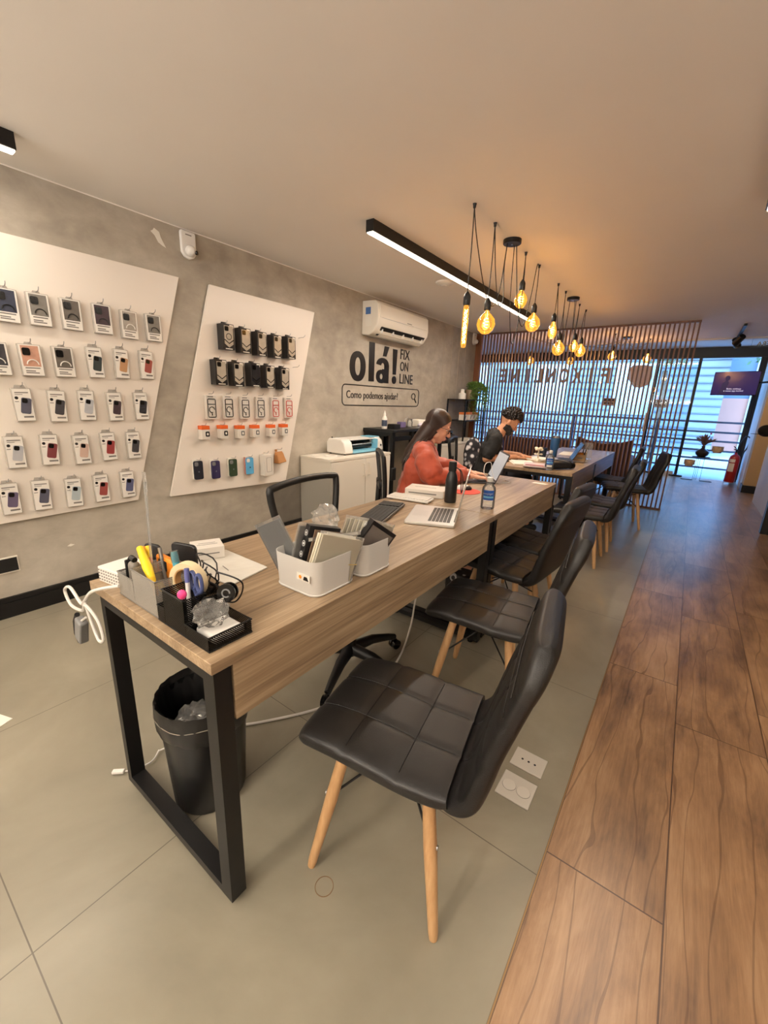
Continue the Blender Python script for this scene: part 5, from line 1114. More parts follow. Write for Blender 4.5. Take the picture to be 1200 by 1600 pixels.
# long hair: scalp volume plus locks falling over back and near shoulder
hb = MB(); hb.X = HM
hb.ball((-0.026, 0, 0.044), (0.092, 0.083, 0.088), 24, 16); hb.ball((-0.055, 0, -0.01), (0.055, 0.076, 0.09), 20, 14)
hb.X = Matrix(); HI = HM
random.seed(21)
def hp(p): return HI @ Vector(p)
hb.tube([hp((-0.05, -0.03, -0.02)), Vector((0.045, -0.035, 1.07)), Vector((-0.03, -0.03, 0.97)), Vector((-0.065, -0.02, 0.88))], [0.070, 0.060, 0.048, 0.03], 14)
for i in range(190):
    side = -1 if i % 2 else 1; u = (i // 2) / 95.0; rj = lambda s_: random.uniform(-s_, s_)
    x0 = 0.062 - 0.135 * u + rj(.005)
    zt = 0.121 - 9.0 * max(0, x0 - 0.0) ** 2 - 5.0 * max(0, -x0 - 0.03) ** 2
    a = hp((x0, side * 0.003, zt)); b_ = hp((x0 * 0.9 - 0.010, side * 0.050, zt - 0.020)); c = hp((x0 * 0.75 - 0.020, side * 0.080, 0.045)); d = hp((min(x0 * 0.5 - 0.030, -0.012) + (0.02 if side > 0 else 0), side * 0.084, -0.015)); e = hp((-0.040 + x0 * 0.2 + (0.03 if side > 0 else 0), side * 0.078, -0.085))
    if side > 0:   # hangs freely in front
        f = Vector((e.x + 0.010 + rj(.012), 0.070 + rj(.022), 1.00)); g = Vector((0.170 + rj(.022), 0.062 + rj(.028), 0.90)); h_ = Vector((0.175 + rj(.018), 0.060 + rj(.028), 0.82 + rj(.03)))
    else:          # swept behind the near shoulder
        f = Vector((0.035 + rj(.02), -0.085 + rj(.028), 1.035)); g = Vector((-0.045 + rj(.01), -0.070 + rj(.045), 0.95)); h_ = Vector((-0.078 + rj(.008), -0.060 + rj(.05), 0.86 + rj(.03)))
    hb.tube(bez([a, b_, c, d, e, f, g, h_], 4), [0.0075] * 6 + [0.0095] * 19 + [0.0085, 0.007, 0.005, 0.002], 6)
hb.build('hair', M_HAIRW, WO, True)
gs = MB(); gs.X = HM
for y in (-1, 1):
    gs.tube([(0.092 - 0.006 * (1 - math.cos(a * PI / 9)), y * 0.031 + 0.023 * math.cos(a * PI / 9), 0.006 + 0.019 * math.sin(a * PI / 9)) for a in range(18)], 0.0018, 6, closed=True)
    gs.tube([(0.090, y * 0.054, 0.014), (0.04, y * 0.074, 0.014), (-0.01, y * 0.078, 0.006)], 0.0018, 6)
gs.tube([(0.095, -0.008, 0.012), (0.098, 0, 0.014), (0.095, 0.008, 0.012)], 0.0016, 6)
gs.build('glasses', M_BLKG, WO, True)
MB().tube(bez([(0.075, -0.052, 1.045), (0.128, -0.040, 1.01), (0.155, 0.0, 0.955), (0.128, 0.040, 1.01), (0.075, 0.052, 1.045)], 4), 0.0012, 5).build('necklace', M_STEEL, WO)

# ---- man in the black shirt
MA = thing('person', 'bearded man with curly black hair and black shirt writing at the third table', 'person', (1.33, 4.46, 0), math.radians(24))
sh = (0.08, 0, 1.01); chest = (0.045, 0, 0.86)
bm_ = MB(); torso(bm_, (0, 0, 0.58), chest, sh, 0.20, 0.008)
hc = (0.215, 0, 1.170)
limb(bm_, [(0.095, 0, 1.015), (0.14, 0, 1.075), (0.180, 0, 1.13)], [0.068, 0.060, 0.058], 14)
HM = head_blob(bm_, hc, math.radians(36), 1.08)
RA = [(0.08, -0.205, 0.99), (0.00, -0.265, 0.790), (0.27, -0.13, 0.808), (0.31, -0.10, 0.808)]
LA_ = [(0.08, 0.205, 0.99), (0.10, 0.270, 0.800), (0.34, 0.13, 0.810), (0.38, 0.10, 0.810)]
for A in (RA, LA_): limb(bm_, A, [0.054, 0.044, 0.029, 0.026], 14)
hand_blob(bm_, RA[-1], (1, 0.35, -0.15), (0, 0, 1), -1, 0.6, 1.03); hand_blob(bm_, LA_[-1], (1, -0.35, -0.15), (0, 0, 1), 1, 0.6, 1.03)
for y in (-1, 1): limb(bm_, [(0.0, y * 0.09, 0.58), (0.43, y * 0.13, 0.585), (0.46, y * 0.13, 0.12), (0.52, y * 0.13, 0.05)], [0.090, 0.066, 0.046, 0.034], 14)
remeshed('body', bm_, M_SKM, MA, 0.0048, 3, 0.5)
face_parts(MA, HM, M_HAIRM)
M_TEE = pm('black_tshirt', (24, 24, 25), 0.8, bump=0.2, bscale=18)
tb = MB(); torso(tb, (0.0, 0, 0.60), chest, (sh[0] - 0.012, 0, sh[2] - 0.010), 0.205, 0.024)
for A in (RA, LA_):
    a, b_ = Vector(A[0]), Vector(A[1]); limb(tb, [a, a.lerp(b_, 0.45), a.lerp(b_, 0.80)], [0.068, 0.066, 0.062], 16)
folds(remeshed('shirt', tb, M_TEE, MA, 0.0065, 4), 0.11, 0.022)
tr_ = MB()
for y in (-1, 1): limb(tr_, [(0.0, y * 0.09, 0.585), (0.43, y * 0.13, 0.588), (0.46, y * 0.13, 0.10)], [0.105, 0.080, 0.062], 14)
remeshed('trousers', tr_, pm('dark_trousers', (30, 30, 36)), MA, 0.010, 4)
sh_ = MB()
for y in (-1, 1): limb(sh_, [(0.45, y * 0.13, 0.048), (0.59, y * 0.135, 0.038)], [0.045, 0.038], 12)
remeshed('shoes', sh_, M_BLKP, MA, 0.008, 2)
hr = MB(); hr.X = HM; random.seed(31)
for i in range(620):
    th = random.uniform(0, 2 * PI); ph = random.uniform(0, 1.75)
    x, y, z = math.sin(ph) * math.cos(th), math.sin(ph) * math.sin(th), math.cos(ph)
    if z < 0.28 and x > 0.25: continue
    if z < 0.0 and x > -0.35: continue
    if z < -0.05 and x > -0.6: continue
    k_ = random.uniform(0.98, 1.12); hr.ball((-0.014 + x * 0.100 * k_, y * 0.084 * k_, 0.040 + z * 0.104 * k_), random.uniform(0.007, 0.016), 7, 5)
hr.ball((-0.022, 0, 0.050), (0.090, 0.078, 0.086), 18, 12)
hr.build('hair', M_HAIRM, MA, True)
bd = MB(); bd.ball((0.022, 0, -0.030), (0.0665, 0.0605, 0.0835), 26, 20); bd.ball((0.046, 0, -0.088), (0.037, 0.035, 0.030), 18, 14); bd.ball((0.060, 0, -0.080), (0.035, 0.034, 0.030), 18, 14)
for y in (-1, 1): bd.ball((0.005, y * 0.050, -0.058), (0.032, 0.019, 0.032), 14, 12)
bo = remeshed('beard', bd, M_HAIRM, MA, 0.004, 2)
bmm = bmesh.new(); bmm.from_mesh(bo.data); dele = []
for f in bmm.faces:
    c = f.calc_center_median(); lim = 0.030 if c.x < 0.012 else (-0.015 - (c.x - 0.012) * 0.45)
    mouth = abs(c.y) < 0.021 and c.x > 0.06 and -0.073 < c.z < -0.046
    if c.z > lim or c.x < -0.012 - max(0, c.z) * 0.1 or mouth: dele.append(f)
bmesh.ops.delete(bmm, geom=dele, context='FACES'); bmm.to_mesh(bo.data); pts_ = [v.co.copy() for v in bmm.verts]; bmm.free()
bo.data.transform(HM)
bd = MB(); bd.X = HM; random.seed(33)
for p in random.sample(pts_, min(700, len(pts_))): bd.ball(tuple(p), random.uniform(0.0028, 0.0050), 5, 4)
for i in range(110): a = random.uniform(-1, 1); bd.ball((0.0965 - 0.014 * abs(a), a * 0.029, -0.0410 - 0.009 * abs(a) + random.uniform(-.002, .003)), 0.0042, 6, 4)
bd.build('beard_curls', M_HAIRM, bo, True)
M_LAN = pm('lanyard_blue', (62, 70, 128), 0.6)
ly = MB()
for y in (-1, 1): ly.tube(bez([(0.06, y * 0.062, 1.085), (0.135, y * 0.062, 1.045), (0.175, y * 0.045, 0.95), (0.180, y * 0.012, 0.84)], 5), 0.0042, 5)
ly.build('lanyard', M_LAN, MA)
MB().box(0.178, 0.182, -0.028, 0.028, 0.76, 0.84).build('badge', M_WP, MA)
MB().prism([(-0.085, 0.78), (0.02, 0.78), (0.03, 0.86), (-0.06, 0.88), (-0.085, 0.86)], 0.1635, 0.1665, 'yz').build('shirt_print', pm('print_blue', (70, 110, 160), 0.7, var=0.3, vscale=30), MA)
g = text_mesh('shirt_words', 'BLACK TIME', 0.030, M_SCR, MA, depth=0.001); g.data.transform(Matrix.Translation((0.166, 0.0, 0.895)) @ Matrix(((0, 0, 1, 0), (1, 0, 0, 0), (0, 1, 0, 0), (0, 0, 0, 1))) @ Matrix.Translation((-0.085, 0, 0)))

# ================================================================ ON THE NEAREST TABLE
TP = TZ + 0.0005
def laptop(loc, rz, label, body, keym, open_deg, scrm, W=0.33, D=0.235, cat='laptop'):
    # local: user at -x, hinge at +x
    t = thing('laptop', label, cat, loc, rz)
    bs = MB().prism(case_shape(D, W, 0.014), 0.0, 0.014, 'xy').build('base', body, t, bevel=0.003)
    k = MB()
    for r in range(6):
        for c in range(14):
            if r == 0 and 3 < c < 10: continue
            k.box(-0.012 + 0.0185 * r, -0.012 + 0.0185 * r + 0.0155, -0.135 + 0.0195 * c, -0.135 + 0.0195 * c + 0.0165, 0.014, 0.0155)
    k.box(-0.012, 0.0035, -0.057, 0.055, 0.014, 0.0155); k.build('keyboard', keym, t)
    MB().box(-0.105, -0.028, -0.055, 0.055, 0.0139, 0.0146).build('trackpad', pm('trackpad_grey', (196, 194, 190), 0.3) if body is not M_BLKP else M_BLKG, t)
    a = math.radians(open_deg); ld = MB(); ld.X = Matrix.Translation((D / 2 - 0.006, 0, 0.012)) @ Matrix.Rotation(a - PI, 4, 'Y').inverted()
    # closed lid would lie towards -x; opened by open_deg
    L = Matrix.Translation((D / 2 - 0.006, 0, 0.012)) @ Matrix.Rotation(a, 4, 'Y')
    ld.X = L; ld.prism(shift(case_shape(D, W, 0.014), -D / 2, 0), 0.0, 0.006, 'xy'); lo = ld.build('lid', body, t, bevel=0.0015)
    sc = MB(); sc.X = L; sc.box(-D + 0.012, -0.016, -W / 2 + 0.008, W / 2 - 0.008, -0.0008, -0.0002); sc.build('screen', scrm, t)
    MB().cyl((D / 2 - 0.006, -W * 0.32, 0.012), (D / 2 - 0.006, W * 0.32, 0.012), 0.006).build('hinge', M_BLKP, t, True)
    return t
M_ALU = pm('aluminium', (206, 204, 200), 0.34, 0.75)
M_SCRD = pm('laptop_screen_dark', (10, 10, 12), 0.08)
m, t_, b = mk('laptop_screen_lit'); b.inputs['Base Color'].default_value = lin((20, 20, 24)); b.inputs['Roughness'].default_value = 0.2
tc = N(t_, 'TexCoord'); wv = N(t_, 'TexWave'); wv.bands_direction = 'Y'; wv.inputs['Scale'].default_value = 14; wv.inputs['Distortion'].default_value = 3.0; t_.links.new(tc.outputs['Object'], wv.inputs['Vector'])
rp_ = ramp(t_, [(0.35, (232, 226, 218)), (0.75, (158, 146, 144))]); t_.links.new(wv.outputs['Fac'], rp_.inputs[0]); t_.links.new(rp_.outputs[0], b.inputs['Emission Color']); b.inputs['Emission Strength'].default_value = 0.7
M_SCRL = m
M_KEY = pm('laptop_keys', (58, 54, 52), 0.5)
laptop((2.135, 1.845, TP), 0.385, 'silver laptop open with its lid edge-on, next to the black bottle', M_ALU, M_KEY, 100, M_SCRD, 0.355, 0.25)
laptop((1.855, 3.03, TP), math.radians(33), 'laptop with lit screen under the hands of the woman', pm('laptop_dark_grey', (70, 70, 74), 0.35, 0.5), M_BLKP, 112, M_SCRL, 0.32, 0.23)

# mesh organisers
M_SIL = m_mesh('silver_wire_mesh', (186, 182, 176), 165, 0.34, 0.45, 0.3); M_BLM = m_mesh('black_wire_mesh', (16, 15, 15), 165, 0.33)
M_SILR = pm('silver_rim', (150, 147, 143), 0.4, 0.6)
og = thing('desk_organiser', 'silver wire mesh organiser full of pens and tools on the table corner', 'organiser', (1.865, 0.448, TP))
def tray(t, m, rim, x0, x1, y0, y1, h, n='compartment'):
    th = 0.0012
    c = MB().box(x0, x1, y0, y0 + th, 0, h).box(x0, x1, y1 - th, y1, 0, h).box(x0, x0 + th, y0, y1, 0, h).box(x1 - th, x1, y0, y1, 0, h).build(n, m, t)
    MB().tube([(x0, y0, h), (x1, y0, h), (x1, y1, h), (x0, y1, h)], 0.0025, 6, closed=True).tube([(x0, y0, 0.003), (x1, y0, 0.003), (x1, y1, 0.003), (x0, y1, 0.003)], 0.002, 6, closed=True).build('rim', rim, c)
    return c
tray(og, M_SIL, M_SILR, 0.0, 0.095, 0.0, 0.115, 0.072); tray(og, M_SIL, M_SILR, 0.095, 0.228, 0.0, 0.115, 0.105)
MB().box(0.0, 0.228, 0.0, 0.115, 0.0, 0.002).build('bottom', M_SILR, og)
ob = thing('desk_organiser', 'black wire mesh organiser with tape, pens and a crumpled bag on the table corner', 'organiser', (2.098, 0.446, TP))
tray(ob, M_BLM, M_BLKP, 0.0, 0.035, 0.0, 0.118, 0.045); tray(ob, M_BLM, M_BLKP, 0.035, 0.135, 0.0, 0.058, 0.100); tray(ob, M_BLM, M_BLKP, 0.035, 0.135, 0.060, 0.118, 0.085); tray(ob, M_BLM, M_BLKP, 0.135, 0.235, 0.0, 0.118, 0.038)
MB().box(0.0, 0.235, 0.0, 0.118, 0.0, 0.002).build('bottom', M_BLKP, ob)
OX, OY = 1.865, 0.448
def stick(name, label, cat, p0, p1, r, mat, tip=None, tipm=None, cap=None, capm=None, n=10):
    p0, p1 = Vector(p0), Vector(p1); d = (p1 - p0)
    t = thing(name, label, cat, tuple(p0))
    MB().tube([(0, 0, 0), tuple(d * 0.9), tuple(d)], [r, r, r * 0.8], n).build('barrel', mat, t, True)
    if capm: MB().tube([tuple(d * 0.78), tuple(d * 1.02)], r * 1.12, n).build('cap', capm, t, True)
    return t
M_YEL = pm('yellow_plastic', (238, 206, 40), 0.4); M_ORG = pm('orange_plastic', (232, 140, 40), 0.45); M_TEAL = pm('teal_plastic', (74, 158, 176), 0.35)
hl = thing('highlighter', 'thick yellow highlighter leaning in the silver organiser', 'pen', (1.965, 0.485, TZ + 0.095))
MB().tube([(0.060, -0.012, -0.012), (0.02, -0.004, 0.012), (-0.070, 0.020, 0.040)], [0.009, 0.013, 0.010], 12).build('barrel', M_YEL, hl, True); MB().tube([(0.055, -0.011, -0.009), (0.082, -0.018, -0.026)], [0.010, 0.006], 12).build('cap', pm('yellow_cap', (226, 186, 30), 0.4), hl, True)
stick('cutter_knife', 'slim yellow cutter knife standing in the silver organiser', 'tool', (1.975, 0.500, TZ + 0.01), (1.900, 0.525, TZ + 0.135), 0.0065, M_ORG, capm=M_YEL)
stick('cutter_knife', 'wide yellow cutter knife at the left of the silver organiser', 'tool', (1.975, 0.52, TZ + 0.02), (1.875, 0.520, TZ + 0.125), 0.009, M_YEL, capm=M_ORG)
stick('pen', 'grey metal pen standing in the silver organiser', 'pen', (1.985, 0.53, TZ + 0.01), (1.950, 0.535, TZ + 0.140), 0.005, M_GRYP, capm=M_STEEL)
stick('pen', 'teal marker with clear cap standing in the silver organiser', 'pen', (2.035, 0.545, TZ + 0.01), (2.005, 0.548, TZ + 0.140), 0.010, M_TEAL, capm=M_CLEARP)
oc = thing('tape_measure', 'orange and black tool block in the silver organiser', 'tool', (1.985, 0.548, TZ + 0.004))
MB().cbox((-0.02, 0, 0.055), (0.11, 0.022, 0.108)).build('case', M_ORG, oc, bevel=0.008); MB().cbox((-0.03, -0.0115, 0.085), (0.045, 0.003, 0.03)).build('dark_plate', M_BLKP, oc, bevel=0.001)
rm = thing('stapler', 'grey stapler standing upright in the low end of the silver organiser', 'stapler', (1.905, 0.478, TZ + 0.004))
MB().cbox((0.002, 0, 0.052), (0.034, 0.026, 0.100)).build('body', pm('stapler_grey', (128, 122, 114), 0.4), rm, bevel=0.011, seg=4); MB().cbox((-0.020, 0.0, 0.053), (0.008, 0.030, 0.102)).build('rail', M_BLKP, rm, bevel=0.003); MB().tube([(-0.022, 0.0, 0.098), (-0.010, 0, 0.110), (0.012, 0, 0.108)], 0.008, 8).build('arm', M_BLKP, rm, True)
fl = thing('clear_rod', 'tall clear plastic rod rising out of the silver organiser', 'rod', (1.995, 0.490, TZ + 0.01))
MB().tube([(0, 0, 0), (-0.045, 0.020, 0.14), (-0.120, 0.058, 0.315)], 0.0035, 8).build('rod', M_CLEARP, fl, True); MB().box(-0.124, -0.114, 0.055, 0.061, 0.285, 0.345).build('tab', M_CLEARP, fl)
tp = thing('tape_roll', 'cream masking tape roll standing in the black organiser', 'tape', (2.128, 0.520, TZ + 0.098), rot=(PI / 2, 0, 0.35))
MB().at((0, 0, -0.012)).lathe([(0.037, 0), (0.052, 0), (0.052, 0.024), (0.037, 0.024), (0.037, 0)], 30, False).build('tape', pm('masking_tape', (226, 208, 170), 0.7), tp, True); MB().at((0, 0, -0.012)).lathe([(0.037, 0.001), (0.034, 0.001), (0.034, 0.023), (0.037, 0.023)], 30, False).build('core', pm('tape_core', (196, 150, 96), 0.7), tp, True)
stick('pen', 'white pen with pink end in the black organiser', 'pen', (2.205, 0.475, TZ + 0.012), (2.190, 0.485, TZ + 0.158), 0.0055, M_WP, capm=pm('bluewhite', (90, 96, 150), 0.4))
tag(MB().ball((0, 0, 0), (0.011, 0.011, 0.012), 14, 10).build('pink_eraser', pm('hot_pink', (232, 70, 140), 0.5), smooth=True, loc=(2.232, 0.447, TZ + 0.118)), 'hot pink round pen top at the rim of the black organiser', 'eraser')
sc_ = thing('scissors', 'blue-handled scissors standing in the black organiser', 'scissors', (2.212, 0.495, TZ - 0.008))
MB().box(-0.004, 0.004, -0.001, 0.001, 0, 0.10).build('blade', M_STEEL, sc_)
for s_ in (-1, 1): MB().tube([(s_ * 0.014 + 0.012 * math.cos(a * PI / 8), 0, 0.135 + 0.024 * math.sin(a * PI / 8)) for a in range(16)], 0.0048, 8, closed=True).tube([(0, 0, 0.09), (s_ * 0.012, 0, 0.115)], 0.005, 8).build('handle', pm('scissors_blue', (60, 70, 112), 0.45), sc_, True)
sp_ = thing('black_spool', 'black round spool lying on top of the black organiser', 'spool', (2.255, 0.553, TZ + 0.092), rot=(PI / 2 - 0.2, 0, 0.6))
MB().at((0, 0, -0.012)).lathe([(0, 0), (0.024, 0), (0.024, 0.005), (0.016, 0.006), (0.016, 0.018), (0.024, 0.019), (0.024, 0.024), (0, 0.024)], 24, False).build('reel', M_BLKG, sp_, True)
MB().tube([(0.010 * math.cos(a / 2), 0.010 * math.sin(a / 2), 0.0125) for a in range(12)], 0.002, 5, closed=False).build('mark', M_GRYP, sp_)
random.seed(4); cab = MB()
for k in range(4):
    c0 = Vector((2.120 + 0.004 * k, 0.575, TZ + 0.098)); cab.tube([(c0.x + (0.045 - 0.005 * k) * math.cos(a * PI / 10), c0.y + 0.012 * math.sin(a * 0.8 + k), c0.z + (0.062 - 0.012 * k) * math.sin(a * PI / 10) - 0.01 * k) for a in range(20)], 0.0022, 6, closed=True)
cab.tube(bez([(2.20, 0.56, TZ + 0.13), (2.25, 0.60, TZ + 0.10), (2.21, 0.60, TZ + 0.03), (2.235, 0.50, TZ + 0.09), (2.245, 0.49, TZ + 0.03)]), 0.0022, 6)
tag(cab.build('cable_coil', M_BLKP, smooth=True), 'tangle of thin black cable looping up behind the black organiser', 'cable')
cp_ = MB().cbox((0.0, 0, 0.014), (0.085, 0.085, 0.022)); tag(cp_.build('white_charger', M_WP, bevel=0.008, loc=(2.285, 0.508, TZ + 0.003)), 'white charger block lying in the low tray of the black organiser', 'charger')
def crumple(name, label, cat, loc, r, mat, seed, sc=(1, 1, 1), sub=3):
    random.seed(seed); bm = bmesh.new(); bmesh.ops.create_icosphere(bm, subdivisions=sub, radius=r)
    for v in bm.verts: v.co *= random.uniform(0.72, 1.12); v.co = Vector((v.co.x * sc[0], v.co.y * sc[1], v.co.z * sc[2]))
    me = bpy.data.meshes.new(name); bm.to_mesh(me); bm.free(); me.materials.append(mat); o = bpy.data.objects.new(name, me); COL.objects.link(o); o.location = loc
    return tag(o, label, cat)
crumple('crumpled_bag', 'crumpled clear bag spilling from the black organiser', 'bag', (2.262, 0.500, TZ + 0.058), 0.045, M_BAG, 8, (0.9, 1.1, 0.75))
# white perforated box, phone stand behind
wb = thing('white_box', 'small white perforated box at the corner of the nearest table', 'box', (1.785, 0.500, TP), 0.15)
MB().box(-0.07, 0.06, -0.045, 0.06, 0, 0.050).build('box', M_WP, wb, bevel=0.003)
q = MB()
for i in range(10):
    for j in range(4): q.cbox((-0.062 + i * 0.0125, -0.0455, 0.010 + j * 0.010), (0.006, 0.001, 0.004))
q.build('perforations', M_GREYINK, wb)
for i, (x, y, a, lab) in enumerate(((1.735, 0.610, 0.25, 'black holder standing behind the left side of the silver organiser'), (1.915, 0.625, 0.30, 'black phone holder standing between the silver organiser and the white carton'))):
    t = thing('phone_holder', lab, 'holder', (x, y, TP), a)
    MB().prism(case_shape(0.095 if i else 0.07, 0.085 if i else 0.06, 0.015), -0.006, 0.006, 'xz').build('back_plate', M_BLKP, t, bevel=0.003).location = (0, 0, 0.080 if i else 0.052)
    MB().box(-0.035, 0.035, -0.05, 0.03, 0, 0.016).build('base', M_BLKP, t, bevel=0.004); MB().box(-0.03, 0.03, -0.022, -0.006, 0.018, 0.035).build('ledge', M_BLKP, t, bevel=0.003)
bgp = thing('white_envelope', 'large white plastic envelope lying flat on the nearest table', 'envelope', (1.915, 0.772, TP))
MB().prism([(-0.177, -0.056), (0.06, -0.095), (0.150, -0.088), (0.120, 0.078), (-0.132, 0.082)], 0, 0.006, 'xy').build('envelope', pm('poly_envelope', (222, 218, 208), 0.22, bump=0.5, bscale=9), bgp, bevel=0.002)
MB().prism([(0.0, -0.02), (0.05, -0.03), (0.05, -0.027), (0.0, -0.017)], 0.006, 0.0066, 'xy').build('crease', M_GREYINK, bgp)
wc_ = thing('white_carton', 'white folded carton standing on the envelope with grey print', 'box', (1.787, 0.775, TP + 0.0065), math.radians(67))
MB().box(-0.053, 0.053, -0.048, 0.048, 0, 0.045).build('carton', M_BOXW, wc_, bevel=0.002)
MB().box(-0.035, 0.035, -0.0485, -0.0481, 0.020, 0.024).box(-0.035, 0.035, -0.012, -0.009, 0.045, 0.0456).box(-0.028, 0.030, 0.004, 0.007, 0.045, 0.0456).build('printed_lines', M_GREYINK, wc_)

# storage bins with cards
def bin_(loc, w, d, h, label):
    t = thing('storage_bin', label, 'bin', loc)
    base = case_shape(w, d, 0.035, 7); top = [(x * 1.07, y * 1.07) for x, y in base]; ib = [(x * 0.975, y * 0.975) for x, y in base]; it = [(x * 1.05, y * 1.05) for x, y in base]
    n = len(base); m_ = MB()
    hh = [h for x, y in base]
    vs = [(x, y, 0) for x, y in base] + [(x, y, hh[i]) for i, (x, y) in enumerate(top)] + [(x, y, hh[i]) for i, (x, y) in enumerate(it)] + [(x, y, 0.003) for x, y in ib]
    fs = [tuple(range(n))[::-1], tuple(range(3 * n, 4 * n))]
    for r in range(3):
        for i in range(n): j = (i + 1) % n; fs.append((r * n + i, r * n + j, (r + 1) * n + j, (r + 1) * n + i))
    m_.add(vs, fs).build('tub', M_FROST, t, True)
    MB().tube([(x * 1.003, y * 1.003, 0.005) for x, y in base], 0.003, 6, closed=True).build('foot_rim', M_FROST, t, True)
    return t
b1 = bin_((2.238, 0.885, TP), 0.185, 0.185, 0.115, 'larger frosted plastic bin full of flat packs and screen protectors')
MB().box(0.02, 0.075, -0.1005, -0.0985, 0.050, 0.072).build('sticker', M_PAPER, b1); MB().at((0.035, -0.101, 0.061), (PI / 2, 0, 0)).lathe([(0.006, 0), (0.006, 0.0006), (0, 0.0006)], 14).build('orange_mark', M_ORG, b1); MB().prism([(0.048, 0.054), (0.070, 0.054), (0.064, 0.066), (0.052, 0.066)], -0.1016, -0.1006, 'xz').build('dark_mark', M_INK, b1)
b2 = bin_((2.262, 1.085, TP), 0.165, 0.165, 0.115, 'second frosted plastic bin with card packs and a slot handle')
MB().at((0.0, -0.0925, 0.085), (PI / 2, 0, 0), (1.0, 0.42, 1.0)).lathe([(0.020, 0), (0.020, 0.001), (0.0, 0.001)], 18).build('slot_handle', M_GREYINK, b2)
def pack(name, label, cat, loc, rot, w, h, th, mat, film=True, extra=None):
    t = thing(name, label, cat, loc, rot=rot)
    MB().box(-w / 2, w / 2, -th / 2, th / 2, 0, h).build('card', mat, t, bevel=0.0008)
    if film: MB().box(-w / 2 - 0.004, w / 2 + 0.004, -th / 2 - 0.0015, th / 2 + 0.0015, -0.002, h + 0.010).build('film', M_BAG, t)
    return t
D = math.radians
M_GPK = pm('slate_card', (92, 98, 104), 0.3); M_WPK = pm('ivory_card', (230, 222, 200), 0.45)
pack('flat_pack', 'grey flat pack in clear film leaning left out of the larger bin', 'packet', (2.165, 0.855, TZ + 0.02), (D(6), D(-27), D(12)), 0.10, 0.185, 0.006, M_GPK)
pack('flat_pack', 'dark grey pack standing next to the leaning grey pack', 'packet', (2.195, 0.870, TZ + 0.02), (D(4), D(12), D(70)), 0.10, 0.165, 0.010, pm('dark_grey_card', (78, 78, 78), 0.4))
bk = pack('black_box', 'black slim box with round white icons on its edge in the larger bin', 'box', (2.222, 0.880, TZ + 0.015), (D(3), D(14), D(72)), 0.115, 0.175, 0.026, M_BOXB, film=False)
for k in range(4):
    MB().at((-0.0578, 0.0, 0.04 + 0.036 * k), (0, -PI / 2, 0)).lathe([(0.0095, 0), (0.0095, 0.0004), (0.0078, 0.0004), (0.0078, 0)], 20, False).lathe([(0.004, 0), (0.004, 0.0005), (0.0, 0.0005)], 12, False).build('round_icon', M_SCR, bk)
for k in range(5): pack('card_pack', '%s card pack between the black box and the ivory packs in the larger bin' % ['brown', 'clear', 'grey', 'silver', 'pale'][k], 'packet', (2.246 + 0.010 * k, 0.885, TZ + 0.015), (D(2), D(15 + k), D(72)), 0.11, 0.160 - 0.004 * (k % 2), 0.004, [pm('brown_card', (110, 88, 70), 0.5), M_CLEARP, M_GRYP, M_ALU, M_PAPER][k], film=False)
for k in range(3): pack('ivory_pack', ['ivory packet with rubber band, frontmost in the larger bin', 'ivory packet behind the front ivory one', 'ivory packet third behind the rubber band packet'][k], 'packet', (2.300 - 0.010 * k, 0.880, TZ + 0.015), (D(2), D(17), D(66)), 0.14, 0.155, 0.006, M_WPK, film=(k == 0))
rb = MB().tube([(-0.075, -0.006, 0.055), (0.075, -0.006, 0.075), (0.075, 0.03, 0.075), (-0.075, 0.03, 0.055)], 0.0012, 5, closed=True).build('rubber_band', pm('rubber_yellow', (206, 176, 92), 0.5)); rb.location = (2.300, 0.880, TZ + 0.015); rb.rotation_euler = (D(2), D(17), D(66)); tag(rb, 'yellow rubber band around the ivory packets', 'rubber band')
crumple('crumpled_bag', 'crumpled clear bag sticking up behind the larger bin', 'bag', (2.165, 1.005, TZ + 0.175), 0.055, M_BAG, 15, (1.0, 0.8, 1.0))
wp2 = pack('flat_pack', 'wide white and black pack lying slanted at the back of the larger bin', 'packet', (2.180, 0.975, TZ + 0.115), (D(70), 0, D(66)), 0.17, 0.11, 0.010, M_PAPER)
for k in range(5): pack('card_pack', 'cream card pack, %s of the row in the second bin' % ORD[k], 'packet', (2.215 + 0.016 * k, 1.075 + 0.004 * k, TZ + 0.015), (D(3), D(18), D(66)), 0.125, 0.150, 0.006, M_WPK)
bb = pack('black_box', 'black box with grey side slanting out of the second bin', 'box', (2.285, 1.060, TZ + 0.045), (D(4), D(36), D(62)), 0.11, 0.135, 0.034, M_BOXB, film=False)
for k in range(3): MB().at((-0.0655, 0.0, 0.03 + 0.038 * k), (0, -PI / 2, 0)).lathe([(0.0095, 0), (0.0095, 0.0004), (0.0078, 0.0004), (0.0078, 0)], 20, False).lathe([(0.004, 0), (0.004, 0.0005), (0, 0.0005)], 12, False).build('round_icon', M_SCR, bb)
MB().box(-0.048, 0.048, -0.0178, -0.0171, 0.015, 0.12).build('front_picture', pm('box_picture', (96, 88, 82), 0.4, var=0.4, vscale=20), bb)

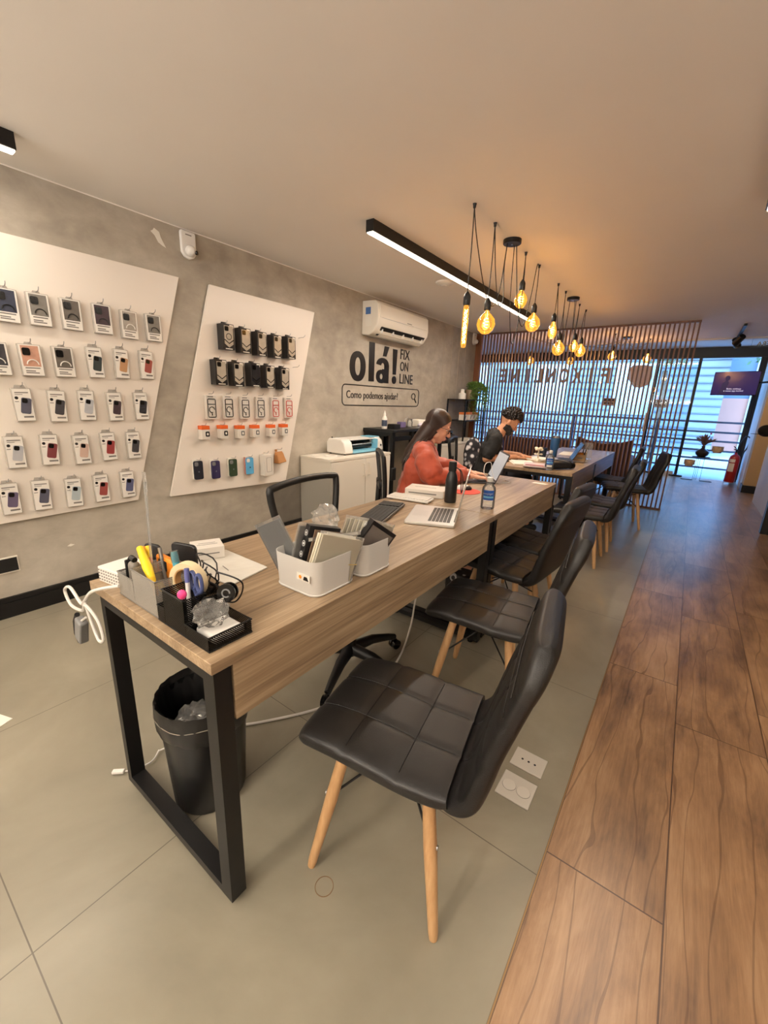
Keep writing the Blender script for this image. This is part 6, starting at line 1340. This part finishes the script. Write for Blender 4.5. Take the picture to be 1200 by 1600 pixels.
# keyboards, box, bottles, mouse
def keyboard(loc, rz, label, body, keym, W, D_, rows=6, cols=18, rx=0.0):
    t = thing('keyboard', label, 'keyboard', loc, rot=(rx, 0, rz)); MB().box(-W / 2, W / 2, -D_ / 2, D_ / 2, 0.004, 0.016).build('case', body, t, bevel=0.003)
    k = MB(); px, py = (W - 0.016) / cols, (D_ - 0.014) / rows
    for r in range(rows):
        for c in range(cols):
            if cols > 16 and c == cols - 5 and r < rows: continue
            k.box(-W / 2 + 0.008 + c * px + 0.001, -W / 2 + 0.008 + (c + 1) * px - 0.001, -D_ / 2 + 0.007 + r * py + 0.001, -D_ / 2 + 0.007 + (r + 1) * py - 0.001, 0.016, 0.021)
    k.build('keys', keym, t)
    for x in (-W / 2 + 0.03, W / 2 - 0.03): MB().box(x - 0.01, x + 0.01, D_ / 2 - 0.014, D_ / 2 - 0.004, 0, 0.005).box(x - 0.01, x + 0.01, -D_ / 2 + 0.004, -D_ / 2 + 0.014, 0, 0.005).build('foot', M_BLKP, t)
    return t
keyboard((1.905, 1.700, TP), math.radians(108), 'black computer keyboard lying behind the two storage bins', pm('keyboard_case', (84, 80, 76), 0.4), pm('key_black', (24, 23, 23), 0.5), 0.43, 0.135)
keyboard((1.835, 2.085, TP), math.radians(10), 'slim white keyboard lying across the joint of the near tables', M_WP, pm('key_white', (214, 210, 204), 0.5), 0.27, 0.11, 5, 14)
bx = thing('white_box', 'flat white cardboard box behind the black bottle', 'box', (1.835, 2.285, TP), math.radians(17))
MB().box(-0.125, 0.125, -0.085, 0.085, 0, 0.045).build('box', M_BOXW, bx, bevel=0.002); MB().box(-0.10, 0.08, -0.0856, -0.0852, 0.018, 0.026).box(-0.08, 0.06, 0.0, 0.006, 0.045, 0.0455).build('printed_lines', M_GREYINK, bx)
bt = thing('water_bottle', 'tall matte black bottle with strap behind the silver laptop', 'bottle', (2.045, 2.205, TP))
MB().lathe([(0, 0), (0.033, 0), (0.036, 0.008), (0.036, 0.135), (0.030, 0.165), (0.021, 0.185), (0.019, 0.195), (0.0, 0.195)], 28, False).build('body', pm('bottle_black', (20, 20, 21), 0.38), bt, True)
MB().lathe([(0.0225, 0.190), (0.0235, 0.192), (0.0235, 0.243), (0.020, 0.247), (0, 0.247)], 24, False).build('cap', M_BLKP, bt, True)
MB().tube(bez([(0.022, 0, 0.215), (0.048, 0.01, 0.19), (0.052, 0.02, 0.12), (0.055, 0.03, 0.06), (0.062, 0.03, 0.11), (0.05, 0.02, 0.19), (0.022, 0.005, 0.21)]), 0.003, 6).build('strap', M_BLKP, bt, True)
mp_ = thing('mouse_pad', 'red round mouse pad beside the black bottle', 'mouse pad', (1.975, 2.560, TP))
MB().lathe([(0, 0), (0.105, 0), (0.105, 0.003), (0, 0.003)], 36, False).build('pad', pm('pad_red', (204, 62, 44), 0.7), mp_, True)
ms = thing('mouse', 'white and black computer mouse on the red pad', 'mouse', (1.945, 2.600, TP + 0.0035), 0.6)
MB().ball((0, 0, 0.004), (0.055, 0.031, 0.030), 20, 12).build('shell', M_WP, ms, True); MB().ball((0.012, 0, 0.006), (0.046, 0.0325, 0.024), 20, 12).build('sides', M_BLKP, ms, True)
def sanitizer(loc, rz, label):
    t = thing('sanitizer_bottle', label, 'bottle', loc, rz, group='hand sanitiser bottles')
    MB().lathe([(0, 0.0), (0.036, 0.0), (0.039, 0.006), (0.039, 0.105), (0.036, 0.125), (0.020, 0.145), (0.013, 0.150), (0.013, 0.158), (0.0, 0.158)], 28, False).build('body', M_CLEARP, t, True)
    n = 12; vs = [(0.0396 * math.cos(a), 0.0396 * math.sin(a), z) for z in (0.055, 0.112) for a in [-PI / 2 - 0.8 + 1.6 * i / n for i in range(n + 1)]]
    MB().add(vs, [(i, i + 1, n + 2 + i, n + 1 + i) for i in range(n)]).build('label', pm('gel_label_blue', (44, 92, 176), 0.4), t)
    vs = [(0.0399 * math.cos(a), 0.0399 * math.sin(a), z) for z in (0.068, 0.078) for a in [-PI / 2 - 0.75 + 1.5 * i / n for i in range(n + 1)]]
    MB().add(vs, [(i, i + 1, n + 2 + i, n + 1 + i) for i in range(n)]).build('label_stripe', pm('gel_stripe', (120, 186, 220), 0.4), t)
    vs = [(0.0397 * math.cos(a), 0.0397 * math.sin(a), z) for z in (0.030, 0.050) for a in [-PI / 2 - 0.6 + 1.2 * i / n for i in range(n + 1)]]
    MB().add(vs, [(i, i + 1, n + 2 + i, n + 1 + i) for i in range(n)]).build('small_print', M_PAPER, t)
    g = text_mesh('brand_word', 'asseptgel', 0.016, M_SCR, t, depth=0.0004); g.data.transform(Matrix.Translation((-0.034, -0.0402, 0.088)) @ Matrix.Rotation(PI / 2, 4, 'X'))
    for v in g.data.vertices: a = v.co.x / 0.04; v.co.x = 0.0402 * math.sin(a); v.co.y = -0.0402 * math.cos(a)
    MB().lathe([(0.015, 0.156), (0.016, 0.158), (0.016, 0.180), (0.012, 0.183), (0.0, 0.183)], 20, False).build('cap', M_WP, t, True)
    return t
sanitizer((2.275, 2.225, TP), 0.4, 'clear sanitiser bottle with blue label by the joint of the near tables')
sanitizer((2.130, 3.905 + 0.15, TP), 0.3, 'clear sanitiser bottle with blue label at the near end of the third table')
tag(MB().prism([(-0.06, -0.022), (0.05, -0.03), (0.06, 0.02), (-0.05, 0.03)], 0, 0.0012, 'xy').build('sticker', M_PAPER, loc=(2.275, 3.27, TZ)), 'torn white sticker at the far corner of the second table', 'sticker')
tag(MB().tube(bez([(1.93, 2.98, TZ + 0.004), (1.99, 3.03, TZ + 0.01), (1.98, 3.0, TZ + 0.10), (1.97, 2.99, TZ + 0.155), (1.94, 2.96, TZ + 0.14), (1.95, 2.95, TZ + 0.06), (2.03, 3.02, TZ + 0.004), (2.09, 3.12, TZ + 0.004), (2.03, 3.18, TZ + 0.004)]), 0.0025, 6).build('white_cable', M_WP, smooth=True), 'thin white cable looping by the lit laptop', 'cable')

# white cables and power adapter hung at the corner of the nearest table
tag(MB().tube(bez([(1.885, 0.44, TZ + 0.035), (1.80, 0.40, TZ + 0.006), (1.735, 0.395, TZ - 0.045), (1.68, 0.40, TZ - 0.075), (1.60, 0.40, TZ - 0.045), (1.54, 0.40, TZ - 0.075), (1.58, 0.40, TZ - 0.115), (1.68, 0.40, TZ - 0.10), (1.735, 0.395, TZ - 0.06), (1.80, 0.40, TZ - 0.09), (1.825, 0.40, TZ - 0.145), (1.785, 0.40, TZ - 0.165), (1.750, 0.40, TZ - 0.12), (1.735, 0.395, TZ - 0.05)]), 0.0048, 8).build('white_cable', M_WP, smooth=True), 'thick white cable knotted in loops at the back corner of the nearest table', 'cable')
pa = thing('power_adapter', 'grey and black power plug dangling below the knotted white cable', 'adapter', (1.645, 0.400, TZ - 0.175), rot=(0, 0.35, 0))
MB().box(-0.022, 0.022, -0.014, 0.014, -0.055, 0.035).build('case', M_GRYP, pa, bevel=0.006); MB().tube([(-0.035, 0, 0.03), (-0.050, 0, -0.01), (-0.042, 0, -0.06), (-0.01, 0, -0.075)], 0.008, 8).build('black_clip', M_BLKP, pa, True); MB().tube([(0.0, 0, 0.03), (0.04, -0.003, 0.08)], 0.004, 6).build('lead', M_WP, pa, True)
# cables under the table and over the floor
tag(MB().tube(bez([(1.87, 0.62, TZ - 0.07), (1.86, 0.66, 0.5), (1.80, 0.70, 0.25), (1.74, 0.62, 0.05), (1.70, 0.56, 0.006)]), 0.003, 6).build('white_cable', M_WP, smooth=True), 'white cable hanging under the nearest table behind the bin', 'cable')
tag(MB().tube(bez([(1.84, 0.60, TZ - 0.07), (1.845, 0.66, 0.55), (1.87, 0.72, 0.30), (1.84, 0.74, 0.05), (1.82, 0.72, 0.006)]), 0.003, 6).build('black_cable', M_BLKP, smooth=True), 'thin black cable hanging under the nearest table', 'cable')
tag(MB().tube(bez([(1.78, 0.78, 0.007), (1.84, 0.84, 0.007), (1.906, 0.924, 0.007), (2.018, 1.101, 0.007), (2.12, 1.35, 0.007), (2.10, 1.618, 0.007), (1.99, 1.92, 0.03), (1.97, 2.02, 0.25), (2.04, 2.10, 0.66)]), 0.0055, 8).build('white_floor_cable', M_WP, smooth=True), 'white cable running over the tiles and up to the joint of the near tables', 'cable')
pg = thing('cable_plug', 'white cable end with plug lying on the tiles by the table foot', 'plug', (1.70, 0.44, 0.006))
MB().box(-0.045, -0.005, -0.008, 0.008, 0, 0.010).build('plug', M_WP, pg, bevel=0.002, rot=(0, 0, -2.4 + PI)); MB().tube(bez([(0.0, 0.0, 0.004), (0.02, 0.03, 0.004), (0.03, 0.08, 0.004), (0.0, 0.12, 0.004)]), 0.003, 6).build('lead', M_WP, pg, True)
MB().ball((-0.01, 0.035, 0.010), (0.018, 0.014, 0.010), 12, 8).build('second_plug', M_WP, pg, True)
# waste bin
tb_ = thing('waste_bin', 'black plastic waste bin lined with a black bag under the nearest table', 'bin', (1.985, 0.605, 0))
MB().lathe([(0, 0.0), (0.112, 0.0), (0.118, 0.01), (0.138, 0.385), (0.134, 0.385), (0.114, 0.015), (0, 0.015)], 36, False).build('tub', pm('bin_black', (16, 16, 17), 0.3), tb_, True)
random.seed(9); n = 72; vs = []; prf = [(0.108, 0.20), (0.122, 0.30), (0.136, 0.400), (0.1445, 0.408), (0.1475, 0.398), (0.1480, 0.360), (0.1440, 0.315), (0.1400, 0.300)]
for k, (r, z) in enumerate(prf):
    for i in range(n): w = 1 + (0.012 * math.sin(i * 1.9 + k) + random.uniform(-0.010, 0.010)) * (1 if k != 4 else 0.3); vs.append((r * w * math.cos(2 * PI * i / n), r * w * math.sin(2 * PI * i / n), z + (random.uniform(-0.006, 0.006) if k in (0, 7) else 0)))
MB().add(vs, [(k * n + i, k * n + (i + 1) % n, (k + 1) * n + (i + 1) % n, (k + 1) * n + i) for k in range(len(prf) - 1) for i in range(n)]).build('bag_liner', pm('bag_black', (20, 19, 19), 0.28), tb_, True)
MB().tube([(0.1490 * math.cos(a * PI / 18), 0.1490 * math.sin(a * PI / 18), 0.362 + 0.003 * math.sin(a)) for a in range(36)], 0.0014, 5, closed=True).build('elastic_band', pm('band_grey', (120, 112, 100), 0.5), tb_)
crumple('crumpled_bag', 'crumpled clear film inside the waste bin', 'rubbish', (1.965, 0.585, 0.30), 0.062, M_BAG, 3, (1, 1, 0.6)); crumple('green_leaf_scrap', 'crumpled dark green scrap inside the waste bin', 'rubbish', (2.045, 0.620, 0.31), 0.036, pm('scrap_green', (52, 74, 42), 0.6), 6, (1.3, 1, 0.7), 2)

# floor plates, ring, paper
fo = thing('floor_outlet', 'white floor outlet plate with three black sockets near the nearest chair', 'outlet', (2.868, 1.418, 0.0))
MB().box(-0.060, 0.060, -0.049, 0.049, 0.0005, 0.006).build('plate', pm('outlet_plate', (196, 190, 180), 0.4), fo, bevel=0.002)
for x in (-0.024, 0.0, 0.024): MB().at((x, -0.002, 0.006)).lathe([(0.0045, 0), (0.0045, 0.0006), (0, 0.0006)], 12).build('socket_hole', M_BLKP, fo)
fo = thing('floor_outlet', 'white floor plate with two round covers in front of the three-socket plate', 'outlet', (2.868, 1.272, 0.0))
MB().box(-0.060, 0.060, -0.058, 0.058, 0.0005, 0.006).build('plate', pm('outlet_plate', (196, 190, 180)), fo, bevel=0.002)
for x in (-0.026, 0.026):
    MB().at((x, -0.002, 0.006)).lathe([(0.0235, 0), (0.0235, 0.002), (0, 0.002)], 24).build('round_cover', pm('outlet_cover', (206, 200, 190), 0.35), fo, True)
    MB().tube([(x + 0.024 * math.cos(a * PI / 12), -0.002 + 0.024 * math.sin(a * PI / 12), 0.0064) for a in range(24)], 0.0006, 4, closed=True).build('cover_gap', M_GREYINK, fo)
tag(MB().tube([(0.026 * math.cos(a * PI / 14), 0.026 * math.sin(a * PI / 14), 0.001) for a in range(28)], 0.0010, 5, closed=True).build('hair_tie', pm('tie_brown', (124, 92, 60), 0.6), loc=(2.531, 0.620, 0.0003)), 'thin brown elastic ring lying on the tiles below the nearest chair', 'elastic ring')
tag(MB().box(-0.10, 0.0, -0.10, 0.0, 0, 0.002).build('paper_sheet', M_PAPER, loc=(1.055, 0.268, 0.0005), rot=(0, 0, 0.35)), 'corner of a white sheet lying on the tiles at the left edge', 'paper')

# ================================================================ ON THE FAR TABLES
random.seed(14)
for i, (x, y, a, w, h, m_, lab) in enumerate(((1.80, 4.30, 0.5, 0.21, 0.30, M_PAPER, 'white paper stack under the hands of the man'), (1.98, 4.13, 0.2, 0.20, 0.28, pm('magazine_print', (206, 190, 186), 0.4, var=0.35, vscale=22), 'printed magazine at the near end of the third table'), (1.82, 4.78, -0.2, 0.21, 0.30, M_PAPER, 'white paper stack behind the orchid'), (2.00, 5.70, 0.1, 0.30, 0.42, M_PAPER, 'large white sheets at the back of the far table'), (2.14, 5.10, 0.3, 0.22, 0.30, M_PAPER, 'white sheet beneath the wooden organiser'))):
    t = thing('paper_stack', lab, 'paper', (x, y, TP + (0.0135 if i == 1 else 0)), a)
    for k in range(3 if i in (0, 1, 2) else 1): MB().cbox((random.uniform(-.01, .01), random.uniform(-.01, .01), 0.002 + 0.0042 * k), (w, h, 0.004)).build('sheet', m_, t, rot=(0, 0, random.uniform(-.08, .08)))
    if i == 1: MB().cbox((0.0, -0.08, 0.0145), (0.17, 0.05, 0.001)).build('red_title', pm('title_red', (150, 50, 62), 0.5), t)
tm = thing('tumbler', 'tall blue tumbler with loop handle on the third table', 'tumbler', (1.895, 5.12, TP))
MB().lathe([(0, 0), (0.034, 0), (0.037, 0.02), (0.040, 0.09), (0.050, 0.11), (0.052, 0.235), (0.0, 0.235)], 28, False).build('cup', pm('tumbler_blue', (44, 86, 132), 0.35), tm, True)
MB().lathe([(0.053, 0.228), (0.053, 0.246), (0.03, 0.25), (0, 0.25)], 28, False).build('lid', M_STEEL, tm, True)
MB().tube([(-0.040, 0, 0.245), (-0.030, 0, 0.29), (0.0, 0, 0.302), (0.030, 0, 0.29), (0.040, 0, 0.245)], 0.006, 8).build('loop_handle', pm('tumbler_blue_dark', (34, 60, 92), 0.4), tm, True)
laptop((2.02, 4.93, TP), 0.30, 'dark grey laptop open on the third table with lid leaning back', pm('laptop_black', (46, 46, 50), 0.4), M_BLKP, 118, M_SCRD, 0.30, 0.22)
og2 = thing('wooden_organiser', 'small wooden box of orange bits and pens on the far table joint', 'organiser', (2.205, 5.02, TP), 0.1)
M_PINE = m_oak('pine_box', 0, (140, 106, 70), (170, 134, 92), (192, 158, 114), 2.0, 0.6)
MB().box(-0.06, 0.06, -0.045, -0.038, 0, 0.075).box(-0.06, 0.06, 0.038, 0.045, 0, 0.095).box(-0.06, -0.053, -0.038, 0.038, 0, 0.075).box(0.053, 0.06, -0.038, 0.038, 0, 0.075).box(-0.06, 0.06, -0.045, 0.045, 0, 0.006).build('box', M_PINE, og2)
MB().box(-0.02, 0.03, -0.046, -0.0452, 0.03, 0.045).build('front_label', M_GREYINK, og2)
for k in range(9): tag(MB().ball((0, 0, 0), (0.016, 0.013, 0.010), 8, 6).build('orange_candy', M_ORG, smooth=True, loc=(2.165 + 0.027 * (k % 3), 5.00 + 0.022 * (k // 3), TZ + 0.078 + 0.008 * (k % 2))), 'wrapped orange candy heaped in the small wooden box', 'candy', 'orange candies in the wooden box')
for k in range(3): stick('pen', ['dark pen leaning left in the wooden box', 'dark pen upright in the wooden box', 'silver pen leaning right in the wooden box'][k], 'pen', (2.22 + 0.014 * k, 5.045, TZ + 0.01), (2.225 + 0.03 * k, 5.065, TZ + 0.165), 0.005, M_STEEL if k == 2 else M_BLKP, capm=M_GRYP)
ph = thing('sign_holder', 'clear upright sign holder behind the wooden box', 'holder', (2.23, 5.30, TP), 0.2)
MB().box(-0.045, 0.045, -0.002, 0.002, 0.004, 0.19).build('panel', M_CLEARP, ph); MB().box(-0.045, 0.045, -0.03, 0.03, 0, 0.004).build('foot', M_CLEARP, ph)
bgk = thing('camera_bag', 'long black pouch with rounded end lying on the third table corner', 'pouch', (2.205, 4.20, TP), 0.9)
MB().tube([(-0.15, 0.0, 0.03), (-0.10, 0.0, 0.036), (0.05, 0.0, 0.036), (0.10, 0, 0.033)], [0.022, 0.034, 0.034, 0.028], 14).build('body', pm('pouch_black', (22, 22, 24), 0.5, bump=0.4, bscale=30), bgk, True); MB().cyl((0.10, 0, 0.033), (0.14, 0, 0.033), 0.032, 0.028, 18).build('end_cap', M_BLKG, bgk, True)
MB().tube(bez([(-0.14, 0, 0.05), (-0.05, 0.03, 0.085), (0.05, 0.0, 0.075), (0.10, 0, 0.055)]), 0.005, 6).build('strap', M_GRYP, bgk, True)
orc = thing('white_figurine', 'cream flower shaped ornament standing among papers on the third table', 'ornament', (1.86, 4.62, TP))
MB().lathe([(0, 0), (0.035, 0), (0.03, 0.02), (0.008, 0.03), (0.007, 0.12), (0, 0.12)], 18, False).build('stand', M_WPK, orc, True)
fl_ = MB()
for k in range(6): a = k * PI / 3; fl_.ball((0.028 * math.cos(a), 0.028 * math.sin(a), 0.125 + 0.012 * (k % 2)), (0.020, 0.020, 0.014), 10, 8)
for k in range(4): a = k * PI / 2 + .3; fl_.ball((0.03 * math.cos(a), 0.03 * math.sin(a), 0.075), (0.016, 0.016, 0.010), 10, 8)
fl_.build('petals', M_WPK, orc, True)
mgk = thing('travel_mug', 'small dark blue mug left of the tall tumbler', 'mug', (1.80, 5.02, TP))
MB().lathe([(0, 0), (0.036, 0), (0.042, 0.11), (0.038, 0.11), (0.034, 0.01), (0, 0.01)], 24, False).build('cup', pm('mug_navy', (34, 44, 62), 0.35), mgk, True); MB().tube([(0.04, 0, 0.09), (0.068, 0, 0.085), (0.07, 0, 0.04), (0.037, 0, 0.03)], 0.005, 8).build('handle', pm('mug_navy', (34, 44, 62)), mgk, True)
# patterned backpack on the floor between the far cabinet and the man
m, t_, b = mk('patterned_cloth'); tc = N(t_, 'TexCoord'); vo = N(t_, 'TexVoronoi'); vo.inputs['Scale'].default_value = 16; t_.links.new(tc.outputs['Object'], vo.inputs['Vector'])
rq = ramp(t_, [(0.25, (206, 202, 204)), (0.5, (30, 28, 34))]); t_.links.new(vo.outputs['Distance'], rq.inputs[0]); t_.links.new(rq.outputs[0], b.inputs['Base Color']); b.inputs['Roughness'].default_value = 0.85
jk = thing('patterned_jacket', 'black and white patterned jacket over a chair between the far cabinet and the man', 'jacket', (0.88, 5.10, 0))
remeshed('cloth', MB().ball((0, 0, 0.72), (0.10, 0.17, 0.22), 18, 12).ball((0.03, -0.06, 0.60), (0.11, 0.14, 0.18)).ball((0.02, 0.10, 0.52), (0.10, 0.12, 0.16)).ball((0, 0, 0.42), (0.14, 0.20, 0.10)), m, jk, 0.012, 2)
MB().box(-0.20, 0.20, -0.20, 0.20, 0.40, 0.44).build('chair_seat', M_BLKP, jk, bevel=0.01)
for x in (-0.17, 0.17):
    for y in (-0.17, 0.17): MB().cyl((x, y, 0), (x, y, 0.40), 0.014).build('chair_leg', M_BLKM, jk)
# boxes of loose cable at the floor below the tables
pw = thing('power_strip', 'black power strip with plugs hanging below the second table end', 'power strip', (2.33, 3.46, 0.46))
MB().box(-0.03, 0.03, -0.015, 0.015, -0.12, 0.12).build('strip', M_BLKP, pw, bevel=0.004); MB().box(-0.015, 0.015, -0.03, -0.015, 0.02, 0.06).build('plug', M_WP, pw, bevel=0.003)
MB().tube([(0, 0, 0.12), (0, 0.0, 0.28), (-0.05, -0.08, 0.29)], 0.004, 6).build('lead', M_BLKP, pw)
cbx = thing('cable_box', 'dark patterned bag with white rings on the floor under the first table end', 'bag', (2.10, 2.42, 0))
m, t_, b = mk('ringed_cloth'); tc = N(t_, 'TexCoord'); vo = N(t_, 'TexVoronoi'); vo.inputs['Scale'].default_value = 14; vo.inputs['Randomness'].default_value = 0.3; t_.links.new(tc.outputs['Object'], vo.inputs['Vector'])
rq = ramp(t_, [(0.0, (24, 23, 26)), (0.28, (24, 23, 26)), (0.30, (190, 188, 186)), (0.40, (190, 188, 186)), (0.42, (24, 23, 26))]); t_.links.new(vo.outputs['Distance'], rq.inputs[0]); t_.links.new(rq.outputs[0], b.inputs['Base Color'])
MB().cbox((0, 0, 0.13), (0.24, 0.16, 0.26)).build('body', m, cbx, bevel=0.03, seg=3); MB().tube([(-0.06, 0, 0.26), (-0.05, 0, 0.34), (0.05, 0, 0.34), (0.06, 0, 0.26)], 0.006, 6).build('handle', M_BLKP, cbx, True)
